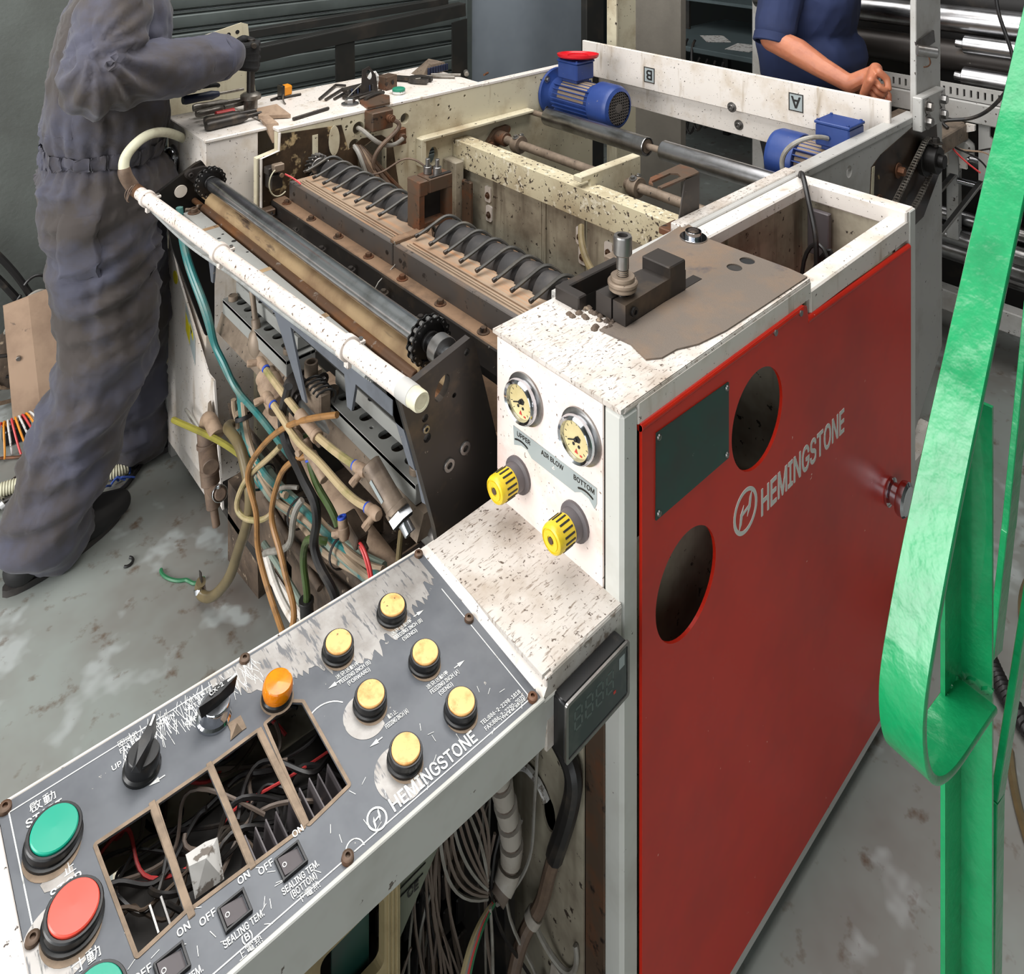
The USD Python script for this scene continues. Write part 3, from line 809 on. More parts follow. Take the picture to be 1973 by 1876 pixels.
# left hand side plate, stained, with holes
lp = Polygon([(.93, .06), (2.30, .06), (2.30, 1.004), (.99, 1.004), (.99, .955), (.93, .945)])
arch = Polygon([(1.25, .50), (1.25, .895), (1.30, .915), (1.345, .885), (1.345, .80), (1.37, .70), (1.45, .62), (1.47, .50)])
lh = unary_union([circ(1.25, .962, .020, 20), circ(1.417, .958, .0165, 20), affinity.scale(circ(1.529, .814, .022, 20), .85, 1.35), circ(1.235, .915, .018, 20), arch] + [circ(x, z, .005, 8) for x, z in ((1.21, .975), (1.225, .985), (1.30, .985), (1.32, .955), (1.30, .93), (1.55, .975), (1.60, .95), (1.66, .985))])
fr.part('side_plate', plate_y(lp.difference(lh), 2.06, .020), 'cream_paint', smooth=False, label='cream side plate with oil stains and holes')
fr.part('grease_panel', cat(plate_y(Polygon([(.935, .52), (1.19, .52), (1.20, .70), (1.215, .90), (1.19, .985), (1.0, 1.00), (.992, .953), (.935, .943)]), 2.0565, .003)), 'greasy_plate', label='dark greasy brown area of the side plate', smooth=False)
fr.part('grease_panel', plate_y(unary_union([Polygon([(1.20, .60), (1.20, .90), (1.26, .93), (1.33, .925), (1.37, .895), (1.385, .80), (1.40, .72), (1.47, .66), (1.48, .55)]).difference(arch.buffer(.004)), circ(1.395, .905, .024, 12), affinity.scale(circ(1.529, .79, .03, 16), .6, 1.5).difference(affinity.scale(circ(1.529, .814, .024, 20), .85, 1.35))]), 2.0575, .002), 'greasy_plate', label='grease smeared round the holes of the side plate', smooth=False)
fr.part('weld_edge', cat(tube([(.94, 2.055, .55), (.94, 2.055, .945), (.992, 2.055, .955), (.994, 2.055, 1.004)], .004, 6)), 'white_paint')
fr.part('chipped_slot', cat(plate_y(affinity.scale(circ(1.165, .945, .022, 24), .8, 2.0), 2.0545, .002), plate_y(sbox(1.095, .88, 1.112, .975), 2.0545, .002)), 'cream_paint', label='flaked cream slot in the greasy area', smooth=False)
fr.part('rib', cat(box(1.47, 1.95, 2.025, 2.06, .880, .890, .002), box(1.46, 1.48, 2.03, 2.06, .80, .888, .002)), 'cream_paint')
fr.part('table_top', cat(box(.99, 1.735, 2.058, 2.40, 1.004, 1.016, .003), box(1.735, 2.30, 2.058, 2.085, 1.003, 1.014, .002)), 'white_paint', label='white table top scattered with tools')
fr.part('table_side', cat(box(.99, 1.73, 2.385, 2.398, .06, 1.004, .001)), 'white_paint')
# cross members
cb = fr.part('cross_beam', cat(box(1.608, 1.616, .945, 2.059, .768, .853, .002), box(1.608, 1.667, .945, 2.059, .846, .853, .002), box(1.660, 1.667, .945, 2.059, .775, .853, .002)), 'flaking_cream', label='flaking cream cross beam')
fr.part('inner_panel', cat(box(1.630, 1.637, 1.49, 2.05, .12, .845, .001), box(1.627, 1.633, 1.66, 1.668, .12, .80, .001), box(1.625, 1.632, 1.64, 1.652, .12, .80, .001)), 'dirty_cream', label='dirty grey panel below the cross beam')
fr.part('inner_panel', cat(box(1.630, 1.637, .945, 1.482, .12, .845, .001)), 'dirty_cream')
for yy, zz in ((1.901, .71), (1.896, .65), (1.504, .709), (1.494, .657), (1.399, .702)):
    q = fr.part('slotted_tab', plate_x(rbox(yy - .014, zz - .025, yy + .014, zz + .025, .007).difference(circ(yy, zz, .007, 12)), 1.625, .006), 'white_paint', smooth=False)
    fr.part('tab_bolt', bolt((1.625, yy, zz - .004), (-1, 0, 0), .006, socket=True), 'rusty_steel', q)
fr.part('upright', cat(box(1.565, 1.600, 1.99, 2.058, .12, .80, .003)), 'dirty_cream')
fr.part('rust_flap', box(1.585, 1.599, 1.94, 1.985, .45, .745, .004), 'rusty_steel')
# back boards
for z0, z1, x in ((.945, 1.078, 2.30), (.855, .940, 2.335)):
    fr.part('back_board', box(x, x + .014, .93 if z0 > .9 else .96, 2.115 if z0 > .9 else 2.06, z0, z1, .002), 'cream_paint' if 0 else 'grey_cream' if 'grey_cream' in MAT else 'white_paint', label='upper back board with letter plates' if z0 > .9 else 'lower back board')
for yy, z in ((1.44, .955), (1.435, .89)):
    fr.part('cap_screw', bolt((2.30 if z > .943 else 2.335, yy, z), (-1, 0, 0), .010, socket=True), 'bare_steel')
for yy, zz, ch in ((1.782, 1.00, 'B'), (1.213, 1.0175, 'A')):
    q = fr.part('letter_plate', box(2.2985, 2.30, yy - .024, yy + .024, zz - .028, zz + .028, .0005), 'label_grey')
    fr.part('plate_edge', plate_x(sbox(yy - .024, zz - .028, yy + .024, zz + .028).difference(sbox(yy - .021, zz - .025, yy + .021, zz + .025)), 2.2975, .0008), 'dark_steel', q, smooth=False)
    fr.part('letter', text(ch, .034, (2.2982, yy, zz + .017), Y, -Z, fx, .0006, True, True), 'ink_black', q, smooth=False, label='upside-down letter ' + ch)
# posts
fr.part('back_post', cat(box(2.45, 2.645, .9145, .932, .985, 1.75, .002)), 'grey_paint', label='tall grey post at the back right corner')
pb = fr.part('post_block', box(2.415, 2.60, .885, .9135, .975, 1.075, .003), 'grey_paint')
for x, z in ((2.455, 1.045), (2.455, 1.0), (2.57, 1.045), (2.57, 1.0)):
    fr.part('post_bolt', bolt((x, .885, z), (0, -1, 0), .014), 'bare_steel', pb)
fr.part('back_post', cat(box(2.43, 2.60, 2.085, 2.10, .06, 1.75, .002), box(2.43, 2.442, 2.05, 2.10, .06, 1.75, .002)), 'cream_paint', label='cream post at the back left corner')
# left hand cabinet
lc = T('left_cabinet', 'narrow white cabinet on the left end of the machine carrying loose tools', 'cabinet', (.88, 2.25, .03))
lc.part('body', cat(box(.806, .955, 2.105, 2.39, .06, 1.008, .003)), 'white_paint')
lc.part('lid', box(.803, .985, 2.10, 2.392, 1.004, 1.014, .003), 'white_paint')
lc.part('front_skirt', plate_x(Polygon([(2.315, .66), (2.27, .60), (2.05, .42), (2.01, .42), (1.955, .12), (1.985, .128), (2.25, .135), (2.28, .20)]), .792, .005), 'white_paint', smooth=False, label='long white skirt panel with an angled foot')
gauge(lc, (.806, 2.335, .905), (-1, 0, 0), (0, 0, 1), .034)
wl = lc.part('warning_label', plate_x(Polygon([(2.205, .545), (2.135, .475), (2.135, .405), (2.20, .475)]), .7905, .0008), 'label_grey', smooth=False, label='yellow and grey warning label')
mat('warn_yellow', L(206, 190, 30), .5)
lc.part('yellow_patch', plate_x(Polygon([(2.203, .520), (2.172, .49), (2.172, .445), (2.201, .472)]).union(Polygon([(2.172, .505), (2.148, .482), (2.148, .465), (2.172, .488)])), .7898, .0006), 'warn_yellow', wl, smooth=False)
lc.part('triangle_mark', plate_x(Polygon([(2.168, .499), (2.155, .486), (2.160, .478)]), .7893, .0005), 'ink_black', wl, smooth=False)
lc.part('round_label', plate_x(circ(2.285, .585, .018, 20), .7905, .0008), 'warn_yellow', smooth=False, label='small round yellow label')

# ------------------------------------------------------------------ roller unit across the front
mat('tan_rubber', L(168, 142, 106), .55, dirt=L(120, 92, 66), dirt_at=(.45, .7), dirt_scale=7, chip=L(84, 66, 54), chip_at=(.60, .68), chip_scale=30, chip_map=(1, .2, 1))
mat('rust_roller', L(112, 86, 68), .35, .5, dirt=L(142, 96, 60), dirt_at=(.45, .7), dirt_scale=9, chip=L(170, 160, 150), chip_at=(.62, .70), chip_scale=50)
mat('brown_roller', L(104, 86, 70), .45, .2, dirt=L(72, 58, 48), dirt_at=(.45, .7), dirt_scale=10)
mat('grey_bar', L(146, 146, 142), .45, dirt=L(120, 116, 110), dirt_at=(.5, .75), dirt_scale=8, chip=L(60, 54, 50), chip_at=(.70, .72), chip_scale=60)
mat('bluegrey_metal', L(112, 116, 124), .4, .3, dirt=L(90, 92, 98), dirt_at=(.45, .7), dirt_scale=10, chip=L(170, 150, 130), chip_at=(.68, .71), chip_scale=50)
mat('pipe_white', L(222, 212, 204), .35, dirt=L(196, 180, 166), dirt_at=(.48, .72), dirt_scale=14, chip=L(96, 78, 64), chip_at=(.615, .645), chip_scale=150, bump=.05)
mat('hose_cream', L(208, 204, 178), .5, dirt=L(170, 160, 134), dirt_at=(.5, .75), dirt_scale=12)
mat('hose_brown', L(112, 92, 76), .6, dirt=L(80, 64, 54), dirt_at=(.4, .7), dirt_scale=30)
mat('clear_grey', L(160, 162, 160), .2, dirt=L(120, 118, 112), dirt_at=(.45, .7), dirt_scale=20)
ru = T('roller_unit', 'set of chain driven rollers between two black end plates', 'roller unit', (.75, 1.48, .70))
hl = unary_union([affinity.rotate(affinity.scale(circ(.722, .936, .016, 20), .75, 1.25), -30), circ(.770, .971, .006, 10), circ(.690, .905, .006, 10), circ(.694, .874, .007, 10), circ(.745, .915, .004, 10)])
ep = ru.part('end_plate', plate_y(Polygon([(.649, .943), (.668, .966), (.776, .991), (.785, .981), (.829, .82), (.86, .70), (.715, .700), (.708, .735)]).difference(hl), .950, .012), 'dark_steel', smooth=False, label='dark scuffed end plate beside the gauge cabinet')
for x, z in ((.734, .814), (.765, .825), (.691, .889)):
    ru.part('end_screw', ringm((x, .9505, z), (x, .947, z), .010 if x > .7 else .006, .005 if x > .7 else .003, 16), 'bare_steel', ep)
ep2 = ru.part('end_plate', plate_y(Polygon([(.640, .937), (.742, .992), (.758, .996), (.772, .975), (.790, .90), (.790, .55), (.768, .55), (.685, .80), (.668, .885), (.644, .915)]).difference(affinity.scale(circ(.7, .95, .001), 1, 1)), 2.000, .012), 'black_plate', smooth=False, label='black end plate beside the left cabinet')
ru.part('white_plug', cyl((.705, 2.0, .934), (.705, 1.997, .934), .0155, 24), 'white_paint', ep2, label='round white plug')
# chrome roller
cx, cz = .755, .961
cr = ru.part('chrome_roller', cat(cyl((cx, 1.055, cz), (cx, 1.915, cz), .0175, 32), cyl((cx, .962, cz), (cx, 1.06, cz), .0105, 20), cyl((cx, 1.91, cz), (cx, 2.0, cz), .011, 20)), 'chrome_roller', label='polished chrome roller')
ru.part('collar', cat(ringm((cx, .985, cz), (cx, 1.005, cz), .023, .010, 28)), 'bare_steel', cr)
ru.part('flange_bearing', cat(prism(unary_union([circ(cx, cz, .024), circ(cx - .030, cz + .012, .011), circ(cx + .026, cz - .02, .011)]).convex_hull, (0, 2.0, 0), X, Z, -Y, .012), cyl((cx, 1.99, cz), (cx, 1.965, cz), .017, 20), bolt((cx - .030, 1.988, cz + .012), -Y, .006, socket=True)), 'dark_steel')


def chain_ring(c, r, y0, nlinks, th):
    """sprocket wrapped by a roller chain"""
    sp = ru.part('sprocket', cat(cyl((c[0], y0 - .003, c[1]), (c[0], y0 + .003, c[1]), r * .92, 32), cyl((c[0], y0 - .008, c[1]), (c[0], y0 + .010, c[1]), r * .5, 24)), 'black_plate', label='sprocket wrapped in roller chain')
    plates, pins = [], []
    for k in range(nlinks):
        a0, a1 = 2 * math.pi * k / nlinks, 2 * math.pi * (k + 1) / nlinks
        p, q = [np.array([c[0] + r * math.cos(a), y0, c[1] + r * math.sin(a)]) for a in (a0, a1)]
        pins.append(cyl(p - Y * .0085, p + Y * .0085, .0018, 8))
        pins.append(cyl(p - Y * .0035, p + Y * .0035, .0042, 10))
        off = .0065 if k % 2 else .0050
        for s in (-1, 1):
            m = (p + q) / 2
            g = unary_union([circ(-np.linalg.norm(q - p) / 2, 0, .0052, 12), circ(np.linalg.norm(q - p) / 2, 0, .0052, 12), sbox(-np.linalg.norm(q - p) / 2, -.0036, np.linalg.norm(q - p) / 2, .0036)])
            A = unit(q - p)
            plates.append(prism(g, m + s * off * Y, A, np.cross(A, Y), Y * s, .0013))
    for m in plates:
        ru.part('chain_link', m, 'black_plate', sp, smooth=False)
    ru.part('chain_pin', cat(*pins), 'bare_steel', sp, kind='stuff')


chain_ring((cx, cz), .034, 1.030, 16, .0)
chain_ring((cx, cz), .033, 1.938, 16, .0)
ru.part('tan_roller', cat(cyl((.760, 1.035, .915), (.760, 1.935, .915), .0205, 28), cyl((.760, .962, .915), (.760, 2.0, .915), .010, 16)), 'tan_rubber', label='tan rubber roller with rust patches')
ru.part('rusty_roller', cat(cyl((.7385, 1.04, .902), (.7385, 1.93, .902), .0125, 24), cyl((.7385, .962, .902), (.7385, 2.0, .902), .007, 12)), 'rust_roller', label='thin rust stained steel roller')
ru.part('brown_roller', cat(cyl((.729, 1.0, .868), (.729, 1.95, .868), .0165, 24), cyl((.729, .962, .868), (.729, 2.0, .868), .009, 12)), 'brown_roller', label='brown roller below the tan one')
ru.part('fork', cat(bar((.735, 1.945, .905), (.720, 1.93, .912), .006, .010), bar((.733, 1.94, .90), (.7, 1.955, .902), .008, .008), cyl((.735, 1.95, .89), (.735, 1.935, .86), .009, 12)), 'dusty_steel')
gb = ru.part('grey_bar', obox((.703, 1.462, .9045), X, Y, Z, .0175, .465, .0035, .001), 'grey_bar', label='flat grey bar with drilled holes')
for y in (1.80, 1.53, 1.295):
    ru.part('tape_band', box(.685, .721, y - .007, y + .007, .9075, .9085, .0003), 'tan_rubber', gb)
for y, r in ((1.75, .003), (1.735, .004), (1.70, .0055), (1.655, .004), (1.63, .003), (1.26, .004), (1.245, .005), (1.23, .003), (1.20, .004), (1.10, .003), (1.07, .004)):
    ru.part('drill_hole', cyl((.705 + .012 * math.sin(y * 90), y, .9075), (.705 + .012 * math.sin(y * 90), y, .9083), r, 10), 'black_hole', gb)
ru.part('bar_bolt', bolt((.705, 1.91, .908), Z, .0085, .010, socket=True), 'rusty_steel', gb)
ru.part('cross_plate', cat(box(.700, .712, 1.0, 1.95, .845, .900, .002), box(.760, .80, 1.0, 1.97, .80, .81, .002)), 'black_plate')
# white air pipe with clamps
pa, pb_ = np.array([.611, 2.045, .950]), np.array([.661, .938, .956])
pd = unit(pb_ - pa)


def pp(t):
    return pa + (pb_ - pa) * t


ap = T('air_pipe', 'long white air pipe with flaking paint, clamps and a capped end', 'pipe', tuple(pp(.5) - Z * .02))
pts = [(*pp(t),) for t in np.linspace(0, 1, 24)]
ap.part('pipe', tube(np.array(pts), .0150, 24), 'pipe_white')
ap.part('end_ring', ringm(pp(.975), pp(1.0), .0157, .010, 32), 'grey_paint')
ap.part('end_cap', rev([(0, -.004), (.0145, -.004), (.015, 0), (.015, .016), (.0135, .019), (.0105, .0185), (.010, .0178), (0, .0178)], pp(1.0), pd, 28), 'hose_cream', label='cream screw cap on the pipe end')
for t in (.075, .425, .845):
    b = ap.part('clamp', cat(ringm(pp(t) - pd * .007, pp(t) + pd * .007, .0195, .0149, 32), obox(pp(t) + X * .022, X, pd, Z, .008, .006, .003), obox(pp(t) - Z * .024, X, pd, Z, .004, .006, .008)), 'pipe_white')
    ap.part('clamp_screw', cat(hexn(pp(t) + X * .024 + Z * .003, Z, .004, .004), cyl(pp(t) + X * .024 - Z * .012, pp(t) + X * .024 + Z * .003, .002, 8)), 'bare_steel', b)
ap.part('string_knot', cat(*[wire([pp(.015) + v for v in q], .0016, 5, 4) for q in (([-.01, .0, .016], [-.02, .004, 0], [-.022, .0, -.02]), ([-.012, .01, .014], [-.025, .01, -.004], [-.015, .012, -.026]), ([-.005, .0, .017], [-.018, -.006, .004], [-.026, -.01, -.014]))]), 'hose_brown', label='frayed string tied round the pipe')
ap.part('rust_band', ringm(pp(.005), pp(.035), .0157, .0149, 28), 'rust_roller')
hp = [(.611, 2.046, .950), (.598, 2.046, .972), (.588, 2.046, .998), (.590, 2.050, 1.028), (.608, 2.056, 1.050), (.645, 2.082, 1.062), (.70, 2.135, 1.050), (.755, 2.20, 1.018), (.807, 2.272, .978)]
ho = T('hose', 'cream bent hose joining the white pipe to the left cabinet', 'hose', (.65, 2.19, .93))
hs = spline(hp, 8)
ho.part('tube', tube(hs[10:], .0125, 16), 'hose_cream')
ho.part('cuff', tube(hs[:13], np.r_[.0135, .0145, np.full(9, .0155), .015, .0135], 16), 'hose_brown', label='dusty brown cuff on the hose')
# thin clear tubes hanging under the pipe
tb = T('tube_bundle', 'four clear grey tubes strapped under the white pipe', 'tubes', (.67, 1.6, .84))
for k in range(4):
    o = np.array([.004 * k, 0, -.004 * k])
    tb.part('clear_tube', wire(np.array([(.622, 2.03, .922), (.628, 1.93, .914), (.640, 1.75, .90 + .003 * k), (.650, 1.58, .905), (.658, 1.38, .908), (.668, 1.22, .908), (.675, 1.09, .908)]) + o, .0030, 7, 6), 'clear_grey', label='clear grey tube')

# ------------------------------------------------------------------ comb blocks and bracket below the pipe
cu = T('comb_unit', 'notched grey metal blocks hung from a blue-grey bracket below the white pipe', 'machine part', (.76, 1.43, .66))
cu.part('bracket', cat(bar((.699, 1.93, .858), (.701, 1.05, .866), .005, .026, (0, 0, 1)), hull(np.array([(.698, y, z) for y, z in ((1.47, .855), (1.40, .855), (1.335, .735), (1.352, .735))] + [(.702, y, z) for y, z in ((1.47, .855), (1.40, .855), (1.335, .735), (1.352, .735))])),
                       hull(np.array([(x, y, z) for x in (.699, .704) for y, z in ((1.20, .856), (1.16, .857), (1.175, .80), (1.19, .80))])), hull(np.array([(x, y, z) for x in (.700, .705) for y, z in ((1.075, .89), (1.045, .885), (.99, .80), (1.008, .80))])),
                       hull(np.array([(x, y, z) for x in (.699, .704) for y, z in ((1.81, .85), (1.77, .85), (1.78, .79), (1.79, .79))]))), 'bluegrey_metal')
cu.part('end_strut', cat(bar((.705, 1.015, .862), (.716, .985, .745), .012, .006, (1, 0, 0)), bar((.716, 1.0, .842), (.722, .975, .74), .006, .006, (1, 0, 0))), 'bluegrey_metal')
for i, (y0, y1) in enumerate(((1.50, 1.825), (1.045, 1.36))):
    x0 = .740
    nc = [y0 + (y1 - y0) * f for f in (.16, .29, .42, .62, .74, .86)]
    low = sbox(x0, y0, .808, y1)
    low = low.difference(unary_union([circ(x0 + .026, y, .0105, 20).union(sbox(x0 + .026, y - .0105, x0 + .06, y + .0105)) for y in nc] + [circ(x0 + .02, y0 + (y1 - y0) * .52, .004, 10)]))
    zt = .722 + .004 * i
    cu.part('comb_plate', cat(plate_z(low, zt - .008, .008), box(x0, x0 + .011, y0, y1, zt - .034, zt - .001, .001), box(x0 + .055, .806, y0, y1, zt - .034, zt - .001, .001), box(x0 + .01, x0 + .056, y0, y0 + .008, zt - .034, zt - .001, .001), box(x0 + .01, x0 + .056, y1 - .008, y1, zt - .034, zt - .001, .001)), 'dusty_grey' if 'dusty_grey' in MAT else 'grey_bar', smooth=30, label='lower plate with half-round notches')
    cu.part('upper_bar', box(x0 + .030, x0 + .075, y0 + .01, y1 - .005, zt + .006, zt + .032, .001), 'grey_bar')
    for f in (.1, .25, .4, .6, .75, .9):
        cu.part('pin_hole', cyl((x0 + .036 + .016 * (f * 10 % 2 > 1), y0 + (y1 - y0) * f, zt + .0317), (x0 + .036 + .016 * (f * 10 % 2 > 1), y0 + (y1 - y0) * f, zt + .0324), .003 + .004 * (f == .6), 10), 'black_hole')
    for y in (y0 + .022, y1 - .022):
        cu.part('spacer', cyl((x0 + .016, y, zt), (x0 + .016, y, zt + .012), .011, 18), 'dusty_steel')
        cu.part('block_bolt', bolt((x0 + .050, y, zt + .032), Z, .0065, .008), 'rusty_steel')
    cu.part('carrier', hull(np.array([(x, y, z) for x, z in ((x0 - .012, zt - .075), (x0 + .002, zt - .036), (x0 + .07, zt - .036), (x0 + .07, zt - .075)) for y in (y0 - .02, y1 + .01)])), 'dusty_steel')
    cu.part('locating_pin', cyl((x0 + .012, y0 + .01, zt - .036), (x0 + .012, y0 + .01, zt - .058), .009, 14), 'grey_bar')
hk = cu.part('chain_tensioner', cat(obox((.722, 1.335, .735), X, Y, Z, .012, .030, .022, .003)), 'dusty_steel', label='tan cable clip block')
for k in range(5):
    yy = 1.362 - k * .013
    cu.part('clip', wire([(.708, yy + .004, .752), (.718, yy, .760), (.735, yy - .006, .760), (.738, yy - .006, .735)], .0022, 5, 4), 'ink_black', hk)
cu.part('sleeve', ringm((.735, 1.385, .748), (.735, 1.385, .775), .013, .009, 18), 'dusty_steel')
# actuator: big steel tube, flange, air cylinder
ac = T('actuator', 'greasy steel tube with a black flange under the notched blocks', 'actuator', (.76, 1.24, .60))
ac.part('barrel', cat(cyl((.755, 1.43, .672), (.775, .985, .640), .026, 28)), 'bare_steel')
ac.part('flange', cat(cyl((.755, 1.432, .672), (.755, 1.452, .673), .040, 32), cyl((.755, 1.45, .673), (.753, 1.49, .676), .028, 24), bolt((.755, 1.452, .706), Y, .008), bolt((.728, 1.43, .69), -Y, .007), bolt((.782, 1.43, .698), -Y, .009)), 'dark_steel')
cyd = unit(np.array([.01, -.075, -.05]))
c0 = np.array([.70, 1.118, .742])
ac.part('air_cylinder', cat(cyl(c0, c0 + cyd * .085, .0165, 24), cyl(c0 + cyd * .074, c0 + cyd * .084, .0185, 24)), 'dusty_steel', label='small air cylinder')
ac.part('cylinder_nose', cat(hexn(c0 + cyd * .085, cyd, .021, .016), cyl(c0 + cyd * .10, c0 + cyd * .118, .010, 14)), 'chrome')
ac.part('clip_label', obox(c0 + cyd * .045 + np.array([-.0165, 0, .004]), cyd, np.cross(cyd, X), X, .018, .004, .0006, .0002), 'label_grey')


def fitting(th, p, d, up, mat_='dusty_beige', r=.0085):
    p, d, up = np.asarray(p, float), unit(d), unit(up)
    f = th.part('elbow_fitting', cat(cyl(p, p + d * .022, r, 14), rev([(0, -.010), (r * .8, -.010), (r * 1.15, -.004), (r * 1.15, .008), (r * .8, .012), (0, .012)], p, d, 14), cyl(p, p + up * .018, r * .75, 12), hexn(p + up * .016, up, r * .8, .010)), mat_, label='dusty elbow fitting')
    th.part('release_ring', ringm(p + d * .022, p + d * .026, r * .95, r * .5, 16), 'ring_blue', f)


mat('dusty_beige', L(158, 134, 112), .6, dirt=L(122, 100, 82), dirt_at=(.45, .7), dirt_scale=30)
mat('ring_blue', L(52, 82, 190), .4)
mat('tube_beige', L(176, 156, 120), .35, dirt=L(126, 122, 70), dirt_at=(.5, .7), dirt_scale=14)
mat('tube_teal', L(46, 112, 110), .3, dirt=L(104, 124, 116), dirt_at=(.45, .7), dirt_scale=16)
mat('tube_teal_dusty', L(128, 140, 128), .4, dirt=L(40, 116, 124), dirt_at=(.54, .66), dirt_scale=22)
mat('tube_dusty', L(158, 138, 116), .55, dirt=L(72, 128, 126), dirt_at=(.60, .68), dirt_scale=20)
mat('tube_orange', L(150, 108, 62), .45, dirt=L(100, 74, 46), dirt_at=(.5, .7), dirt_scale=30)
mat('tube_black', L(32, 30, 30), .4, dirt=L(70, 62, 54), dirt_at=(.55, .75), dirt_scale=20)
mat('tube_green', L(66, 84, 44), .3, dirt=L(110, 112, 88), dirt_at=(.55, .75), dirt_scale=16)
mat('tube_olive', L(112, 98, 68), .4, dirt=L(86, 74, 52), dirt_at=(.45, .7), dirt_scale=10)
mat('tube_grey', L(150, 146, 138), .45, dirt=L(110, 102, 92), dirt_at=(.45, .7), dirt_scale=18)
mat('tube_yellow', L(142, 134, 58), .35, dirt=L(112, 104, 56), dirt_at=(.45, .7), dirt_scale=14)
mat('wire_red', L(206, 66, 66), .4)
mat('cable_tie', L(40, 38, 38), .5)
ft = T('air_fittings', 'row of dusty push-in elbow fittings on the pneumatic valves', 'fittings', (.69, 1.3, .64))
for p, d, up in (((.692, 1.515, .733), (.0, -1, -.12), (-.9, .3, .1)), ((.682, 1.462, .692), (0, -1, -.1), (-.9, .3, -.2)), ((.690, 1.125, .731), (0, 1, -.2), (-.8, 0, -.5)), ((.682, 1.073, .695), (0, 1, -.2), (-.8, 0, -.5)), ((.692, 1.322, .668), (0, -.6, -1), (-.7, -.3, 0)), ((.702, 1.205, .572), (0, .3, 1), (-.3, .8, -.4))):
    fitting(ft, p, d, up)
ft.part('joint', cat(cyl((.690, 1.347, .714), (.690, 1.285, .708), .0105, 16), cyl((.690, 1.285, .708), (.690, 1.275, .707), .0115, 16)), 'dusty_beige')
ft.part('joint', cat(cyl((.690, 1.300, .664), (.690, 1.25, .645), .0095, 14)), 'dusty_beige')
ft.part('valve_body', cat(cyl((.725, 1.545, .665), (.72, 1.485, .648), .026, 20), cyl((.725, 1.565, .67), (.725, 1.545, .665), .022, 16)), 'dusty_beige', label='drum shaped air valve')
ft.part('filter_bowl', cat(rev([(0, 0), (.014, .002), (.021, .014), (.022, .034), (.016, .050), (.010, .056), (.009, .075), (.006, .078), (.006, .20), (0, .20)], (.748, 1.642, .665), (.0, .30, .95), 20)), 'dusty_steel', label='grey filter bowl on a long rod')
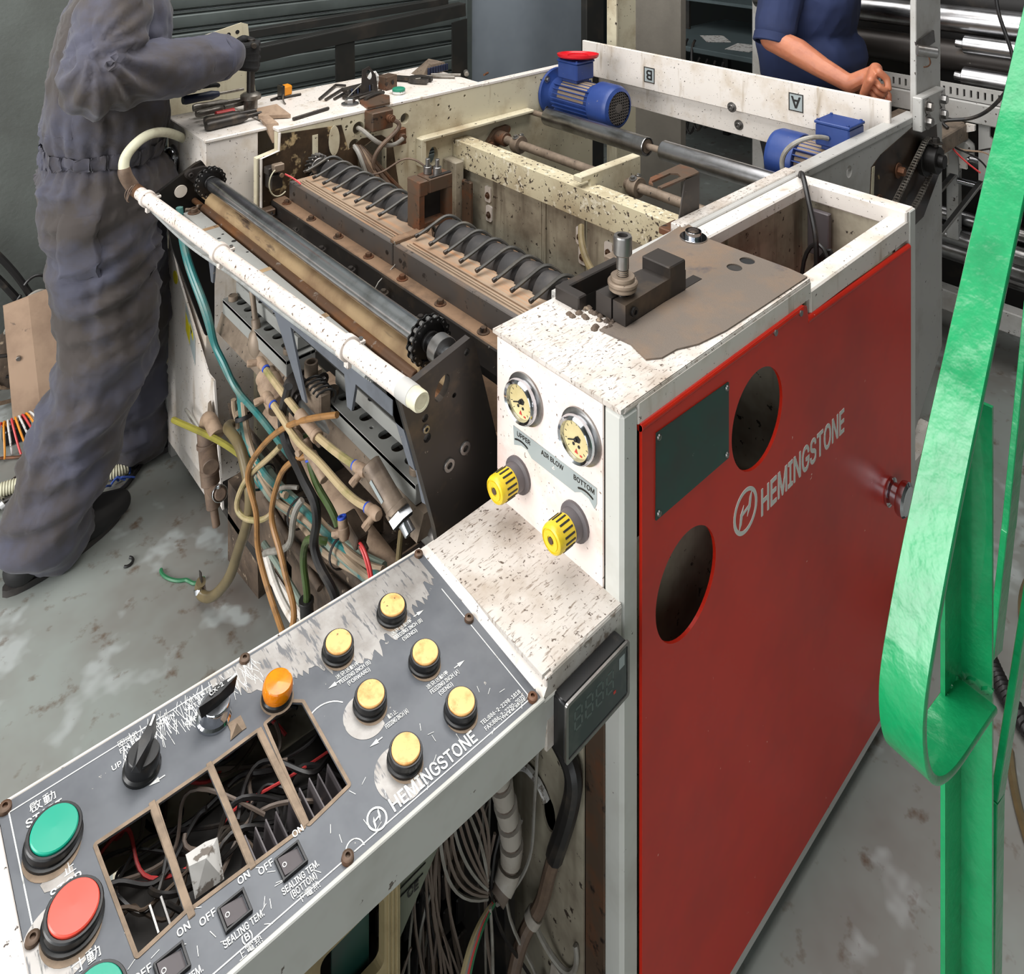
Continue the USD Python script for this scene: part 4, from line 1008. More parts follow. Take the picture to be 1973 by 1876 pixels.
WIRES = [
    ('green hose coming down inside the left end plate', 'tube_teal', .0075, [(.745, 2.125, .844), (.745, 2.098, .757), (.745, 2.050, .706), (.745, 1.980, .661), (.745, 1.929, .623), (.745, 1.890, .589), (.745, 1.850, .569), (.745, 1.789, .548), (.745, 1.740, .536), (.745, 1.723, .497), (.745, 1.717, .465)]),
    ('second green hose twisted with the first', 'tube_teal', .007, [(.735, 2.089, .858), (.735, 2.055, .775), (.735, 2.005, .726), (.735, 1.933, .682), (.735, 1.887, .644), (.735, 1.856, .602), (.735, 1.803, .582), (.735, 1.751, .559), (.735, 1.641, .554), (.735, 1.540, .550), (.735, 1.470, .545)]),
    ('thick olive hose hanging over the edge with a steel clip on its loose end', 'tube_olive', .011, [(.735, 1.767, .458), (.705, 1.695, .492), (.700, 1.635, .495), (.695, 1.593, .474), (.690, 1.562, .447), (.690, 1.567, .391), (.690, 1.614, .297), (.695, 1.667, .208), (.70, 1.738, .121), (.70, 1.813, .053), (.70, 1.860, .034), (.70, 1.853, .062)]),
    ('yellow-green tube with a free cut end', 'tube_yellow', .0072, [(.70, 2.035, .350), (.71, 1.90, .388), (.72, 1.743, .428), (.73, 1.65, .435)]),
    ('long black cable crossing the pneumatic tubes', 'tube_black', .0082, [(.690, 1.389, .744), (.690, 1.406, .706), (.690, 1.417, .665), (.690, 1.402, .633), (.685, 1.349, .622), (.680, 1.299, .612), (.680, 1.271, .600), (.680, 1.261, .569), (.68, 1.271, .526), (.68, 1.252, .501), (.685, 1.224, .482), (.69, 1.210, .455)]),
    ('dark green tube beside the black cable', 'tube_green', .0062, [(.700, 1.338, .672), (.700, 1.328, .639), (.695, 1.289, .613), (.695, 1.251, .601), (.700, 1.224, .575)]),
    ('upper beige air tube between two elbow fittings', 'tube_beige', .0065, [(.692, 1.50, .730), (.690, 1.424, .722), (.690, 1.347, .714)]),
    ('short beige air tube right of the joint', 'tube_beige', .0065, [(.690, 1.280, .708), (.690, 1.224, .713), (.690, 1.150, .726)]),
    ('lower beige air tube between two elbow fittings', 'tube_beige', .0062, [(.682, 1.44, .690), (.680, 1.381, .683), (.680, 1.320, .675), (.680, 1.261, .680), (.680, 1.189, .679), (.682, 1.10, .690)]),
    ('orange-brown tube arching over the bundle to the console', 'tube_orange', .0055, [(.70, 1.225, .768), (.685, 1.309, .724), (.678, 1.413, .650), (.672, 1.493, .567), (.672, 1.529, .495), (.675, 1.500, .449), (.675, 1.493, .391), (.675, 1.458, .342), (.67, 1.402, .319), (.66, 1.350, .320)]),
    ('orange-brown tube with dark spots hanging in the middle', 'tube_orange', .0055, [(.70, 1.330, .640), (.680, 1.381, .600), (.676, 1.414, .542), (.674, 1.425, .476), (.672, 1.392, .447), (.67, 1.356, .411), (.67, 1.330, .381), (.66, 1.324, .34)]),
    ('short tan tube crossing the green bundle', 'tube_beige', .0055, [(.70, 1.446, .595), (.682, 1.516, .521), (.676, 1.575, .448), (.674, 1.585, .403), (.685, 1.545, .40), (.71, 1.50, .43)]),
    ('curled white wire over the bundle', 'tube_grey', .004, [(.71, 1.474, .475), (.70, 1.440, .517), (.715, 1.400, .533)]),
    ('grey hose looping below the bundle', 'tube_grey', .0065, [(.745, 1.44, .47), (.730, 1.449, .434), (.730, 1.460, .386), (.730, 1.518, .329), (.730, 1.578, .285)]),
    ('dark green hose bent down into a black plug', 'tube_green', .0068, [(.74, 1.335, .455), (.720, 1.356, .458), (.720, 1.380, .434), (.720, 1.387, .390), (.720, 1.376, .354), (.720, 1.376, .325)]),
    ('flat white cable along the bottom edge', 'white_paint', .0075, [(.745, 1.604, .259), (.74, 1.566, .244), (.735, 1.518, .233), (.73, 1.438, .235)]),
    ('clear green tube beside the white cable', 'tube_teal_dusty', .0065, [(.75, 1.626, .265), (.75, 1.551, .262), (.75, 1.480, .255), (.745, 1.415, .255)]),
    ('red wire pair leaving the brown relay', 'wire_red', .0026, [(.730, 1.201, .542), (.728, 1.179, .542), (.727, 1.162, .528), (.727, 1.154, .510)]),
    ('second red wire leaving the brown relay', 'wire_red', .0026, [(.732, 1.206, .537), (.729, 1.186, .533), (.729, 1.172, .518), (.729, 1.164, .50)]),
    ('brown tube hanging behind the red wires', 'tube_olive', .0052, [(.77, 1.10, .66), (.765, 1.12, .60), (.76, 1.125, .53), (.755, 1.13, .47)]),
]
C_ = A0 = np.array([0, 0, 1.7])
for lab, m_, r, pts in WIRES:
    if 'end plate' in lab or 'twisted' in lab:      # these two start in front of the end plate
        pts = [tuple(C_ + (np.array(p) - C_) * (.925 + .075 * min(1, k / 8))) for k, p in enumerate(pts)]
    pth = spline(pts, 8)
    if 'steel clip' in lab:
        t = T('hose', lab, 'hose', tuple(pth[len(pth) // 2]))
        t.part('tube', tube(pth, r, 12), m_)
        t.part('hose_clip', ringm(pth[-6], pth[-3], .0135, .0105, 16), 'chrome')
        t.part('clip_tongue', bar(pth[-1], pth[-1] + np.array([.0, .004, .022]), .013, .002), 'dark_steel')
    else:
        solo('cable' if r < .005 or 'cable' in lab else 'air_tube', tube(pth, r, 9), m_, lab, 'cable' if r < .005 or 'cable' in lab else 'tube')
# bundle of dusty green tubes
bu = T('tube_bundle', 'thick bundle of dusty green and beige tubes tied with cable ties', 'tubes', (.77, 1.4, .38))
base = np.array([(.760, 1.775, .476), (.760, 1.766, .432), (.760, 1.724, .407), (.760, 1.670, .392), (.760, 1.593, .390), (.760, 1.475, .413), (.760, 1.379, .430), (.760, 1.272, .447), (.760, 1.17, .468)])
rb = np.random.RandomState(11)
for k in range(11):
    a = k * 2.4
    ro = .0075 * math.sqrt(k) * .9
    off = np.array([.5 * ro * math.cos(a), ro * math.cos(a), ro * math.sin(a)])
    wob = rb.normal(0, .0035, base.shape); wob[0] *= 2; wob[-1] *= 2
    bu.part('air_tube', wire(base + off + wob, .0062 + .0008 * (k % 3), 8, 6), ('tube_teal_dusty', 'tube_dusty', 'tube_teal', 'tube_dusty')[k % 4])
for i, t in ((.80, 0), (.55, 0), (.30, 0)):
    p = spline(base, 8)
    j = int(i * (len(p) - 1))
    d = unit(p[j + 1] - p[j - 1])
    bu.part('cable_tie', ringm(p[j] - d * .003, p[j] + d * .003, .0285, .0265, 20), 'cable_tie')
bu2 = T('tube_bundle', 'three green hoses tied with a black tie above the brown relay', 'tubes', (.745, 1.72, .47))
for k in range(3):
    o = np.array([0, .010 * (k - 1), .004 * (k % 2)])
    bu2.part('air_tube', wire(np.array([(.745, 1.73, .53), (.742, 1.71, .49), (.742, 1.68, .45), (.744, 1.62, .425), (.75, 1.53, .43)]) + o, .0065, 8, 6), 'tube_teal' if k else 'tube_dusty')
bu2.part('cable_tie', ringm((.743, 1.716, .502), (.743, 1.712, .494), .019, .017, 18), 'cable_tie')
# left lower air manifold
mf = T('pipe_fitting', 'stack of dusty brown pipe fittings beside the white skirt panel', 'pipe fittings', (.735, 1.89, .20))
mf.part('tee', cat(cyl((.735, 1.915, .375), (.735, 1.885, .255), .0215, 20), cyl((.735, 1.885, .255), (.737, 1.872, .205), .016, 16), cyl((.737, 1.872, .205), (.74, 1.862, .165), .009, 12), cyl((.735, 1.90, .33), (.72, 1.845, .325), .019, 18), ringm((.735, 1.907, .345), (.735, 1.905, .335), .0245, .02, 20), ringm((.735, 1.892, .29), (.735, 1.890, .28), .0225, .015, 20)), 'hose_brown')
mf.part('elbow', tube(spline([(.735, 1.915, .37), (.735, 1.905, .40), (.73, 1.87, .415), (.725, 1.82, .41)], 6), .0165, 14), 'dusty_beige')
mf.part('branch', cat(cyl((.735, 1.875, .245), (.725, 1.80, .285), .0125, 14), ringm((.729, 1.825, .272), (.727, 1.81, .28), .0165, .012, 16)), 'hose_brown')
mf.part('hose_clip', cat(ringm((.728, 1.815, .277), (.7265, 1.806, .282), .0175, .016, 16), hexn((.722, 1.806, .298), Z, .005, .007)), 'chrome')
rh = T('ring_holder', 'bent steel tab with a wire ring on the white skirt panel', 'holder', (.77, 2.05, .29))
rh.part('tab', prism(Polygon([(0, 0), (.075, .0), (.085, .035), (.055, .085), (.045, .075), (.04, .04)]), (.785, 2.065, .288), -Y, Z, -X, .004), 'dusty_steel', smooth=False)
rh.part('wire_ring', tube(np.array([(.775 - .03 * math.sin(t) * .3, 2.10 + .055 * math.cos(t), .278 + .022 * math.sin(t)) for t in np.linspace(0, 6.28, 24)]), .0035, 8), 'tube_grey')
rh.part('tab_screw', bolt((.781, 2.005, .325), -X, .006), 'dark_steel')
# machine interior: dark back, bed and dirty blocks behind the hoses
gi = T('machine_bed', 'grimy inner bed of the machine full of brown blocks and pipes', 'machine bed', (.95, 1.45, .05))
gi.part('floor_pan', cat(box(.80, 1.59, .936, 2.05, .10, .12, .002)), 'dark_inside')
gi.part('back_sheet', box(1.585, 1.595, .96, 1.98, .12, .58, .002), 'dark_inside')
mat('grime', L(96, 80, 66), .75, dirt=L(58, 48, 40), dirt_at=(.4, .66), dirt_scale=16, chip=L(150, 132, 112), chip_at=(.62, .68), chip_scale=40, bump=.4, bump_scale=60)
gi.part('brown_plate', cat(box(.80, .98, 1.08, 1.62, .30, .34, .004), box(.80, .86, 1.02, 1.70, .20, .30, .004), box(.80, .83, 1.40, 1.60, .14, .28, .004)), 'grime')
gi.part('brown_sheet', hull(np.array([(x, y, z) for x in (.795, .80) for y, z in ((1.93, .40), (1.62, .40), (1.62, .15), (1.75, .15))])), 'grime', label='dark stained sheet below the hose')
rb = np.random.RandomState(5)
for k in range(16):
    y, z = rb.uniform(1.1, 1.75), rb.uniform(.33, .62)
    gi.part('valve_block', box(.80 + rb.uniform(0, .03), .86 + rb.uniform(0, .03), y, y + rb.uniform(.03, .07), z, z + rb.uniform(.02, .05), .003), ('grime', 'dusty_beige', 'dark_steel', 'dusty_steel')[k % 4])
gi.part('long_pipe', cat(cyl((.80, 1.70, .49), (.80, 1.12, .44), .022, 18)), 'dusty_beige', label='tan painted pipe behind the bundle')
gi.part('relay', cat(obox((.735, 1.225, .548), (0, -1, -.3), (1, 0, 0), (0, -.3, 1), .026, .012, .014, .002), cyl((.735, 1.205, .538), (.735, 1.19, .53), .008, 10)), 'grime', label='brown relay')
gi.part('black_plug', cat(cyl((.72, 1.376, .325), (.722, 1.376, .295), .013, 14), cyl((.72, 1.376, .33), (.72, 1.376, .323), .0145, 14)), 'tube_black')
for y, z, y2, z2 in ((1.65, .37, 1.40, .40), (1.58, .28, 1.30, .33), (1.45, .36, 1.10, .40), (1.70, .30, 1.45, .26)):
    gi.part('thin_pipe', cyl((.785, y, z), (.79, y2, z2), .008, 12), 'grime')
gi.part('foot_block', cat(hull(np.array([(x, y, z) for x, y, z in ((.80, 1.94, .0), (.90, 1.96, 0), (.89, 1.80, 0), (.81, 1.785, 0), (.80, 1.94, .20), (.90, 1.96, .20), (.89, 1.79, .20), (.80, 1.775, .20))]))), 'foot_wood' if 'foot_wood' in MAT else 'grime', label='worn wooden block under the machine')
gi.part('bottom_rail', cat(hull(np.array([(.795, 1.60, .14), (.795, 1.0, .14), (.795, 1.60, .16), (.795, 1.0, .16), (.805, 1.60, .14), (.805, 1.0, .16)]))), 'white_paint')
gi.part('bottom_rail', cat(bar((.79, 1.735, .14), (.79, 1.50, .135), .006, .035)), 'white_paint')

# ------------------------------------------------------------------ sealing bars with heater coils
mat('tan_board', L(160, 138, 116), .75, dirt=L(128, 108, 90), dirt_at=(.42, .7), dirt_scale=5, streak=L(168, 124, 88), streak_at=(.52, .68), streak_map=(60, 3, 60), chip=L(100, 84, 72), chip_at=(.68, .72), chip_scale=40, bump=.1)
mat('side_bar', L(98, 92, 88), .5, .25, dirt=L(118, 98, 82), dirt_at=(.5, .75), dirt_scale=7, chip=L(58, 52, 48), chip_at=(.62, .67), chip_scale=40)
mat('rubber_black', L(44, 42, 42), .6, dirt=L(74, 68, 64), dirt_at=(.5, .75), dirt_scale=12)
mat('tube_dark', L(64, 62, 58), .4, dirt=L(104, 96, 84), dirt_at=(.5, .75), dirt_scale=20)
mat('dust_brown', L(134, 106, 82), .85, dirt=L(104, 82, 64), dirt_at=(.45, .7), dirt_scale=20)
sb = T('sealing_bar', 'long dusty sealing bar with tan top strips and black coil rollers', 'sealing bar', (1.06, 1.5, .74))
for y0, y1 in ((1.512, 2.02), (.93, 1.508)):
    sb.part('side_bar', box(1.005, 1.018, y0, y1, .818, .877, .002), 'side_bar')
    sb.part('top_board', box(1.018, 1.096, y0 + .004, y1 - .004, .862, .8775, .002), 'tan_board')
    for x, w in ((1.024, .004), (1.031, .005), (1.040, .003)):
        sb.part('board_ridge', box(x - w / 2, x + w / 2, y0 + .02, y1 - .03, .877, .8815, .001), 'tan_board')
    for y in (y0 + .02, y1 - .03):
        sb.part('bar_screw', cyl((1.006, y, .85), (1.0035, y, .85), .005, 12), 'dark_steel')
sb.part('ledge', box(.972, 1.010, .96, 2.055, .812, .826, .002), 'dust_brown', label='dusty brown ledge of the sealing bar')
sb.part('ledge_face', box(.968, .976, .96, 2.055, .775, .824, .002), 'dark_steel')
sb.part('lower_beam', box(.985, 1.10, .93, 2.05, .742, .812, .003), 'black_plate', label='black lower beam of the sealing bar')
for k, y in enumerate(np.linspace(1.03, 2.0, 8)):
    sb.part('ledge_bolt', bolt((.988, y, .826), Z, .0075, .008), 'rusty_steel')
    sb.part('hanging_bolt', cat(cyl((.952, y + .02, .80), (.952, y + .02, .772), .005, 8), bolt((.952, y + .02, .80), Z, .007), hexn((.952, y + .02, .765), Z, .008, .007)), 'dark_steel')
for k, y in enumerate((1.20, 1.45, 1.70)):
    sb.part('hanger', box(.955, .975, y - .01, y + .03, .68, .775, .002), 'dark_steel')
sb.part('joint_cap', cat(box(1.006, 1.05, 1.50, 1.522, .876, .886, .002), box(1.02, 1.10, 1.505, 1.53, .876, .882, .001)), 'dust_brown')
sb.part('string', wire([(1.003, 1.50, .885), (1.002, 1.50, .83), (.957, 1.495, .81), (.955, 1.49, .76)], .0013, 5, 3), 'tube_grey')
for (y0, y1, n) in ((1.575, 2.015, 8), (.985, 1.475, 9)):
    sb.part('roller_core', cyl((1.128, y0 - .02, .872), (1.128, y1 + .01, .872), .026, 20), 'black_plate')
    st_ = (y1 - y0) / n
    for k in range(n):
        y = y0 + st_ * (k + .5)
        d = unit(np.array([-.10, 1, .0]))
        c = np.array([1.128, y, .872])
        sb.part('coil_segment', cat(rev([(0, -st_ * .47), (.030, -st_ * .47), (.0385, -st_ * .34), (.041, 0), (.0385, st_ * .34), (.030, st_ * .47), (0, st_ * .47)], c, d, 24)), 'rubber_black', label='black rubber coil segment')
        yt = y + st_ * .48
        pth = [(1.052, yt + .010, .8885), (1.075, yt + .008, .895), (1.105, yt + .003, .908), (1.132, yt - .004, .917), (1.156, yt - .014, .905), (1.172, yt - .030, .872), (1.178, yt - .05, .83)]
        t = sb.part('heater_tube', wire(pth, .0042, 7, 5), 'tube_dark', label='thin tube bent over the coil')
        sb.part('tube_tip', cyl((1.050, yt + .0102, .888), (1.058, yt + .0096, .8905), .0047, 8), 'dark_steel', t)
# dusty bed below
gi.part('dust_sheet', box(.90, 1.58, .96, 2.05, .600, .610, .002), 'dust_brown', label='tan dust covered sheet below the sealing bar')
gi.part('drum', cat(cyl((.93, 1.12, .60), (.93, 1.0, .60), .075, 28), ringm((.93, 1.115, .60), (.93, 1.10, .60), .08, .075, 28)), 'dust_brown', label='dust covered drum')
gi.part('cross_bar', cat(box(.88, .90, .96, 2.0, .60, .74, .002)), 'black_plate')
# spiral gear and end bracket at the left plate
sg = T('worm_gear', 'small grey helical gear at the far end of the sealing bar', 'gear', (1.10, 2.02, .86))
sg.part('gear_body', cyl((1.10, 2.050, .892), (1.10, 2.022, .892), .026, 24), 'bare_steel')
for k in range(18):
    a = k * 2 * math.pi / 18
    c = np.array([1.10 + .029 * math.cos(a), 2.036, .892 + .029 * math.sin(a)])
    q = np.array([math.cos(a), 0, math.sin(a)])
    tt = np.array([-math.sin(a), 0, math.cos(a)])
    sg.part('gear_tooth', obox(c, q, unit(Y + .5 * tt), np.cross(q, unit(Y + .5 * tt)), .005, .014, .0025, .001), 'bare_steel')
lb = T('limit_switch', 'small grimy limit switch block with a loop of wire', 'switch', (.965, 2.03, .86))
lb.part('switch_body', cat(box(.950, .985, 2.015, 2.055, .865, .905, .003), box(.945, .975, 2.02, 2.05, .905, .925, .002)), 'dark_steel')
lb.part('white_block', box(.955, .985, 2.005, 2.025, .915, .935, .002), 'dusty_steel')
lb.part('brass_screw', cyl((.975, 2.005, .905), (.975, 2.0, .905), .006, 12), 'dust_brown')
lb.part('wire_loop', wire([(.955, 2.0, .925), (.940, 2.0, .905), (.940, 2.0, .875), (.955, 2.0, .855), (.985, 2.0, .86)], .002, 5, 5), 'hose_cream')
lb.part('red_wire', wire([(.985, 2.005, .905), (1.0, 1.985, .895), (1.012, 1.965, .882)], .0025, 5, 4), 'wire_red')
for y, z in ((2.03, .80), (2.0, .775)):
    lb.part('bracket', box(.93, .965, y - .015, y + .015, z - .01, z + .015, .003), 'rusty_steel')
# clamp block in the middle of the bar
kb_ = T('clamp_block', 'rusty steel clamp block with a square recess and two bright screws', 'clamp block', (1.134, 1.542, .877))
fw_ = sbox(1.085, .878, 1.183, .990).difference(sbox(1.100, .892, 1.166, .962))
kb_.part('block', cat(plate_y(fw_, 1.517, .030), box(1.085, 1.183, 1.545, 1.567, .878, .990, .002), box(1.0845, 1.110, 1.516, 1.568, .958, .9935, .002), box(1.114, 1.184, 1.516, 1.568, .960, .9935, .002)), 'rusty_steel', smooth=False)
kb_.part('recess_back', box(1.098, 1.168, 1.543, 1.5452, .89, .965, .0005), 'dark_inside')
for x, y in ((1.135, 1.552), (1.150, 1.533)):
    s_ = kb_.part('clamp_screw', cat(cyl((x, y, .9935), (x, y, 1.012), .0105, 18), cyl((x, y, 1.012), (x, y, 1.03), .0055, 12)), 'bare_steel')
kb_.part('slot_plate', box(1.12, 1.182, 1.519, 1.528, .9935, .9965, .0005), 'dark_steel')
# tall clamp screw on the cabinet
cs = T('clamp_screw_unit', 'tall cap screw through a split steel clamp on the cabinet top', 'clamp', (.97, .81, .96))
cs.part('cap_screw', cat(rev([(0, 1.128), (.0085, 1.128), (.0085, 1.142), (.0135, 1.142), (.0150, 1.139), (.0150, 1.114), (.0135, 1.112), (.0100, 1.112), (.0100, 1.090), (.0085, 1.088), (.0085, .985), (0, .985)][::-1], (.968, .803, 0), Z, 28)), 'bare_steel', label='bright steel cap screw')
cs.part('screw_thread', cat(*[ringm((.968, .803, z), (.968, .803, z + .0016), .0095, .008, 20, .0004) for z in np.arange(1.050, 1.09, .0030)]), 'dusty_steel')
cs.part('washer', cat(ringm((.968, .803, 1.072), (.968, .803, 1.079), .019, .0095, 28), ringm((.968, .803, 1.064), (.968, .803, 1.072), .024, .0095, 28, .002), ringm((.968, .803, 1.056), (.968, .803, 1.064), .022, .0095, 28, .002)), 'dusty_steel')
blk = plate_z(Polygon([(.942, .776), (1.045, .780), (1.105, .780), (1.105, .815), (1.05, .832), (.942, .836)]).difference(unary_union([circ(.968, .803, .0125, 24), sbox(.93, .801, .962, .8045)])), 1.018, .032)
cs.part('split_clamp', cat(blk, box(1.06, 1.105, .780, .838, 1.0145, 1.068, .002), cyl((.968, .803, .955), (.968, .803, 1.018), .0215, 24)), 'dark_steel', smooth=30, label='dark split clamp block')
cs.part('clamp_bolt', bolt((.962, .776, 1.034), -Y, .0075, .004, washer=False, socket=True), 'black_plate')
cs.part('end_block', cat(box(.925, .945, .858, .905, .965, 1.036, .002), box(.925, 1.075, .895, .912, 1.004, 1.036, .002)), 'dark_steel', label='dark angle bracket with flaked edges')
cs.part('dirt_heap', cat(*[rev([(0, 0), (.006, .001), (.003, .004), (0, .005)], (x, y, 1.0135), Z, 7) for x, y in zip(rb.uniform(.905, .95, 30), rb.uniform(.79, .87, 30))]), 'grime', kind='stuff', label='crumbs of rusty dirt')
# brown textured mat
mat('mat_brown', L(106, 95, 85), .75, dirt=L(122, 100, 80), dirt_at=(.48, .72), dirt_scale=9, chip=L(86, 78, 76), chip_at=(.58, .68), chip_scale=14, bump=.25, bump_scale=380, stretch=None)
mt_ = Polygon([(.909, .800), (.915, .744), (.902, .705), (.922, .692), (.955, .690), (.99, .676), (1.05, .668), (1.15, .666), (1.298, .664), (1.302, .70), (1.296, .86), (1.325, .935), (1.22, .925), (1.085, .918), (1.085, .800), (.95, .795)])
mt_ = mt_.difference(unary_union([circ(1.272, .765, .0135, 20), circ(1.233, .767, .0135, 20)]))
solo('rubber_mat', plate_z(mt_, 1.0145, .0022), 'mat_brown', 'worn brown ribbed mat torn at one edge on the cabinet top', 'mat', smooth=False)
cab.part('vent_hole', cat(cyl((1.272, .765, 1.0135), (1.272, .765, 1.0144), .0135, 20)), 'black_hole')
cab.part('vent_hole', cat(cyl((1.233, .767, 1.0135), (1.233, .767, 1.0144), .0135, 20)), 'dark_inside')
cab.part('worn_slot', box(1.10, 1.155, .782, .80, 1.0166, 1.0176, .0004), 'dark_steel')
be = T('bearing_ring', 'loose flanged bearing ring lying on the brown mat', 'bearing', (1.277, .884, 1.0167))
be.part('flange', ringm((1.277, .884, 1.0167), (1.277, .884, 1.0197), .026, .012, 32), 'chrome')
be.part('ring', ringm((1.277, .884, 1.0197), (1.277, .884, 1.031), .0155, .0115, 32), 'chrome')
solo('green_hose_end', wire([(1.20, 1.105, .99), (1.155, 1.06, .975), (1.115, 1.0, .965), (1.09, .945, .968)], .007, 9, 6), 'tube_olive', 'loose olive hose end behind the tall cap screw', 'hose')
ck = T('clamp_stud', 'small grey stud standing on the rail behind the cap screw', 'stud', (1.10, .925, 1.016))
ck.part('stud', cat(cyl((1.15, .955, 1.0), (1.15, .955, 1.03), .006, 12), cyl((1.15, .955, 1.03), (1.15, .955, 1.038), .010, 16), box(1.12, 1.18, .94, .975, .985, 1.002, .002)), 'dusty_steel')
bkt = T('bent_bracket', 'dark bent metal bracket with a forked top on the cross beam end', 'bracket', (1.36, .955, 1.0))
bkt.part('upright', hull(np.array([(x, y, z) for x, z in ((1.325, .995), (1.40, .995), (1.352, 1.092), (1.402, 1.09)) for y in (.955, .958)])), 'dark_steel')
fk = Polygon([(1.27, .955), (1.40, .955), (1.41, .975), (1.41, 1.01), (1.30, 1.005), (1.275, .99)]).difference(Polygon([(1.262, .965), (1.35, .965), (1.36, .98), (1.35, .992), (1.285, .990)]))
bkt.part('fork', plate_z(fk, 1.090, .004), 'rusty_steel', smooth=False)
bkt.part('foot', box(1.30, 1.355, .945, .985, .985, .999, .002), 'rusty_steel')

# ------------------------------------------------------------------ shafts and rollers at the back
sh = T('shaft', 'long brown shaft with clamp collars behind the flaking cross beam', 'shaft', (1.66, 1.45, .88))
sh.part('rod', cyl((1.795, 2.055, .822), (1.795, .955, .822), .0145, 20), 'dusty_steel')
sh.part('flange_bearing', cat(prism(unary_union([circ(1.795, .822, .030), circ(1.755, .805, .014), circ(1.835, .84, .014)]).convex_hull, (0, 2.055, 0), X, Z, -Y, .016), cyl((1.795, 2.04, .822), (1.795, 2.0, .822), .024, 20), bolt((1.755, 2.039, .805), -Y, .010)), 'rusty_steel')
for y in (1.955, 1.455):
    c_ = sh.part('collar', cat(ringm((1.795, y, .822), (1.795, y - .03, .822), .029, .0146, 24), box(1.78, 1.812, y - .008, y + .004, .70, .795, .002)), 'dusty_steel')
    sh.part('collar_bolt', cat(bolt((1.782, y - .015, .848), (-.3, 0, 1), .007), bolt((1.808, y - .015, .848), (.5, 0, 1), .007)), 'bare_steel', c_)
sh.part('lever_plate', cat(hull(np.array([(x, y, z) for x, y in ((1.64, 1.475), (1.86, 1.475)) for z in (.79, .885)] + [(x, y + .01, z) for x, y in ((1.64, 1.475), (1.86, 1.475)) for z in (.79, .885)])), box(1.60, 1.86, 1.475, 1.505, .872, .888, .002)), 'cream_paint', label='cream lever plate clamped on the shaft')
rl = T('guide_roller', 'pair of bright steel guide rollers end to end between the side plates', 'roller', (1.95, 1.5, .85))
rl.part('axle', cyl((1.955, 2.058, .876), (1.945, .950, .893), .010, 16), 'dusty_steel')
for y0, y1 in ((1.965, 1.515), (1.462, 1.02)):
    z0, z1 = .876 + (2.058 - y0) * .0153, .876 + (2.058 - y1) * .0153
    r_ = rl.part('roller', rev([(.014, .004), (.026, .004), (.0285, .0), (.030, .003), (.030, y0 - y1 - .003), (.0285, y0 - y1), (.026, y0 - y1), (.0255, y0 - y1 - .006), (.014, y0 - y1 - .006)], (1.955, y0, z0), (-.009, y1 - y0, z1 - z0), 40), 'roller_steel')
    rl.part('roller_bearing', cyl((1.95, y1 + .010, z1), (1.95, y1 + .003, z1), .022, 24), 'dusty_steel', r_)

# ------------------------------------------------------------------ electric motors
mat('motor_blue', L(34, 58, 118), .42, dirt=L(46, 70, 130), dirt_at=(.45, .7), dirt_scale=8, chip=L(120, 116, 120), chip_at=(.70, .72), chip_scale=60, bump=.05)
mat('motor_dust', L(140, 122, 104), .8)


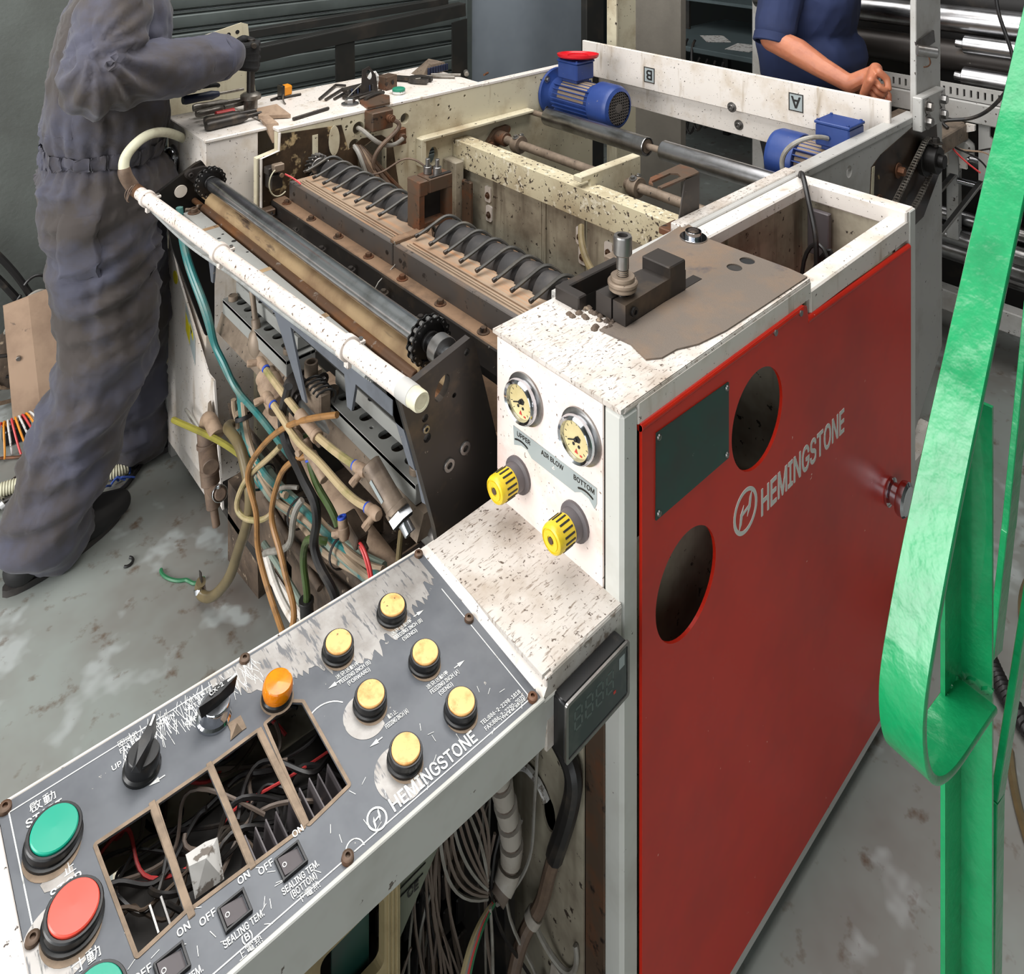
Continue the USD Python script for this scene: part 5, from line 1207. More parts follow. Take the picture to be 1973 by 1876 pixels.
def motor(lab, c, d, boxside, st=1.0, box_at=.06):
    """c: centre of the flange face, d: direction from flange to fan cover, about .34 m long"""
    c, d = np.asarray(c, float), unit(d)
    t = T('electric_motor', lab, 'motor', tuple(c - Z * .08), 'blue electric motors')
    a, b, _ = frame_of(d)
    e = np.cross(Z, d)
    t.part('flange', rev([(.0, 0), (.088, 0), (.090, .003), (.088, .012), (.070, .014), (.05, .030), (0, .03)], c, d, 40), 'motor_blue')
    for k in range(4):
        an = math.pi / 4 + k * math.pi / 2
        t.part('flange_bolt', bolt(c + d * .013 + .078 * (math.cos(an) * e + math.sin(an) * Z), d, .008), 'bare_steel')
    t.part('stator', rev([(0, .02), (.058, .02), (.060, .026), (.060, .175 * st), (0, .175 * st)], c, d, 32), 'motor_blue')
    for k in range(26):
        an = 2 * math.pi * k / 26
        q = math.cos(an) * e + math.sin(an) * Z
        if q[2] > .80:
            continue
        t.part('cooling_fin', obox(c + d * (.10 * st) + q * .064, d, np.cross(q, d), q, .066 * st, .0016, .0085, .0006), 'motor_blue')
    t.part('fan_cover', rev([(a_, b_ + .17 * (st - 1)) for a_, b_ in ((.060, .165), (.074, .166), (.0765, .170), (.0765, .235), (.070, .250), (.058, .256), (.0585, .254), (.0695, .247), (.0745, .234), (.0745, .170), (.062, .169))], c, d, 40), 'motor_blue')
    f = c + d * (.252 + .17 * (st - 1))
    t.part('grille_back', cyl(f - d * .012, f - d * .011, .070, 32), 'black_hole')
    g = []
    for k in range(-5, 6):
        w = math.sqrt(.057 ** 2 - (k * .0098) ** 2) if abs(k * .0098) < .057 else 0
        if w > .004:
            g.append(obox(f + e * k * .0098, e, Z, d, .0016, w, .0012, .0004))
            g.append(obox(f + Z * k * .0098, e, Z, d, w, .0016, .0012, .0004))
    g.append(cyl(f - d * .001, f + d * .002, .016, 18))
    t.part('fan_grille', cat(*g), 'side_bar')
    o = c + d * box_at + Z * (.095 if st > 1 else .098)
    t.part('terminal_box', cat(obox(o + Z * .004, d, e, Z, .048, .046, .030, .004), obox(o - Z * .028, d, e, Z, .036, .034, .010, .002)), 'motor_blue')
    t.part('box_lid', cat(obox(o + Z * .038, d, e, Z, .050, .048, .004, .002), *[cyl(o + Z * .042 + d * i * .042 + e * j * .040, o + Z * .046 + d * i * .042 + e * j * .040, .004, 10) for i in (-1, 1) for j in (-1, 1)]), 'motor_blue')
    for k in (-.02, .02):
        q = unit(boxside * e * 1 + Z * .25)
        gl = t.part('cable_gland', cat(obox(c + d * (.085 + k) + boxside * e * .062 + Z * .040, d, e, Z, .013, .010, .011, .002), ringm(c + d * (.085 + k) + boxside * e * .070 + Z * .036, c + d * (.085 + k) + boxside * e * .078 + Z * .034, .010, .005, 14)), 'motor_blue')
    q = unit(boxside * e * .95 - Z * .30)
    up = np.cross(d, q); up = up * np.sign(up[2])
    npz = t.part('name_plate', obox(c + d * .105 + q * .0735, d, up, q, .030, .022, .0006, .0002), 'label_grey')
    t.part('plate_print', cat(*[obox(c + d * .105 + q * .0743 + up * v, d, up, q, .024, .0008, .0002, .0001) for v in (-.012, -.007, -.002, .003)], obox(c + d * .095 + q * .0743 + up * .012, d, up, q, .012, .002, .0002, .0001)), 'motor_blue', npz, smooth=False)
    t.part('dust_layer', cat(*[obox(c + d * .10 * st + (math.cos(an) * e + math.sin(an) * Z) * .0605, d, np.cross(math.cos(an) * e + math.sin(an) * Z, d), math.cos(an) * e + math.sin(an) * Z, .064, .005, .0006, .0003) for an in np.arange(.12, 3.1, 2 * math.pi / 26)]), 'motor_dust')
    return t, o, e


m1, o1, e1 = motor('blue electric motor with a red plastic lid on its terminal box', (2.09, 2.058, .925), (0, -1, 0), 1, 1.32, box_at=.105)
lid_c = o1 + Z * .046 + X * .012
ld = T('plastic_lid', 'round red plastic lid lying on the blue motor', 'lid', tuple(lid_c))
mat('lid_red', L(206, 22, 34), .35)
a, b, _ = np.array([0.998, 0, .05]), Y, Z
ld.part('lid', rev([(0, .004), (.050, .004), (.058, .007), (.068, .008), (.072, .014), (.076, .014), (.075, .006), (.070, .001), (0, 0)][::-1], lid_c, (.06, .06, 1), 40), 'lid_red')
ld.part('lid_ring', ringm(lid_c + Z * .005, lid_c + Z * .0075, .042, .038, 36), 'lid_red')
m2, o2, e2 = motor('blue electric motor with a grey cable beside the letter A plate', (2.13, .936, .905), (0, 1, 0), -1, box_at=.06)
solo('cable', wire([o2 + np.array([-.05, .01, .0]), o2 + np.array([-.10, .05, .0]), o2 + np.array([-.12, .10, -.05]), o2 + np.array([-.11, .10, -.12]), o2 + np.array([-.09, .06, -.17])], .0068, 9, 8), 'tube_grey', 'grey cable looping from the terminal box of the motor beside the letter A', 'cable')

# ------------------------------------------------------------------ fittings and loose hoses on the left side plate
mat('copper_rust', L(120, 78, 52), .5, .4, dirt=L(84, 60, 46), dirt_at=(.4, .7), dirt_scale=30)
pb2 = T('bent_plate', 'rusty bent plate with a round hole standing on the table edge', 'bent plate', (1.33, 2.12, 1.0))
pb2.part('base_plate', prism(Polygon([(1.275, 2.05), (1.355, 2.05), (1.40, 2.12), (1.385, 2.165), (1.33, 2.175), (1.29, 2.12)]), (0, 0, 1.0165), X, Y, Z, .006), 'rusty_steel', smooth=False)
pb2.part('upright', prism(Polygon([(0, 0), (.075, 0), (.085, .05), (.065, .085), (.03, .08), (.008, .03)]).difference(circ(.055, .058, .016)), (1.335, 2.18, 1.02), unit([1, .35, 0]), unit([-.2, .15, 1]), unit([.3, -1, .1]), .005), 'dark_steel', smooth=False)
pb2.part('block', box(1.27, 1.345, 2.015, 2.062, .955, 1.012, .003), 'rusty_steel', label='dark block hooked over the plate edge')
pb2.part('brass_nozzle', cat(cyl((1.325, 2.014, .990), (1.325, 1.985, .990), .009, 12), ringm((1.325, 2.005, .990), (1.325, 2.000, .990), .012, .008, 12), ringm((1.325, 1.995, .990), (1.325, 1.990, .990), .012, .008, 12)), 'copper_rust')
solo('hose', wire([(1.33, 1.99, .985), (1.345, 1.985, .965), (1.30, 2.0, .92), (1.275, 2.015, .87), (1.285, 2.02, .80), (1.33, 2.02, .72), (1.38, 2.0, .66)], .0068, 9), 'hose_brown', 'brown hose hanging from the brass nozzle down the side plate', 'hose')
solo('hose', wire([(1.25, 2.065, .962), (1.255, 2.03, .955), (1.285, 2.01, .925), (1.33, 2.01, .905), (1.385, 2.025, .91)], .0068, 9), 'tube_grey', 'grey-green hose bending out of a round hole to a nut', 'hose')
hn = T('hose_nut', 'rusty square nut plate at the end of the grey-green hose', 'nut', (1.395, 2.035, .91))
hn.part('plate', box(1.375, 1.41, 2.04, 2.058, .885, .935, .002), 'copper_rust')
hn.part('nut', hexn((1.392, 2.04, .910), -Y, .013, .012), 'rusty_steel')
for k in range(5):
    solo('hose', wire([(1.235 + .006 * k, 2.062, .912 - .002 * k), (1.24 + .008 * k, 2.03, .88), (1.26 + .018 * k, 2.01, .80), (1.30 + .022 * k, 1.97, .72), (1.36 + .01 * k, 1.93, .60)], .0075 + .001 * (k % 2), 8), ('tube_grey', 'hose_brown', 'dusty_beige', 'hose_brown', 'rusty_steel')[k], ('grey hose leftmost of the five coming out of the plate hole', 'brown hose second from left out of the plate hole', 'tan hose in the middle of the five out of the plate hole', 'brown hose fourth out of the plate hole', 'rust coloured hose rightmost out of the plate hole')[k], 'hose')
solo('wire', wire([(1.21, 2.02, .86), (1.29, 1.95, .865), (1.33, 1.93, .885), (1.36, 1.90, .875), (1.39, 1.86, .82), (1.37, 1.80, .75)], .0030, 6), 'hose_brown', 'stiff brown wire arching beside the clamp block', 'wire')
solo('hose', wire([(1.33, 1.98, .76), (1.38, 1.90, .745), (1.36, 1.82, .70), (1.30, 1.74, .66)], .013, 9), 'rusty_steel', 'thick rusty hose lying in the corner below the side plate', 'hose')

# ------------------------------------------------------------------ tools on the table and on the left cabinet (z of the tops)
TZ = 1.0165
mat('tool_dark', L(62, 58, 55), .4, .5, dirt=L(96, 84, 72), dirt_at=(.5, .75), dirt_scale=30)
mat('tool_bright', L(140, 134, 126), .35, .7, dirt=L(90, 80, 70), dirt_at=(.45, .7), dirt_scale=30)
mat('orange_plastic', L(222, 140, 30), .45)
mat('blue_dark', L(30, 38, 62), .45)
mat('green_cap', L(36, 128, 100), .45)
mat('foam_white', L(206, 204, 200), .8, chip=L(120, 112, 104), chip_at=(.55, .6), chip_scale=60)


def rod(name, lab, catg, p, q, r, m='tool_dark', extra=(), group=None):
    t = T(name, lab, catg, ((p[0] + q[0]) / 2, (p[1] + q[1]) / 2, min(p[2], q[2]) - r), group)
    t.part('shank', cyl(p, q, r, 10), m)
    for nm, mesh, mm in extra:
        t.part(nm, mesh, mm)
    return t


rod('hex_key', 'long dark hex key lying at the front edge of the table', 'hex key', (1.055, 2.095, TZ + .005), (1.185, 2.125, TZ + .005), .005)
for i, (p, q, lab) in enumerate((((1.215, 2.235, TZ + .005), (1.335, 2.345, TZ + .007), 'longest of the hex keys beside the key set'), ((1.225, 2.215, TZ + .005), (1.33, 2.29, TZ + .006), 'bent hex key nearest the spray of keys'), ((1.25, 2.205, TZ + .004), (1.36, 2.275, TZ + .006), 'thin hex key crossing the others beside the key set'))):
    h = rod('hex_key', lab, 'hex key', p, q, .0045)
    h.part('bend', cyl(q, (q[0] + .02, q[1] - .03, q[2]), .0045, 8), 'tool_dark')
ks = T('key_set', 'grey hex key set folded in its holder on the table', 'key set', (1.33, 2.21, TZ))
ks.part('holder', cat(obox((1.335, 2.215, TZ + .022), unit([1, .15, 0]), Y, Z, .048, .020, .006, .002), obox((1.33, 2.19, TZ + .006), unit([1, .15, 0]), Y, Z, .055, .02, .006, .002)), 'tool_dark')
for k in range(9):
    ks.part('key', cyl((1.292 + .011 * k, 2.188, TZ + .010), (1.294 + .011 * k, 2.192, TZ + .030), .0032, 6), 'blue_dark' if k % 2 else 'tool_dark')
ks.part('wire_loop', wire([(1.27, 2.17, TZ + .004), (1.31, 2.18, TZ + .028), (1.36, 2.20, TZ + .040), (1.39, 2.22, TZ + .030)], .0016, 5), 'tube_grey')
for i, (x, y, a) in enumerate(((1.135, 2.345, .4), (1.165, 2.36, .9), (1.16, 2.33, 0.0))):
    d = np.array([math.cos(a), math.sin(a), 0]) * .04
    rod('bolt_pin', ('small dark pin left of the orange tape', 'small dark pin pointing up behind the orange tape', 'small dark pin in front of the orange tape')[i], 'pin', (x - d[0], y - d[1], TZ + .004), (x + d[0], y + d[1], TZ + .004), .004)
ot = T('tape_measure', 'small orange and black tape measure on the table', 'tape measure', (1.155, 2.345, TZ))
ot.part('case', obox((1.155, 2.345, TZ + .022), unit([1, .2, 0]), Y, Z, .018, .016, .016, .004), 'orange_plastic')
ot.part('side_cover', obox((1.137, 2.340, TZ + .022), unit([1, .2, 0]), Y, Z, .006, .017, .020, .002), 'black_plastic')
ot.part('strap', wire([(1.135, 2.32, TZ + .015), (1.12, 2.29, TZ + .006), (1.115, 2.265, TZ + .002)], .0025, 5), 'tool_bright')
ft_ = T('flange_bushing', 'bright hex flanged bushing at the table front edge', 'bushing', (1.265, 2.135, TZ))
ft_.part('flange', rev([(0, 0), (.027, 0), (.027, .003), (.018, .005), (0, .005)], (1.265, 2.135, TZ), Z, 28), 'bare_steel')
ft_.part('hex_head', hexn((1.265, 2.135, TZ + .005), Z, .016, .013), 'bare_steel')
pt = T('pliers', 'worn pliers lying crosswise on the table', 'pliers', (1.36, 2.16, TZ))
pt.part('handle', cat(wire([(1.30, 2.14, TZ + .008), (1.345, 2.15, TZ + .010), (1.40, 2.17, TZ + .008)], .006, 7), wire([(1.31, 2.12, TZ + .008), (1.35, 2.14, TZ + .010), (1.40, 2.155, TZ + .008)], .006, 7)), 'tool_dark')
aw = T('adjustable_wrench', 'dark adjustable wrench lying at the back of the table', 'wrench', (1.55, 2.30, TZ))
A_ = unit([1.49 - 1.60, .17, 0])
B_ = np.cross(Z, A_)
aw.part('handle', prism(rbox(.02, -.014, .20, .014, .010), (1.575, 2.215, TZ + .006), A_, B_, Z, .010), 'tool_dark')
aw.part('jaw', prism(unary_union([circ(0, 0, .032, 20), Polygon([(-.05, -.02), (0, -.035), (.02, .0), (0, .034), (-.045, .03)])]).difference(Polygon([(-.06, -.006), (-.015, -.004), (-.015, .012), (-.06, .014)])), (1.575, 2.215, TZ + .004), A_, B_, Z, .014), 'tool_dark')
aw.part('knurl', cyl((1.555, 2.20, TZ + .012), (1.575, 2.195, TZ + .012), .008, 12), 'tool_bright')
sb_ = T('steel_block', 'small square steel block with a drilled hole on the table', 'block', (1.46, 2.215, TZ))
sb_.part('block', obox((1.455, 2.215, TZ + .022), unit([1, .25, 0]), unit([-.25, 1, 0]), Z, .026, .020, .022, .002), 'rusty_steel')
sb_.part('hole', cyl((1.462, 2.1945, TZ + .022), (1.4625, 2.1935, TZ + .022), .007, 12), 'black_hole')
fo = T('crumpled_wrapper', 'crumpled white foil beside the square block', 'wrapper', (1.42, 2.24, TZ))
fp = np.random.RandomState(2).normal(0, 1, (60, 3)); fp /= np.linalg.norm(fp, axis=1)[:, None]
fo.part('foil', hull(np.array([1.415, 2.24, TZ + .030]) + fp * np.array([.022, .02, .030]) * np.random.RandomState(3).uniform(.7, 1.1, (60, 1))), 'foam_white', smooth=False)
gc = T('jar_cap', 'small white pot with a green cap on the table', 'pot', (1.445, 2.135, TZ))
gc.part('pot', rev([(0, 0), (.020, 0), (.022, .004), (.020, .010), (0, .010)], (1.445, 2.135, TZ), Z, 20), 'foam_white')
gc.part('cap', rev([(0, .010), (.021, .010), (.021, .017), (.018, .019), (0, .019)], (1.445, 2.135, TZ), Z, 20), 'green_cap')
bg = T('bit_set', 'clear plastic case of dark bits at the back of the table', 'bit set', (1.68, 2.30, TZ))
bg.part('case', hull(np.array([(1.63, 2.26, TZ), (1.76, 2.28, TZ), (1.76, 2.33, TZ), (1.63, 2.33, TZ), (1.66, 2.27, TZ + .035), (1.75, 2.29, TZ + .03), (1.70, 2.32, TZ + .045)])), 'dusty_steel')
for k in range(8):
    bg.part('bit', box(1.652 + .013 * k, 1.660 + .013 * k, 2.255 + .002 * k, 2.262 + .002 * k, TZ + .004, TZ + .028, .001), 'blue_dark')
for i, (p, q) in enumerate((((1.62, 2.25, TZ + .006), (1.70, 2.165, TZ + .006)), ((1.66, 2.25, TZ + .006), (1.735, 2.175, TZ + .006)))):
    rod('steel_pin', ('long steel pin nearest the wrench jaw', 'long steel pin nearest the clear case')[i], 'pin', p, q, .005, 'tool_bright')
rod('steel_bushing', 'short bright ribbed bushing near the table end', 'bushing', (1.745, 2.155, TZ + .01), (1.765, 2.185, TZ + .01), .009, 'tool_bright')
rod('copper_stub', 'tiny copper coloured stub at the table end', 'stub', (1.80, 2.125, TZ + .004), (1.83, 2.14, TZ + .004), .004, 'copper_rust')
# pile in front of the worker: T-handle socket, pliers, screwdriver, ratchets
ts = T('socket_tool', 'upright socket extension with a flanged socket gripped by the worker', 'socket tool', (1.002, 2.262, TZ))
ts.part('shaft', cyl((1.002, 2.262, TZ + .05), (1.003, 2.262, 1.235), .0115, 16), 'tool_dark')
ts.part('socket', rev([(0, 0), (.020, 0), (.020, .035), (.030, .040), (.030, .052), (.022, .058), (.014, .060), (0, .06)], (1.002, 2.262, TZ), Z, 24), 'tool_bright')
ts.part('cross_handle', cyl((.985, 2.20, 1.225), (1.02, 2.325, 1.225), .008, 12), 'tool_dark')
for nm, lab, p, q, r, m, hr, hl_ in (('screwdriver', 'long screwdriver with a dark blue handle behind the ratchets', (.87, 2.395, TZ + .035), (1.04, 2.40, TZ + .035), .0045, 'tool_bright', .014, .11), ('ratchet', 'bright ratchet handle lying across the cabinet top', (.87, 2.31, TZ + .03), (1.02, 2.30, TZ + .03), .007, 'tool_bright', .012, .10), ('ratchet', 'second bright ratchet handle in front of the first', (.865, 2.275, TZ + .022), (1.0, 2.285, TZ + .025), .007, 'tool_bright', .011, .08), ('pliers', 'pliers with red and grey grips on the cabinet top', (.87, 2.225, TZ + .012), (1.03, 2.215, TZ + .014), .007, 'tool_dark', .013, .10), ('file', 'black handled file nearest the cabinet edge', (.855, 2.175, TZ + .012), (1.0, 2.185, TZ + .014), .006, 'tool_dark', .015, .12)):
    p, q = np.array(p), np.array(q)
    t = T(nm, lab, nm, ((p[0] + q[0]) / 2, (p[1] + q[1]) / 2, min(p[2], q[2]) - hr))
    d = unit(q - p)
    t.part('shank', cyl(p + d * hl_ * .8, q, r, 10), m)
    t.part('handle', rev([(0, 0), (hr * .8, 0), (hr, .008), (hr * .9, hl_ * .5), (hr, hl_ * .8), (hr * .6, hl_), (0, hl_)], p - d * .02, d, 16), 'blue_dark' if nm == 'screwdriver' else 'tool_dark' if m == 'tool_dark' else 'tool_bright')
    if nm == 'pliers':
        t.part('red_grip', cyl(p + np.array([.02, .02, .006]), p + np.array([.075, .022, .006]), .009, 12), 'wire_red')
rg = T('rag', 'folded tan rag hanging over the table corner', 'rag', (1.0, 2.15, TZ - .03))
rg.part('fold', cat(hull(np.array([(.985, 2.17, TZ + .012), (1.06, 2.12, TZ + .012), (1.05, 2.19, TZ + .03), (1.0, 2.22, TZ + .02), (1.06, 2.12, TZ + .002), (.985, 2.17, TZ + .002)])), hull(np.array([(.975, 2.10, TZ + .006), (1.005, 2.085, TZ + .006), (1.01, 2.075, TZ - .045), (.985, 2.08, TZ - .045), (.975, 2.14, TZ + .014), (1.0, 2.15, TZ + .02)]))), 'dusty_beige')
# cream sheet metal panel behind the table
pn = T('sheet_panel', 'bent cream sheet metal panel behind the tool table', 'sheet panel', (1.04, 2.62, .5))
pn.part('sheet', hull(np.array([(x, y, z) for x, z in ((.87, .62), (1.16, .62), (1.12, 1.225), (.89, 1.175)) for y in (2.60, 2.606)])), 'cream_paint')
pn.part('side_flange', hull(np.array([(1.12, 2.60, 1.225), (1.16, 2.60, .62), (1.20, 2.57, .62), (1.135, 2.585, 1.22), (1.12, 2.606, 1.225), (1.16, 2.606, .62)])), 'cream_paint')
pn.part('leg', cat(box(.88, .90, 2.59, 2.61, 0, .63), box(1.14, 1.16, 2.59, 2.61, 0, .63)), 'cream_paint')
pn.part('panel_hole', cat(*[cyl((x, 2.5995, z), (x, 2.599, z), .007, 12) for x, z in ((1.075, 1.19), (1.105, 1.195), (1.10, 1.165))]), 'black_hole')
# dark angle iron frame against the shutter
mat('dark_iron', L(44, 44, 42), .5, .3, dirt=L(66, 60, 54), dirt_at=(.5, .75), dirt_scale=6, chip=L(120, 92, 60), chip_at=(.72, .74), chip_scale=20)
ai = T('angle_iron_frame', 'dark angle iron frame leaning in front of the roller shutter', 'steel frame', (1.75, 2.8, 0))
ai.part('top_angle', cat(bar((1.05, 2.80, 1.045), (2.26, 2.80, 1.120), .006, .055), bar((1.05, 2.825, 1.072), (2.26, 2.825, 1.148), .055, .006)), 'dark_iron')
ai.part('rear_angle', bar((1.15, 2.90, 1.12), (2.22, 2.90, 1.155), .05, .03), 'dark_iron')
for x in (1.635, 2.225):
    ai.part('leg', cat(hull(np.array([(x - .04, 2.80, 1.07), (x + .045, 2.80, 1.08), (x + .07, 2.82, 0), (x - .02, 2.82, 0), (x - .04, 2.808, 1.07), (x + .045, 2.808, 1.08), (x + .07, 2.828, 0), (x - .02, 2.828, 0)]))), 'dark_iron')
# ------------------------------------------------------------------ far right of the machine: chain drive
cd = T('chain_drive', 'oily brown chain drive plate with a sprocket on the outer side plate', 'chain drive', (2.35, .90, .85))
mat('oily_brown', L(60, 44, 32), .3, .2, dirt=L(30, 24, 20), dirt_at=(.4, .65), dirt_scale=14, chip=L(150, 128, 88), chip_at=(.66, .7), chip_scale=20)
cd.part('stain_plate', plate_y(Polygon([(2.115, .735), (2.14, .935), (2.20, .955), (2.42, .985), (2.60, .97), (2.63, .80), (2.50, .70), (2.30, .68)]), .9115, .003), 'oily_brown', smooth=False)
cd.part('stain_edge', plate_y(Polygon([(2.115, .735), (2.14, .935), (2.155, .935), (2.135, .74), (2.30, .69), (2.30, .68)]), .910, .002), 'cream_paint', smooth=False)


def pxz(x, z, y=.885):
    return np.array([x, y, z])


s1, s2 = (2.48, .885), (2.235, .775)
cd.part('sprocket', cat(cyl(pxz(*s1, .905), pxz(*s1, .89), .054, 32), cyl(pxz(*s1, .905), pxz(*s1, .86), .040, 28), cyl(pxz(*s1, .87), pxz(*s1, .845), .020, 20)), 'black_plate')
cd.part('small_sprocket', cyl(pxz(*s2, .905), pxz(*s2, .885), .030, 24), 'black_plate')
u1 = unit(np.array(s1) - np.array(s2)); n1 = np.array([-u1[1], u1[0]])
a0, a1 = np.array(s2) + n1 * .033, np.array(s1) + n1 * .056
b0, b1 = np.array(s2) - n1 * .033, np.array(s1) - n1 * .056
loop = [a0 + (a1 - a0) * t for t in np.linspace(0, 1, 26)] + [np.array(s1) + .056 * (math.cos(t) * n1 + math.sin(t) * u1) for t in np.linspace(.2, 2.9, 14)] + [b1 + (b0 - b1) * t - np.array([0, .02 * math.sin(math.pi * t)]) for t in np.linspace(0, 1, 26)] + [np.array(s2) + .033 * (-math.cos(t) * n1 - math.sin(t) * u1) for t in np.linspace(.3, 2.8, 6)]
for i in range(0, len(loop)):
    p, q = loop[i], loop[(i + 1) % len(loop)]
    m = (p + q) / 2
    cd.part('chain_link', cat(*[obox(pxz(m[0], m[1], .893 + s * .0055), np.array([q[0] - p[0], 0, q[1] - p[1]]), Y, np.cross(np.array([q[0] - p[0], 0, q[1] - p[1]]), Y), np.linalg.norm(q - p) * .42, .0012, .0048, .0006) for s in (-1, 1)], cyl(pxz(p[0], p[1], .885), pxz(p[0], p[1], .901), .0032, 6)), 'tool_bright')
for x, z in ((2.18, .83), (2.31, .885), (2.24, .72)):
    cd.part('drive_bolt', bolt((x, .911, z), -Y, .013, .016), 'copper_rust')
cd.part('hub_bolt', cat(bolt((2.48, .87, .935), Z, .011, .014), cyl((2.48, .87, .915), (2.48, .87, .94), .007, 10)), 'tool_dark')
# wire coil in the open compartment
cc = T('cable_coil', 'coil of black cable hanging in the open rear compartment', 'cable', (1.60, .83, .85))
cc.part('lead', wire([(1.735, .905, 1.015), (1.70, .88, 1.03), (1.66, .845, .99), (1.64, .82, .93), (1.635, .815, .88), (1.63, .80, .80)], .0058, 8), 'tube_black')
for k in range(3):
    t = np.linspace(0, 6.28, 20)
    cc.part('loop', tube(np.array([(1.63 + .012 * k + .012 * math.sin(x), .815 + (.030 - .005 * k) * math.cos(x + k), .85 + (.065 - .01 * k) * math.sin(x)) for x in t]), .0045, 7), 'tube_black')
cc.part('clip_plate', box(1.70, 1.715, .82, .87, .86, .96, .002), 'grey_plastic')
lev = T('latch_lever', 'steel latch lever bolted across the tall back right post', 'latch', (2.45, .89, 1.17))
lev.part('plate', obox((2.50, .908, 1.225), unit([1, -.15, .25]), unit([-.25, 0, 1]), Y, .05, .02, .004, .002), 'bare_steel')
lev.part('knob', cyl((2.43, .905, 1.21), (2.46, .86, 1.205), .017, 18), 'bare_steel')
lev.part('hook_wire', wire([(2.445, .88, 1.195), (2.45, .875, 1.175), (2.47, .90, 1.155)], .0022, 5), 'copper_rust')
# black oily foot of the left plate etc
fr.part('foot', cat(box(2.1, 2.55, .88, .94, 0, .06, .003)), 'white_paint', label='white base foot of the machine frame')
fr.part('foot', cat(box(.95, 2.25, 2.055, 2.085, 0, .062, .003)), 'white_paint', label='white base rail of the left side plate')

# ------------------------------------------------------------------ people
from scipy.spatial import cKDTree
mat('coverall', L(70, 70, 84), .85, dirt=L(62, 55, 52), dirt_at=(.42, .6), dirt_scale=4.5, bump=.25, bump_scale=300, sheen_weight=.15, bump_dist=.001)
mat('glove_black', L(26, 25, 25), .8, bump=.3, bump_scale=200)
mat('shoe_black', L(26, 25, 26), .6)
mat('skin', L(178, 112, 82), .5, dirt=L(160, 96, 72), dirt_at=(.45, .7), dirt_scale=20, subsurface_weight=.1, subsurface_scale=.01)
mat('hair_black', L(20, 18, 17), .6, bump=.4, bump_scale=200)
mat('polo_navy', L(28, 40, 76), .85, dirt=L(24, 34, 66), dirt_at=(.45, .7), dirt_scale=8, bump=.2, bump_scale=300, bump_dist=.001)
mat('trouser_dark', L(32, 34, 40), .85)
mat('eye_white', L(226, 222, 214), .3)
mat('lip', L(146, 82, 70), .5)


def ball(c, r, n=14):
    return m3.Manifold.sphere(r, n).translate(tuple(map(float, c)))


def limb(chain):
    """hulls of the spheres at successive joints: [(point, radius), ...]"""
    out = []
    for (a, ra), (b, rb_) in zip(chain[:-1], chain[1:]):
        out.append(m3.Manifold.batch_hull([ball(a, ra), ball(b, rb_)]))
    return out


def blend(parts, res, it=14, fold=None):
    m = m3.Manifold.batch_boolean(parts, m3.OpType.Add).refine_to_length(res)
    v, f = vf(m)
    t = trimesh.Trimesh(v, f, process=True)
    trimesh.smoothing.filter_taubin(t, lamb=.55, nu=.53, iterations=it)
    v = np.array(t.vertices)
    if fold:
        v = v + np.array(t.vertex_normals) * fold(v)[:, None]
    return v, np.array(t.faces)


def ridges(v, s, amp, seed=0, rot=None):
    p = v if rot is None else v @ np.asarray(rot).T
    n = meshkit.noise(p * np.asarray(s), seed)
    n2 = meshkit.noise(p * np.asarray(s) * 2.1 + 7, seed + 3)
    return amp * ((1 - np.abs(2 * n - 1)) ** 2 - .35) + amp * .4 * ((1 - np.abs(2 * n2 - 1)) ** 2 - .35)


def grip_hand(c, ax, back, r_bar, fr_=.0095, s=1.0):
    """a fist closed round a bar: c on the bar's axis, ax along the bar (towards the thumb), back: from the bar to the back of the hand"""
    c, ax, back = np.asarray(c, float), unit(ax), unit(back)
    side = np.cross(ax, back)
    ms = []
    kn = []
    for i in range(4):
        o = c + ax * (.033 - i * .0215) * s
        rr_ = r_bar + fr_
        ang = [math.radians(a) for a in (38, 88, 138, 196)]
        k0 = o + back * (rr_ + .012) + side * .030
        pts = [k0] + [o + rr_ * (math.cos(a) * back * 1.0 + math.sin(a) * side) for a in ang]
        lens = (1.0, 1.06, 1.0, .86)[i]
        ms += limb([(p, fr_ * lens * (1.1 if j == 0 else 1.0 - .05 * j)) for j, p in enumerate(pts)])
        kn.append(k0)
    wrist = c + back * (r_bar + .030) - side * .055 + ax * .002
    for i in range(4):
        ms += limb([(wrist + ax * (.018 - i * .012), .019), (kn[i], .0125)])
    ms.append(m3.Manifold.batch_hull([ball(wrist + ax * .016, .02), ball(wrist - ax * .018, .02), ball(kn[0], .012), ball(kn[3], .011)]))
    th = [wrist + ax * .022 + side * .008, c + ax * .050 + back * (r_bar + .014) - side * .012, c + ax * .046 - side * (r_bar + .010) - back * .004, c + ax * .036 - side * .004 - back * (r_bar + .011)]
    ms += limb([(th[0], .015), (th[1], .0125), (th[2], .0108), (th[3], .0095)])
    return ms, wrist


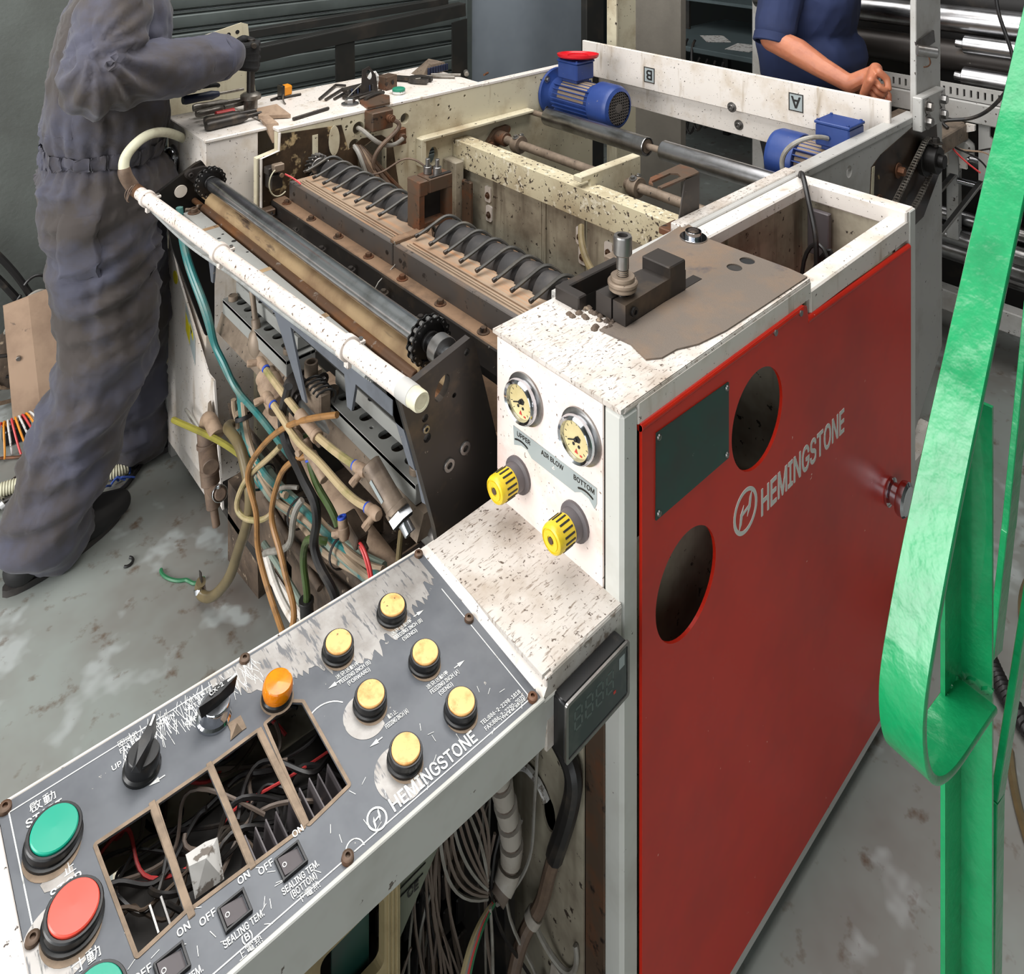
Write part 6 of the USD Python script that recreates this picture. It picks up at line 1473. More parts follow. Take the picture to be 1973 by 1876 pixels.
def head(th, c, fwd, skin='skin'):
    """head with a face looking along fwd; c: centre of the skull"""
    c, fwd = np.asarray(c, float), unit(fwd)
    l = np.cross(Z, fwd); u = np.cross(fwd, l)
    P_ = lambda a, b, d: c + fwd * a + l * b + u * d
    ms = [m3.Manifold.batch_hull([ball(P_(-.025, 0, .035), .078), ball(P_(.02, 0, .04), .072)]), m3.Manifold.batch_hull([ball(P_(.02, 0, .02), .07), ball(P_(.045, .018, -.085), .022), ball(P_(.045, -.018, -.085), .022), ball(P_(.0, .045, -.05), .022), ball(P_(.0, -.045, -.05), .022)])]
    ms += [m3.Manifold.batch_hull([ball(P_(.085, 0, .012), .009), ball(P_(.103, 0, -.025), .011), ball(P_(.088, .012, -.03), .008), ball(P_(.088, -.012, -.03), .008)])]
    ms += [m3.Manifold.batch_hull([ball(P_(.082, s * .035, .022), .010), ball(P_(.085, s * .012, .024), .008)]) for s in (-1, 1)]
    ms += [m3.Manifold.batch_hull([ball(P_(-.01, s * .078, .02), .010), ball(P_(-.018, s * .084, -.005), .010), ball(P_(-.005, s * .077, -.022), .007)]) for s in (-1, 1)]
    return ms, P_


def face_parts(t, P_, fwd):
    fwd = unit(fwd)
    for s in (-1, 1):
        e = t.part('eye', cat(m3.Manifold.sphere(.012, 16).translate(tuple(P_(.076, s * .031, .004)))), 'eye_white')
        t.part('iris', cyl(P_(.086, s * .031, .004), P_(.0885, s * .031, .004), .0052, 14), 'ink_black', e)
    t.part('mouth', cat(m3.Manifold.batch_hull([ball(P_(.080, .02, -.058), .006), ball(P_(.088, 0, -.056), .0075), ball(P_(.080, -.02, -.058), .006)])), 'lip')


def skeleton_body(t, j, gauge_=1.0, mat_='skin', res=.02):
    """the figure itself, one continuous skin"""
    ms = []
    ms += limb([(j['pelvis'] - Z * .02, .115), (j['waist'], .105), (j['chest'], .12), (j['neck'] - Z * .06, .085)])
    for s in 'RL':
        ms += limb([(j['sho' + s], .052), (j['elb' + s], .038), (j['wri' + s], .027)])
        ms += limb([(j['chest'] + Z * .08, .09), (j['sho' + s], .055)])
        ms += limb([(j['hip' + s], .085), (j['kne' + s], .055), (j['ank' + s], .038)])
        ms += limb([(j['ank' + s], .038), (j['ank' + s] * .4 + j['toe' + s] * .6 + Z * .012, .032), (j['toe' + s] + Z * .022, .022)])
        ms.append(m3.Manifold.batch_hull([ball(j['pelvis'], .11), ball(j['hip' + s], .085)]))
    ms += limb([(j['neck'] - Z * .06, .065), (j['neck'], .056), (j['head'] - Z * .05, .055)])
    return ms


A3 = np.array
# ---- the mechanic in the coverall
J = dict(pelvis=A3([.62, 2.365, .90]), waist=A3([.615, 2.365, 1.00]), chest=A3([.64, 2.345, 1.27]), neck=A3([.675, 2.31, 1.50]), head=A3([.72, 2.31, 1.64]),
         shoR=A3([.62, 2.20, 1.40]), elbR=A3([.545, 2.115, 1.215]), wriR=A3([.885, 2.195, 1.207]), shoL=A3([.67, 2.455, 1.40]), elbL=A3([.74, 2.50, 1.19]), wriL=A3([.84, 2.40, 1.14]),
         hipR=A3([.595, 2.28, .86]), kneR=A3([.605, 2.235, .47]), ankR=A3([.455, 2.225, .085]), toeR=A3([.635, 2.275, .0]), hipL=A3([.65, 2.44, .86]), kneL=A3([.715, 2.44, .47]), ankL=A3([.735, 2.48, .085]), toeL=A3([.905, 2.455, .0]))
p1 = T('person', 'person in a dusty grey-blue coverall and black gloves leaning over the tool table', 'person', (.60, 2.33, 0))
ms = skeleton_body(p1, J)
hm, P1 = head(p1, J['head'], (1, -.05, -.35))
hr, w1 = grip_hand((1.0025, 2.262, 1.188), (0, 0, 1), unit([-.75, -.62, 0]), .0125)
hl2, w2 = grip_hand((.925, 2.365, 1.12), unit([.2, .3, 1]), unit([-.85, .3, 0]), .0125)
p1.part('body', blend(ms + hm + limb([(J['wriR'], .027), (w1, .022)]) + limb([(J['wriL'], .027), (w2, .022)]), .022, 8), 'skin', smooth=60)
face_parts(p1, P1, (1, -.05, -.35))
p1.part('hair', blend([m3.Manifold.batch_hull([ball(P1(-.03, 0, .045), .088), ball(P1(.02, 0, .07), .066), ball(P1(-.05, 0, -.01), .07)])], .02, 6), 'hair_black', smooth=60)


def coat_fold(v):
    z = v[:, 2]
    d = ridges(v, (13, 13, 7), .011, 1) + ridges(v, (26, 26, 15), .0045, 12)
    leg = (z < .92)
    d += np.where(leg, ridges(v, (5, 5, 17), .019, 4, [[1, 0, .35], [0, 1, .2], [-.35, 0, 1]]), 0)
    # sleeve creases round the bent elbow
    e = np.linalg.norm(v - J['elbR'] - A3([.03, 0, 0]), axis=1)
    d += np.exp(-(e / .16) ** 2) * .010 * np.sin(np.arctan2(v[:, 2] - 1.30, v[:, 0] - .52) * 17 + 3 * meshkit.noise(v * 9, 5))
    # gathers above and below the elastic waist
    w = np.exp(-((z - .985) / .085) ** 2)
    th_ = np.arctan2(v[:, 1] - 2.37, v[:, 0] - .62)
    d += w * .0055 * np.sin(th_ * 34 + 2 * meshkit.noise(v * 12, 6))
    return d


cs_ = []
cs_ += [m3.Manifold.batch_hull([ball(A3([0.625, 2.305, 0.865]), .155), ball(A3([0.645, 2.440, 0.865]), .15), ball(A3([0.605, 2.320, 0.935]), .135), ball(A3([0.630, 2.425, 0.935]), .13)])]
cs_ += [m3.Manifold.batch_hull([ball(A3([0.605, 2.320, 0.930]), .132), ball(A3([0.630, 2.425, 0.930]), .13), ball(A3([0.610, 2.325, 0.990]), .120), ball(A3([0.630, 2.420, 0.990]), .120)])]
cs_ += [m3.Manifold.batch_hull([ball(A3([0.610, 2.325, 0.990]), .120), ball(A3([0.630, 2.420, 0.990]), .120), ball(A3([0.615, 2.305, 1.060]), .150), ball(A3([0.645, 2.435, 1.060]), .145)])]
cs_ += [m3.Manifold.batch_hull([ball(A3([0.615, 2.305, 1.050]), .150), ball(A3([0.645, 2.435, 1.050]), .145), ball(A3([0.630, 2.280, 1.260]), .140), ball(A3([0.670, 2.440, 1.260]), .140)])]
cs_ += [m3.Manifold.batch_hull([ball(A3([0.630, 2.280, 1.260]), .140), ball(A3([0.670, 2.440, 1.260]), .140), ball(A3([0.650, 2.265, 1.380]), .11), ball(A3([0.690, 2.445, 1.380]), .11), ball(A3([0.700, 2.345, 1.470]), .08)])]
for s, q in (('R', 1.0), ('L', .95)):
    cs_ += limb([(J['sho' + s], .082 * q), (J['elb' + s], .088 * q), (J['elb' + s] * .45 + J['wri' + s] * .55, .076 * q), (J['wri' + s] , .062 * q)])
    cs_ += limb([(J['hip' + s] + Z * .02, .135), (J['hip' + s] * .45 + J['kne' + s] * .55, .118), (J['kne' + s], .108), (J['kne' + s] * .5 + J['ank' + s] * .5 + A3([-.01, 0, 0]), .098), (J['ank' + s] + Z * .02, .094), (J['ank' + s] - Z * .005 + A3([.01, 0, 0]), .085)])
cv = blend(cs_, .013, 10, coat_fold)
cov = p1.part('coverall', cv, 'coverall', smooth=60, label='dusty grey-blue coverall with a gathered waist')
tr = trimesh.Trimesh(*cv, process=False)
kd = cKDTree(tr.vertices); vn = np.array(tr.vertex_normals); vv = np.array(tr.vertices)


def on_cloth(p, off, k=6):
    d, i = kd.query(p, k=k)
    return vv[i].mean(1) + vn[i].mean(1) * off


# elastic belt with fine ribs
th = np.linspace(0, 2 * math.pi, 241)[:-1]
V, Fq = [], []
rows = np.linspace(-.028, .028, 7)
for r_ in rows:
    c_ = np.stack([.618 + .14 * np.cos(th), 2.373 + .19 * np.sin(th), np.full(240, .985 + r_)], 1)
    c_ = on_cloth(c_, .007 + .005 * (1 - (r_ / .03) ** 2))
    out = c_ - A3([.618, 2.373, 0]); out[:, 2] = 0
    out /= np.linalg.norm(out, axis=1)[:, None]
    V.append(c_ + out * (.0028 * np.sin(th * 60))[:, None])
V = np.vstack(V); k = np.arange(240); k2 = (k + 1) % 240
for i in range(len(rows) - 1):
    q = np.stack([i * 240 + k, i * 240 + k2, (i + 1) * 240 + k2, (i + 1) * 240 + k], 1)
    Fq += [q[:, [0, 1, 2]], q[:, [0, 2, 3]]]
p1.part('waistband', (V, np.vstack(Fq)), 'coverall', cov, smooth=60, label='ribbed elastic waistband')


def patch(c, A, B, N, w, h, off, nm):
    g = [(a, b) for b in np.linspace(-1, 1, 14) for a in np.linspace(-1, 1, 12)]
    pts = np.array([c + A * a * w * (1 - .12 * (b < -.6) * abs(a)) + B * b * h for a, b in g])
    q = on_cloth(pts, off, 12)
    e = np.array([max(abs(a), abs(b)) > .98 for a, b in g])
    q2 = on_cloth(pts, -.004, 12)
    q = np.where(e[:, None], q2, q)
    F_ = []
    for i in range(13):
        for jx in range(11):
            a = i * 12 + jx
            F_ += [[a, a + 1, a + 13], [a, a + 13, a + 12]]
    p1.part(nm, (q, np.array(F_)), 'coverall', cov, smooth=60)


patch(A3([.50, 2.14, .80]), unit([.75, -.66, -.0]), unit([.08, 0, 1]), X, .072, .085, .007, 'back_pocket')
for i in range(2):
    wv = unit(J['wriR'] - J['elbR'])
    p1.part('cuff', ringm(J['wriR'] - wv * (.055 - .05 * i) + A3([0, 0, .0]), J['wriR'] - wv * (.05 - .057 * i), .066 - .001 * i, .05, 32, .002), 'coverall', cov) if i else p1.part('cuff_seam', ringm(J['wriR'] - wv * .066, J['wriR'] - wv * .063, .0675, .055, 32, .001), 'coverall', cov)
p1.part('glove', blend(hr + limb([(w1, .026), (J['wriR'], .032)]), .004, 6), 'glove_black', smooth=60, label='black glove gripping the socket tool')
p1.part('glove', blend(hl2 + limb([(w2, .026), (J['wriL'], .032)]), .004, 6), 'glove_black', smooth=60, label='black glove below the other hand')
for s in 'RL':
    a, t_ = J['ank' + s], J['toe' + s]
    d = unit((t_ - a) * A3([1, 1, 0]))
    heel = a * A3([1, 1, 0]) - d * .055
    l_ = np.cross(Z, d)
    sh_ = blend([m3.Manifold.batch_hull([ball(heel + Z * .042, .040), ball(heel + d * .06 + Z * .06, .045), ball(a + Z * .03, .045)]), m3.Manifold.batch_hull([ball(heel + d * .05 + Z * .05, .043), ball(heel + d * .19 + l_ * .012 + Z * .042, .040), ball(heel + d * .245 + Z * .034, .032), ball(heel + d * .18 - l_ * .012 + Z * .04, .038)])], .008, 8)
    v_ = sh_[0].copy(); v_[:, 2] = np.maximum(v_[:, 2], .012)
    s_ = p1.part('shoe', (v_, sh_[1]), 'shoe_black', smooth=60, label='black work shoe')
    sol = affinity.rotate(affinity.scale(circ(0, 0, 1, 24), .148, .041), math.degrees(math.atan2(d[1], d[0])), origin=(0, 0))
    cc_ = heel + d * .105
    p1.part('sole', plate_z(affinity.translate(sol, cc_[0], cc_[1]), 0.0005, .016), 'rubber_black', s_)

# ---- the man in the navy polo shirt behind the machine
K = dict(pelvis=A3([2.80, 1.45, .90]), waist=A3([2.80, 1.44, 1.02]), chest=A3([2.79, 1.38, 1.27]), neck=A3([2.79, 1.30, 1.50]), head=A3([2.80, 1.24, 1.64]),
         shoR=A3([2.63, 1.42, 1.40]), elbR=A3([2.52, 1.415, 1.155]), wriR=A3([2.50, 1.135, 1.055]), shoL=A3([2.96, 1.40, 1.40]), elbL=A3([3.00, 1.46, 1.15]), wriL=A3([2.95, 1.30, .93]),
         hipR=A3([2.71, 1.46, .87]), kneR=A3([2.70, 1.42, .47]), ankR=A3([2.72, 1.48, .085]), toeR=A3([2.72, 1.32, .0]), hipL=A3([2.89, 1.46, .87]), kneL=A3([2.90, 1.40, .47]), ankL=A3([2.90, 1.46, .085]), toeL=A3([2.90, 1.30, .0]))
p2 = T('person', 'person in a navy polo shirt with a bare forearm working behind the machine', 'person', (2.80, 1.44, 0))
ms = skeleton_body(p2, K)
# a stronger bare forearm, then the hand
ms += limb([(K['elbR'], .044), (K['elbR'] * .68 + K['wriR'] * .32 + A3([0, 0, .006]), .046), (K['elbR'] * .35 + K['wriR'] * .65, .036), (K['wriR'], .029)])
hm2, P2 = head(p2, K['head'], (0, -1, -.4))
ha, wa = grip_hand((2.475, 1.035, 1.055), unit([-.3, -.5, .9]), unit([-.25, .55, .6]), .011)
hb, wb = grip_hand((2.93, 1.22, .89), unit([.2, -.4, .9]), unit([.1, .6, .6]), .011)
p2.part('body', blend(ms + hm2 + ha + hb + limb([(K['wriR'], .029), (wa, .023)]) + limb([(K['wriL'], .027), (wb, .022)]), .009, 6), 'skin', smooth=60)
face_parts(p2, P2, (0, -1, -.4))
p2.part('hair', blend([m3.Manifold.batch_hull([ball(P2(-.03, 0, .045), .088), ball(P2(.02, 0, .07), .066), ball(P2(-.05, 0, -.01), .07)])], .02, 6), 'hair_black', smooth=60)
sh2 = [m3.Manifold.batch_hull([ball(A3([2.75, 1.46, .97]), .12), ball(A3([2.88, 1.46, .97]), .125), ball(A3([2.74, 1.46, 1.10]), .130), ball(A3([2.88, 1.44, 1.10]), .140), ball(A3([2.73, 1.36, 1.06]), .12), ball(A3([2.86, 1.36, 1.06]), .12)]),
       m3.Manifold.batch_hull([ball(A3([2.74, 1.46, 1.10]), .130), ball(A3([2.88, 1.44, 1.10]), .140), ball(A3([2.72, 1.42, 1.32]), .125), ball(A3([2.88, 1.40, 1.32]), .125), ball(A3([2.74, 1.34, 1.28]), .11), ball(A3([2.79, 1.31, 1.45]), .075)])]
for s in 'RL':
    e = K['sho' + s] + (K['elb' + s] - K['sho' + s]) * .86
    sh2 += limb([(K['sho' + s], .082), (e, .068)])
pol = p2.part('polo_shirt', blend(sh2, .014, 8, lambda v: ridges(v, (9, 9, 7), .006, 8)), 'polo_navy', smooth=60, label='navy polo shirt')
ev = unit(K['elbR'] - K['shoR'])
ec = K['shoR'] + (K['elbR'] - K['shoR']) * .86
p2.part('sleeve_hem', ringm(ec + ev * .020, ec + ev * .055, .0665, .058, 36, .003), 'polo_navy', pol)
tro = [m3.Manifold.batch_hull([ball(K['hipR'], .12), ball(K['hipL'], .12), ball(K['waist'] - Z * .05, .13)])]
for s in 'RL':
    tro += limb([(K['hip' + s], .12), (K['kne' + s], .085), (K['ank' + s] + Z * .01, .072)])
p2.part('trousers', blend(tro, .02, 8, lambda v: ridges(v, (8, 8, 10), .007, 9)), 'trouser_dark', smooth=60)
for s in 'RL':
    a = K['ank' + s]
    p2.part('shoe', blend([m3.Manifold.batch_hull([ball(a * A3([1, 1, 0]) + A3([0, .05, .042]), .04), ball(a * A3([1, 1, 0]) + A3([0, -.16, .036]), .034), ball(a + Z * .02, .045)])], .015, 6), 'shoe_black', smooth=60)

# ------------------------------------------------------------------ green steel stand in the foreground
mat('green_gloss', L(20, 146, 88), .28, dirt=L(14, 128, 76), dirt_at=(.45, .7), dirt_scale=20, coat=.35, spec=.45, bump=.85, bump_scale=26, bump_dist=.004)
gs = T('green_stand', 'glossy green painted steel stand with a bent flat bar in the foreground', 'steel stand', (.9, .3, 0))
G = unit(.8 * rt + .6 * fw); W = unit(.6 * rt - .8 * fw)
r0 = .398
gb0 = .8 * fw + .398 * rt       # a point on the bar, straight above the floor


def gpt(s, z, w=0.):
    return gb0 + G * s + W * w + Z * z


path = np.array([(.56, 1.96), (.46, 1.70), (.325, 1.465), (.146, 1.163), (.043, .978), (.010, .905), (.0, .87), (.002, .830), (.016, .798), (.042, .779), (.08, .772), (.165, .772)])
sp_ = spline(np.c_[path, np.zeros(len(path))], 12)[:, :2]


def strip(pts, hw, t, n_edge=True):
    """a flat bar bent along (s, z): rectangle section with rounded edges"""
    pts = np.asarray(pts)
    tg = np.gradient(pts, axis=0); tg /= np.linalg.norm(tg, axis=1)[:, None]
    nn = np.stack([-tg[:, 1], tg[:, 0]], 1)
    sec = [(-hw, -t * .5), (-hw + t * .3, -t), (hw - t * .3, -t), (hw, -t * .5), (hw, t * .5), (hw - t * .3, t), (-hw + t * .3, t), (-hw, t * .5)]
    n = len(sec)
    V = np.vstack([[gpt(p[0] + m[0] * b, p[1] + m[1] * b, a) for a, b in sec] for p, m in zip(pts, nn)])
    k = np.arange(n); k2 = (k + 1) % n
    F_ = []
    for i in range(len(pts) - 1):
        q = np.stack([i * n + k, i * n + k2, (i + 1) * n + k2, (i + 1) * n + k], 1)
        F_ += [q[:, [0, 1, 2]], q[:, [0, 2, 3]]]
    for b in (0, (len(pts) - 1) * n):
        F_.append(np.array([[b, b + i, b + i + 1] for i in range(1, n - 1)]))
    return V, np.vstack(F_)


gs.part('flat_bar', strip(sp_, .0235, .0042), 'green_gloss', smooth=40, label='long bent green flat bar')
lc_ = .5277 * rt + .93 * fw
A_ = -(.75 * rt + .66 * fw); B_ = .66 * rt - .75 * fw
lg = Polygon([(0, 0), (.052, 0), (.052, .005), (.006, .006), (.005, .038), (0, .038)])
Ah, Bh = unit(A_), unit(B_)
gs.part('angle_leg', prism(lg, lc_, Ah, Bh, Z, 1.10), 'green_gloss', smooth=30, label='green angle iron leg')
gs.part('weld_bead', cat(tube(np.array([lc_ + Ah * a + Bh * .004 + Z * (.772 + .003 * math.sin(a * 400)) for a in np.linspace(.0, .05, 14)]), .0045, 7), tube(np.array([lc_ + Bh * a + Ah * .004 + Z * (.772 + .003 * math.sin(a * 400)) for a in np.linspace(.0, .038, 12)]), .0045, 7)), 'green_gloss')
b0 = 1.02 * fw + .655 * rt
gs.part('side_bar', cat(bar(b0 + Z * 1.30 + rt * .055 + fw * .03, b0 + Z * .86 + rt * -.010, .028, .008, W), bar(b0 + Z * .865 + rt * -.010, b0 + Z * .70 + rt * -.028, .028, .008, W)), 'green_gloss', label='thin green bar further back')
b1 = .93 * fw + .60 * rt
gs.part('side_bar', cat(bar(b1 + Z * 1.0 + rt * .035, b1 + Z * .62 + rt * -.025, .022, .008, W), bar(b1 + Z * .62 - rt * .025, b1 - rt * .035 + Z * .0, .022, .008, W)), 'green_gloss', label='thin green bar at the right edge')

# ------------------------------------------------------------------ wiring box under the console
mat('pcb_beige', L(176, 158, 118), .6, dirt=L(140, 120, 84), dirt_at=(.45, .7), dirt_scale=12)
mat('pcb_label', L(120, 124, 108), .6, dirt=L(96, 98, 84), dirt_at=(.45, .7), dirt_scale=14)
mat('spiral_white', L(172, 164, 154), .5, dirt=L(136, 126, 114), dirt_at=(.45, .7), dirt_scale=16)
mat('wire_brown', L(112, 98, 88), .5)
mat('wire_green', L(44, 110, 72), .4)
wb = T('wiring_box', 'open wiring box under the console full of terminals and wires', 'wiring box', (.55, .79, .03))
wb.part('side_panel', plate_x(Polygon([(.724, .05), (.90, .05), (.90, .66), (.724, .66)]).difference(affinity.scale(circ(.790, .378, .014, 20), .9, 1.7)), .790, .003), 'dirty_cream', smooth=False, label='stained side panel with an oval hole')
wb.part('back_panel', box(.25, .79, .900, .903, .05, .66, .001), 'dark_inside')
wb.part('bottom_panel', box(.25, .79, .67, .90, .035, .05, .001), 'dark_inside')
wb.part('left_panel', box(.247, .25, .67, .90, .05, .66, .001), 'dirty_cream')
wb.part('rack_frame', plate_y(sbox(.36, .10, .530, .62).difference(rbox(.425, .435, .508, .515, .008)), .780, .012), 'pcb_beige', smooth=False, label='beige card rack with a window')
for x in (.512, .518, .524):
    wb.part('rack_rib', box(x, x + .0025, .778, .782, .12, .60, .0005), 'pcb_beige')
wb.part('green_card', box(.45, .50, .80, .803, .40, .55, .001), 'green_plate')
lbp = wb.part('data_card', prism(Polygon([(.530, .40), (.60, .475), (.622, .51), (.60, .56), (.53, .56)]), (0, .80, 0), X, Z, Y, .004), 'pcb_label', smooth=False, label='grey-green printed card')
for k in range(9):
    wb.part('print_line', box(.535, .535 + .05 - .004 * (k % 3), .7985, .7995, .545 - .010 * k, .5462 - .010 * k, .0002), 'ink_black', lbp)
wb.part('lettering', text('CE', .010, (.552, .7985, .455), X, Z, -Y, .0004, True), 'ink_black', lbp, smooth=False)
rw = np.random.RandomState(21)
tbk = []
for i in range(9):
    for jx in range(7):
        x, z = .56 + jx * .022 + rw.uniform(-.002, .002), .12 + i * .05
        tbk.append(box(x, x + .016, .872 + rw.uniform(0, .01), .898, z, z + .036, .002))
for m in tbk:
    wb.part('terminal_block', m, ('dark_steel', 'black_plastic', 'grime')[rw.randint(3)])
# spiral wrapped cable
sw = T('spiral_wrapped_cable', 'cable trunk in pale spiral wrap hanging out below the console', 'cable', (.71, .80, .35))
spts = spline([(.700, .80, .52), (.712, .80, .458), (.722, .80, .415), (.727, .80, .375), (.722, .80, .345), (.700, .80, .325)], 14)
sw.part('core', tube(spts, .0125, 12), 'wire_brown')
for k in range(6):
    i0 = 2 + k * 11
    seg = spts[i0:i0 + 10]
    sw.part('wrap_turn', tube(seg, np.linspace(.0165, .0145, len(seg)), 16), 'spiral_white', label='turn of pale spiral wrap')
for i, (m_, dx) in enumerate((('tube_grey', 0), ('wire_red', .005), ('wire_green', .010), ('pcb_beige', -.005))):
    solo('wire', wire([(.690 + dx * .3, .798, .328), (.668 + dx, .795, .326), (.648 + dx, .79, .318), (.627 + dx, .785, .285), (.60 + dx, .78, .20)], .0032, 6), m_, ('grey wire of the ribbon below the spiral wrap', 'red wire of the ribbon below the spiral wrap', 'green wire of the ribbon below the spiral wrap', 'tan wire of the ribbon below the spiral wrap')[i], 'wire', 'ribbon wires')
fan = T('wire_loom', 'fan of thin grey-brown wires joining the spiral wrapped trunk', 'wires', (.64, .81, .35))
for k in range(9):
    x = .612 + .006 * k
    fan.part('thin_wire', wire([(x, .815 + .003 * (k % 4), .60), (x + .002 * (k % 3), .812, .50), (x + .008 + .001 * k, .806, .42 + .006 * k), (.684, .80, .34 + .004 * k)], .0022, 5, 6), 'wire_brown' if k % 3 else 'tube_grey')
for k in range(7):
    x = .585 + .009 * k
    fan.part('thin_wire', wire([(x, .83, .60), (x + .008 * math.sin(k * 2), .828, .47), (x + .012 * math.sin(k), .825, .36), (x + .02, .82, .25), (x + .01 * math.cos(k), .81, .12)], .0018, 5, 6), 'wire_brown')
for k in range(22):
    x, y = rw.uniform(.54, .75), rw.uniform(.80, .86)
    fan.part('hanging_wire', wire([(x, y, rw.uniform(.32, .46)), (x + rw.uniform(-.02, .02), y, .26), (x + rw.uniform(-.03, .03), y - .01, .16), (x + rw.uniform(-.04, .04), y, .06)], .0016 + .0006 * (k % 2), 5, 5), ('wire_brown', 'tube_black', 'tube_grey')[k % 3])
dc = T('cable', 'thick brown cable sleeved in black below the digital meter', 'cable', (.77, .77, .3))
dp_ = spline([(.78, .79, .53), (.78, .763, .515), (.775, .730, .500), (.772, .728, .47), (.772, .748, .40), (.772, .773, .32), (.770, .79, .262), (.752, .80, .232), (.731, .80, .195), (.715, .80, .12), (.71, .80, .06)], 8)
dc.part('sleeve', tube(dp_[:34], .0125, 10), 'tube_black')
dc.part('cable', tube(dp_[26:], .0095, 10), 'hose_brown')
dc.part('cable_tie', ringm(dp_[49], dp_[51], .012, .0095, 14), 'spiral_white')
solo('wire', wire([(.778, .80, .53), (.775, .80, .44), (.77, .80, .38), (.758, .80, .325), (.727, .80, .312), (.70, .80, .318)], .0024, 6), 'tube_grey', 'thin pale wire curving past the oval hole', 'wire')
solo('wire', wire([(.684, .795, .333), (.688, .795, .28), (.689, .795, .20), (.688, .795, .06)], .0022, 6), 'tube_grey', 'thin pale wire hanging straight down from the spiral wrap', 'wire')
solo('cable', wire([(.765, .79, .24), (.778, .77, .205), (.784, .75, .20), (.786, .735, .22), (.786, .735, .25)], .0038, 6), 'tube_grey', 'short grey cable curling against the rust streaked strip', 'cable')
solo('black_duct', cat(bar((.74, .84, .56), (.75, .84, .12), .03, .02)), 'tube_black', 'flat black cable duct behind the spiral wrap', 'duct')
kt = T('cable_connector', 'pale bent connector tab low in the wiring box', 'connector', (.77, .77, .10))
kt.part('tab', cat(obox((.776, .765, .175), unit([.3, 0, 1]), Y, X, .018, .010, .002, .001), obox((.765, .775, .135), unit([.4, 0, 1]), Y, X, .020, .012, .003, .001)), 'spiral_white')
solo('name_tag', wire([(.782, .845, .405), (.783, .83, .415), (.784, .81, .414), (.785, .79, .400)], .0055, 6), 'foam_white', 'pale marker sleeve behind the cables below the console', 'tag')
# inside the tilted console: wires and heat sinks seen through the windows
ci = T('console_wiring', 'tangle of dark wires and grey heat sink fins inside the console', 'wiring', (.45, .79, .66))
rw = np.random.RandomState(31)
for k in range(34):
    u0, v0 = rw.uniform(.20, .45), rw.uniform(.10, .235)
    pts_ = [cp(np.clip(u0 + rw.uniform(-.02, .02) + .035 * (t - 2), .19, .47), np.clip(v0 + rw.uniform(-.025, .025), .095, .23), -.044 - .012 * rw.uniform(-1, 1)) for t in range(5)]
    ci.part('wire', wire(pts_, rw.uniform(.0014, .0028), 6, 6), ('tube_black', 'wire_brown', 'tube_black', 'tube_black', 'wire_brown', 'wire_red', 'tube_black', 'grime')[k % 8])
for k in range(5):
    ci.part('heat_sink_fin', cbox(.222 + .011 * k, .2235 + .011 * k, .062, .105, -.060, -.022 - .003 * (k % 2), .0005), 'grey_plastic')
for k in range(4):
    ci.part('heat_sink_fin', cbox(.284 + .011 * k, .2855 + .011 * k, .062, .10, -.060, -.024, .0005), 'grey_plastic')
ci.part('ledge', cbox(.22, .45, .058, .066, -.05, -.03, .001), 'rusty_steel')
ci.part('crumpled_paper', hull(np.array([cp(u, v, h) for u, v, h in ((.372, .085, -.03), (.345, .083, -.03), (.342, .110, -.018), (.352, .115, -.02), (.37, .118, -.022), (.374, .10, -.012), (.36, .095, -.010))])), 'foam_white', smooth=False, label='crumpled grey paper scrap')
ci.part('spade_terminal', cat(*[cbox(.398 + .010 * k, .4005 + .010 * k, .075, .100, -.022, -.020, .0004) for k in range(2)]), 'bare_steel')

# ------------------------------------------------------------------ the machine at the far right
fm = T('printing_machine', 'white framed machine with stacked chrome rollers at the far right', 'machine', (3.2, .6, 0))
for z, x, r, y1, m_ in ((1.185, 3.25, .052, 1.9, 'roller_steel'), (1.105, 3.19, .034, 1.02, 'roller_steel'), (1.045, 3.26, .060, 1.75, 'dark_roller' if 'dark_roller' in MAT else 'dark_steel'), (.985, 3.18, .040, 1.02, 'roller_steel'), (.455, 3.20, .028, 1.12, 'roller_steel'), (.395, 3.16, .034, 1.14, 'roller_steel'), (.33, 3.20, .040, 1.30, 'roller_steel'), (.275, 3.24, .034, .95, 'roller_steel'), (.66, 3.25, .022, 1.02, 'roller_steel')):
    fm.part('roller', cat(cyl((x, y1, z), (x, -.6, z), r, 28), cyl((x, y1 + .03, z), (x, y1, z), r * .45, 14)), m_, label='dark roller' if 'steel' in m_ and m_.startswith('dark') else None)
fm.part('slotted_duct', plate_x(sbox(-.6, .935, 1.35, .985).difference(unary_union([sbox(y, .945, y + .007, .972) for y in np.arange(-.5, 1.32, .022)])), 3.05, .012), 'grey_paint', smooth=False, label='grey slotted wiring duct')
fm.part('front_beam', cat(box(3.04, 3.10, -.6, 1.40, .86, .932, .004)), 'grey_paint')
for y in (.62, .80, .90, 1.0):
    fm.part('bracket_plate', plate_x(Polygon([(y, .66), (y + .035, .66), (y + .035, .87), (y, .87)]).union(Polygon([(y, .82), (y - .05, .78), (y - .05, .74), (y, .78)])), 3.06, .012), 'grey_paint', smooth=False)
for y in (.96, 1.02, 1.08):
    fm.part('hook_lever', plate_x(Polygon([(y, .70), (y + .022, .70), (y + .03, .80), (y + .01, .86), (y - .025, .86), (y - .025, .84), (y, .83), (y + .008, .80)]), 3.02, .014), 'white_paint', smooth=False)
    fm.part('lever_hub', cyl((3.01, y + .012, .77), (3.05, y + .012, .77), .03, 18), 'grey_paint')
fm.part('lower_beam', cat(box(3.08, 3.14, -.6, 1.60, .15, .225, .004)), 'grey_paint')
for b_ in ((3.12, 3.16, 1.02, 1.06, .40, .66), (3.30, 3.36, 1.90, 1.96, 0, 1.6), (3.3, 3.36, -.6, -.54, 0, 1.6)):
    fm.part('upright', box(*b_, .003), 'grey_paint')
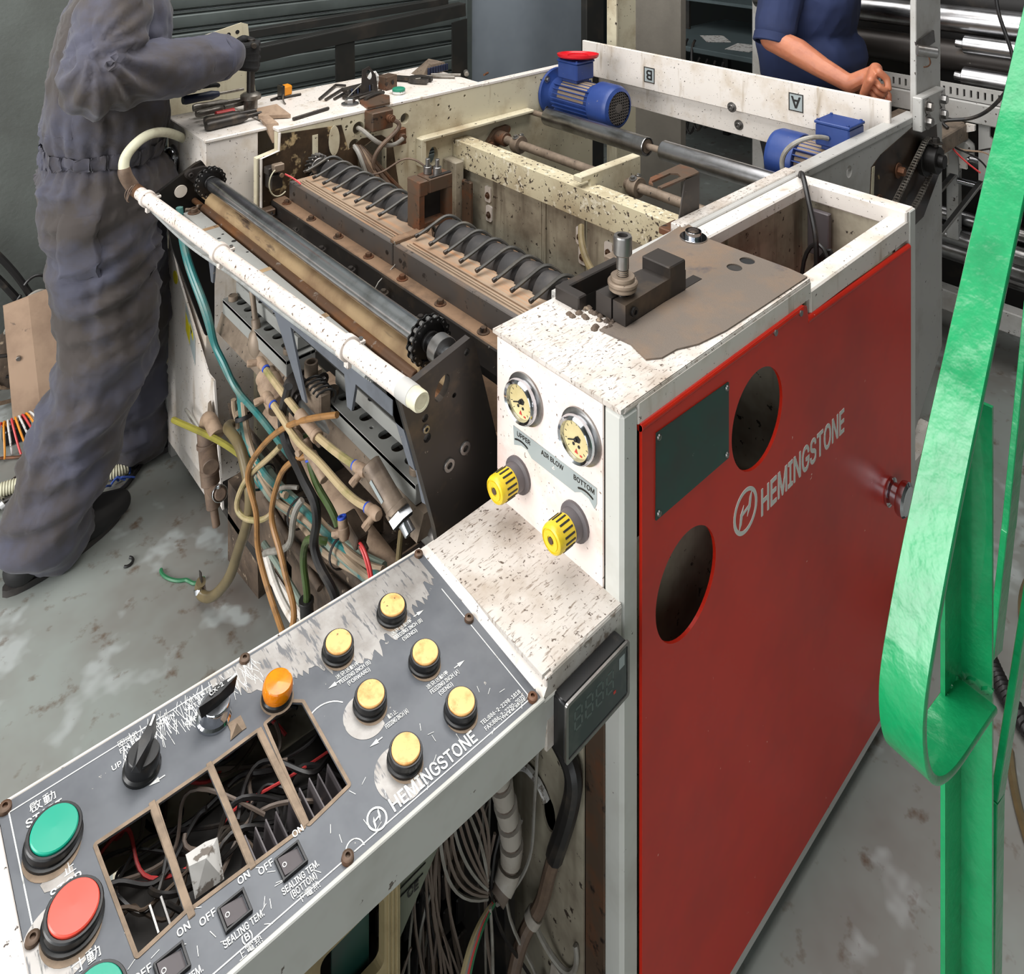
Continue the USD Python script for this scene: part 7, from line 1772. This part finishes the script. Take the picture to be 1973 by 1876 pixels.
fm.part('link_bar', cat(bar((2.95, 1.09, .36), (3.12, .93, .66), .025, .008), bar((2.95, 1.16, .42), (3.12, 1.02, .66), .025, .008)), 'bare_steel')
fm.part('dark_core', box(3.40, 3.9, -.6, 1.70, .05, 1.7, .01), 'black_plate')
fm.part('small_rod', cat(cyl((3.12, 1.02, .62), (3.12, .2, .62), .012, 12)), 'chrome')
fm.part('worktop', cat(box(2.50, 3.04, .96, 1.20, .80, .86, .004), cyl((2.60, 1.13, .89), (2.60, 1.00, .89), .03, 20)), 'dusty_steel', label='grey worktop under the hands')
fm.part('machine_cable', wire([(3.0, .86, 1.35), (2.98, .83, 1.20), (2.96, .80, 1.08), (2.95, .84, .98), (2.94, .93, .90), (2.92, 1.0, .88), (2.90, .98, .865)], .006, 8), 'tube_black', label='dark cable hanging in front of the rollers')
for k in range(4):
    fm.part('loose_wire', wire([(2.92, 1.0, .84), (2.91, .97 - .02 * k, .80), (2.90, .93 - .03 * k, .77 + .02 * k), (2.90, .88 - .03 * k, .74)], .003, 5), ('wire_red', 'tube_black', 'dusty_beige', 'tube_black')[k])
# pillar, dark jamb, desk with cables in the dark room behind
pl_ = T('pillar', 'tan painted square pillar behind the letter B plate', 'pillar', (3.02, 2.27, 0))
pl_.part('shaft', box(2.98, 3.03, 2.135, 2.42, 0, 3.6, .006), 'tan_pillar')
solo('door_jamb', box(2.86, 2.99, 2.60, 2.64, 0, 3.6, .004), 'dark_iron', 'dark upright strip between the blue-grey wall and the cream post', 'jamb')
mat('desk_grey', L(84, 96, 98), .5)
dk = T('work_table', 'grey table with papers in the dark room behind', 'table', (4.1, 2.5, 0))
dk.part('table_top', box(3.75, 4.7, 2.05, 3.0, .74, .77, .004), 'desk_grey')
for x, y in ((3.78, 2.10), (3.78, 2.95), (4.65, 2.10), (4.65, 2.95)):
    dk.part('leg', box(x - .02, x + .02, y - .02, y + .02, 0, .74, .002), 'dark_iron')
dk.part('shelf', box(4.2, 4.7, 2.05, 3.0, .95, .97, .003), 'desk_grey')
dk.part('shelf_post', cat(box(4.2, 4.22, 2.06, 2.09, .77, .95), box(4.2, 4.22, 2.94, 2.97, .77, .95)), 'dark_iron')
for i, (x, y, a) in enumerate(((3.95, 2.40, .2), (4.05, 2.65, .8))):
    c_, s_ = math.cos(a), math.sin(a)
    solo('paper_sheet', obox((x, y, .7722), (c_, s_, 0), (-s_, c_, 0), Z, .10, .07, .0009, .0003), 'foam_white', ('paper sheet nearest the table edge in the dark room', 'paper sheet further back on the table in the dark room')[i], 'paper')
rw = np.random.RandomState(8)
for k in range(5):
    y = 2.62 + .05 * k
    solo('cable', wire([(3.8, y, .80), (3.74, y - .02, .74), (3.72, y - .06, .55 - .04 * k), (3.72, y - .12, .35 - .03 * k), (3.73, y - .18, .5), (3.75, y - .22, .72)], .008 - .001 * (k % 3), 6), 'tube_black', ('leftmost', 'second', 'third', 'fourth', 'rightmost')[k] + ' black cable looping below the table in the dark room', 'cable')
solo('cabinet_box', box(3.55, 3.70, 2.72, 2.95, 0, .45, .005), 'tan_pillar', 'small grey box below the looping cables in the dark room', 'box')

# ------------------------------------------------------------------ clutter on the floor by the left wall
mat('cardboard', L(160, 134, 112), .85, dirt=L(128, 104, 86), dirt_at=(.42, .7), dirt_scale=6, chip=L(96, 82, 72), chip_at=(.68, .74), chip_scale=22, bump=.15)
cb_ = T('cardboard_sheet', 'creased brown cardboard sheet leaning against the left wall', 'cardboard', (.60, 2.93, 0))
cb_.part('sheet', hull(np.array([(.575, 2.86, 0), (.80, 2.84, 0), (.80, 2.848, 0), (.575, 2.868, 0), (.565, 3.0, .33), (.80, 2.98, .36), (.80, 2.99, .36), (.565, 3.01, .33)])), 'cardboard')
cb_.part('folded_flap', hull(np.array([(.505, 2.90, 0), (.575, 2.86, 0), (.575, 2.868, 0), (.505, 2.908, 0), (.50, 3.03, .31), (.565, 3.0, .33), (.565, 3.01, .33), (.50, 3.04, .31)])), 'cardboard')
cb_.part('rivet', cyl((.53, 2.955, .165), (.527, 2.945, .165), .007, 10), 'bare_steel')
cu_ = [('black cable running down the left wall', 'tube_black', .011, [(.40, 3.06, .60), (.486, 3.05, .48), (.545, 3.04, .385), (.60, 3.03, .27), (.64, 3.0, .187), (.70, 2.98, .10)]),
       ('second black cable running down the left wall', 'tube_black', .012, [(.40, 3.07, .52), (.48, 3.06, .41), (.55, 3.05, .30), (.62, 3.04, .18), (.72, 3.0, .06)]),
       ('pale grey cable arching over the heap by the wall', 'tube_grey', .007, [(.50, 3.03, .20), (.54, 3.02, .29), (.60, 3.02, .33), (.66, 3.02, .27), (.72, 3.0, .22)]),
       ('grey cable looping across the heap by the wall', 'tube_grey', .006, [(.48, 3.03, .15), (.54, 3.02, .22), (.62, 3.02, .24), (.70, 3.0, .18)]),
       ('thin black loop at the top of the heap by the wall', 'tube_black', .005, [(.56, 3.03, .36), (.60, 3.03, .38), (.66, 3.03, .32), (.68, 3.02, .22), (.62, 3.02, .16), (.55, 3.03, .22), (.55, 3.03, .33)])]
for lab, m_, r, pts in cu_:
    solo('cable', wire(pts, r, 7), m_, lab, 'cable')
hp_ = T('cable_heap', 'tangled heap of dark cables behind the cardboard', 'cables', (.62, 3.0, 0))
rw = np.random.RandomState(14)
for k in range(26):
    c_ = A3([rw.uniform(.50, .80), rw.uniform(2.98, 3.05), rw.uniform(.03, .22)])
    t = np.linspace(0, rw.uniform(3, 6), 12)
    a_, b_ = rw.uniform(.05, .13), rw.uniform(.03, .08)
    pth = c_ + np.stack([a_ * np.cos(t + k), .02 * np.sin(t * 2 + k), np.maximum(b_ * np.sin(t + k), .01 - c_[2])], 1)
    hp_.part('cable', tube(pth, rw.uniform(.003, .007), 6), ('tube_black', 'wire_brown', 'tube_black', 'dusty_beige')[k % 4])
hp_.part('dark_lump', hull(rw.normal(0, 1, (40, 3)) * A3([.07, .02, .06]) + A3([.62, 3.04, .13])), 'grime')
cf = T('conduit', 'length of ribbed beige flexible conduit on the floor behind the worker', 'conduit', (.5, 2.6, 0))
cpth = spline([(.30, 2.58, .020), (.414, 2.562, .020), (.50, 2.535, .020), (.58, 2.49, .020), (.652, 2.43, .020), (.70, 2.42, .020)], 26)
rr_ = .0165 + .0025 * (np.arange(len(cpth)) % 2)
cf.part('ribbed_tube', tube(cpth, rr_, 12), 'hose_cream')
solo('cable', wire([(.36, 2.62, .012), (.47, 2.60, .012), (.56, 2.72, .03), (.63, 2.86, .05), (.70, 2.98, .16)], .007, 7), 'tube_black', 'long black cable slanting up from the floor to the heap', 'cable')
solo('cable', wire([(.62, 2.36, .006), (.69, 2.37, .006), (.74, 2.42, .006), (.84, 2.47, .006), (.95, 2.60, .006)], .006, 7), 'tube_black', 'thin black cable on the floor between the shoes', 'cable')
solo('wire', wire([(.36, 2.68, .006), (.44, 2.72, .010), (.52, 2.68, .006), (.60, 2.75, .008), (.70, 2.70, .006)], .004, 6), 'copper_rust', 'brown wire winding across the floor near the wall', 'wire')
solo('cable', wire([(.25, 2.50, .010), (.36, 2.53, .010), (.46, 2.50, .010), (.55, 2.47, .010)], .009, 7), 'tube_olive', 'olive cable on the floor left of the worker', 'cable')
solo('steel_link', cat(ringm((.41, 2.50, .012), (.42, 2.50, .02), .022, .016, 14), cyl((.38, 2.51, .014), (.47, 2.52, .014), .008, 10), ringm((.455, 2.52, .010), (.457, 2.52, .022), .018, .012, 12)), 'bare_steel', 'bright steel coupling on the floor left of the worker', 'coupling')
tc = T('terminal_cluster', 'cluster of red and orange wires on black connectors near the cardboard', 'connectors', (.50, 2.80, 0))
tc.part('connector', box(.46, .53, 2.77, 2.82, .004, .05, .004), 'black_plastic')
for k in range(9):
    tc.part('coloured_wire', wire([(.465 + .008 * k, 2.80, .045), (.45 + .010 * k, 2.78, .075), (.44 + .014 * k, 2.74, .05), (.43 + .02 * k, 2.70 + .01 * (k % 3), .008)], .0032, 6), ('wire_red', 'orange_plastic', 'foam_white')[k % 3])
rgb = T('blue_rag', 'scrap of crumpled blue netting on the floor behind the shoe', 'rag', (.655, 2.41, 0))
mat('net_blue', L(52, 82, 164), .7)
rw = np.random.RandomState(4)
for k in range(10):
    c_ = A3([.655, 2.41, .006]) + A3([rw.uniform(-.035, .035), rw.uniform(-.02, .02), 0])
    rgb.part('strand', wire([c_, c_ + A3([rw.uniform(-.02, .02), rw.uniform(-.015, .015), .012]), c_ + A3([rw.uniform(-.04, .04), rw.uniform(-.02, .02), .002])], .003, 5), 'net_blue')
solo('wire', wire([(.665, 2.02, .004), (.668, 1.985, .004), (.690, 1.955, .004), (.70, 1.948, .004), (.708, 1.93, .004), (.735, 1.925, .004)], .0042, 6), 'wire_green', 'short bent green wire lying on the floor', 'wire')
solo('wire', wire([(.60, 2.09, .004), (.612, 2.086, .004), (.622, 2.095, .004), (.618, 2.11, .004)], .0032, 6), 'ink_black', 'tiny black hooked wire lying on the floor', 'wire')
# right hand floor: hoses behind the green stand
solo('cable', wire([(2.3, .55, .012), (2.10, .548, .012), (2.0, .50, .012), (1.90, .42, .012)], .012, 7), 'tube_olive', 'dark cable on the floor behind the green stand', 'cable')
cf2 = T('conduit', 'black ribbed conduit on the floor behind the green stand', 'conduit', (1.9, .5, 0))
cp2 = spline([(2.05, .68, .02), (1.96, .60, .02), (1.88, .54, .02), (1.80, .45, .02)], 24)
cf2.part('ribbed_tube', tube(cp2, .016 + .003 * (np.arange(len(cp2)) % 2), 10), 'tube_black')
solo('cable', wire([(1.75, .48, .008), (1.62, .42, .008), (1.52, .34, .008)], .008, 7), 'tube_olive', 'olive cable end on the floor at the right edge', 'cable')
# cream pillow unit hanging left of the skirt panel
hv = T('rusty_channel', 'rusty white steel channel standing behind the skirt panel', 'channel', (.82, 2.44, 0))
hv.part('channel', cat(box(.80, .83, 2.405, 2.43, .28, .60, .003), box(.80, .806, 2.43, 2.47, .26, .66, .002)), 'cream_paint')
hv.part('foot', hull(np.array([(.80, 2.41, .28), (.84, 2.41, .28), (.80, 2.47, .28), (.86, 2.40, .0), (.82, 2.40, 0), (.82, 2.43, 0)])), 'grey_paint')
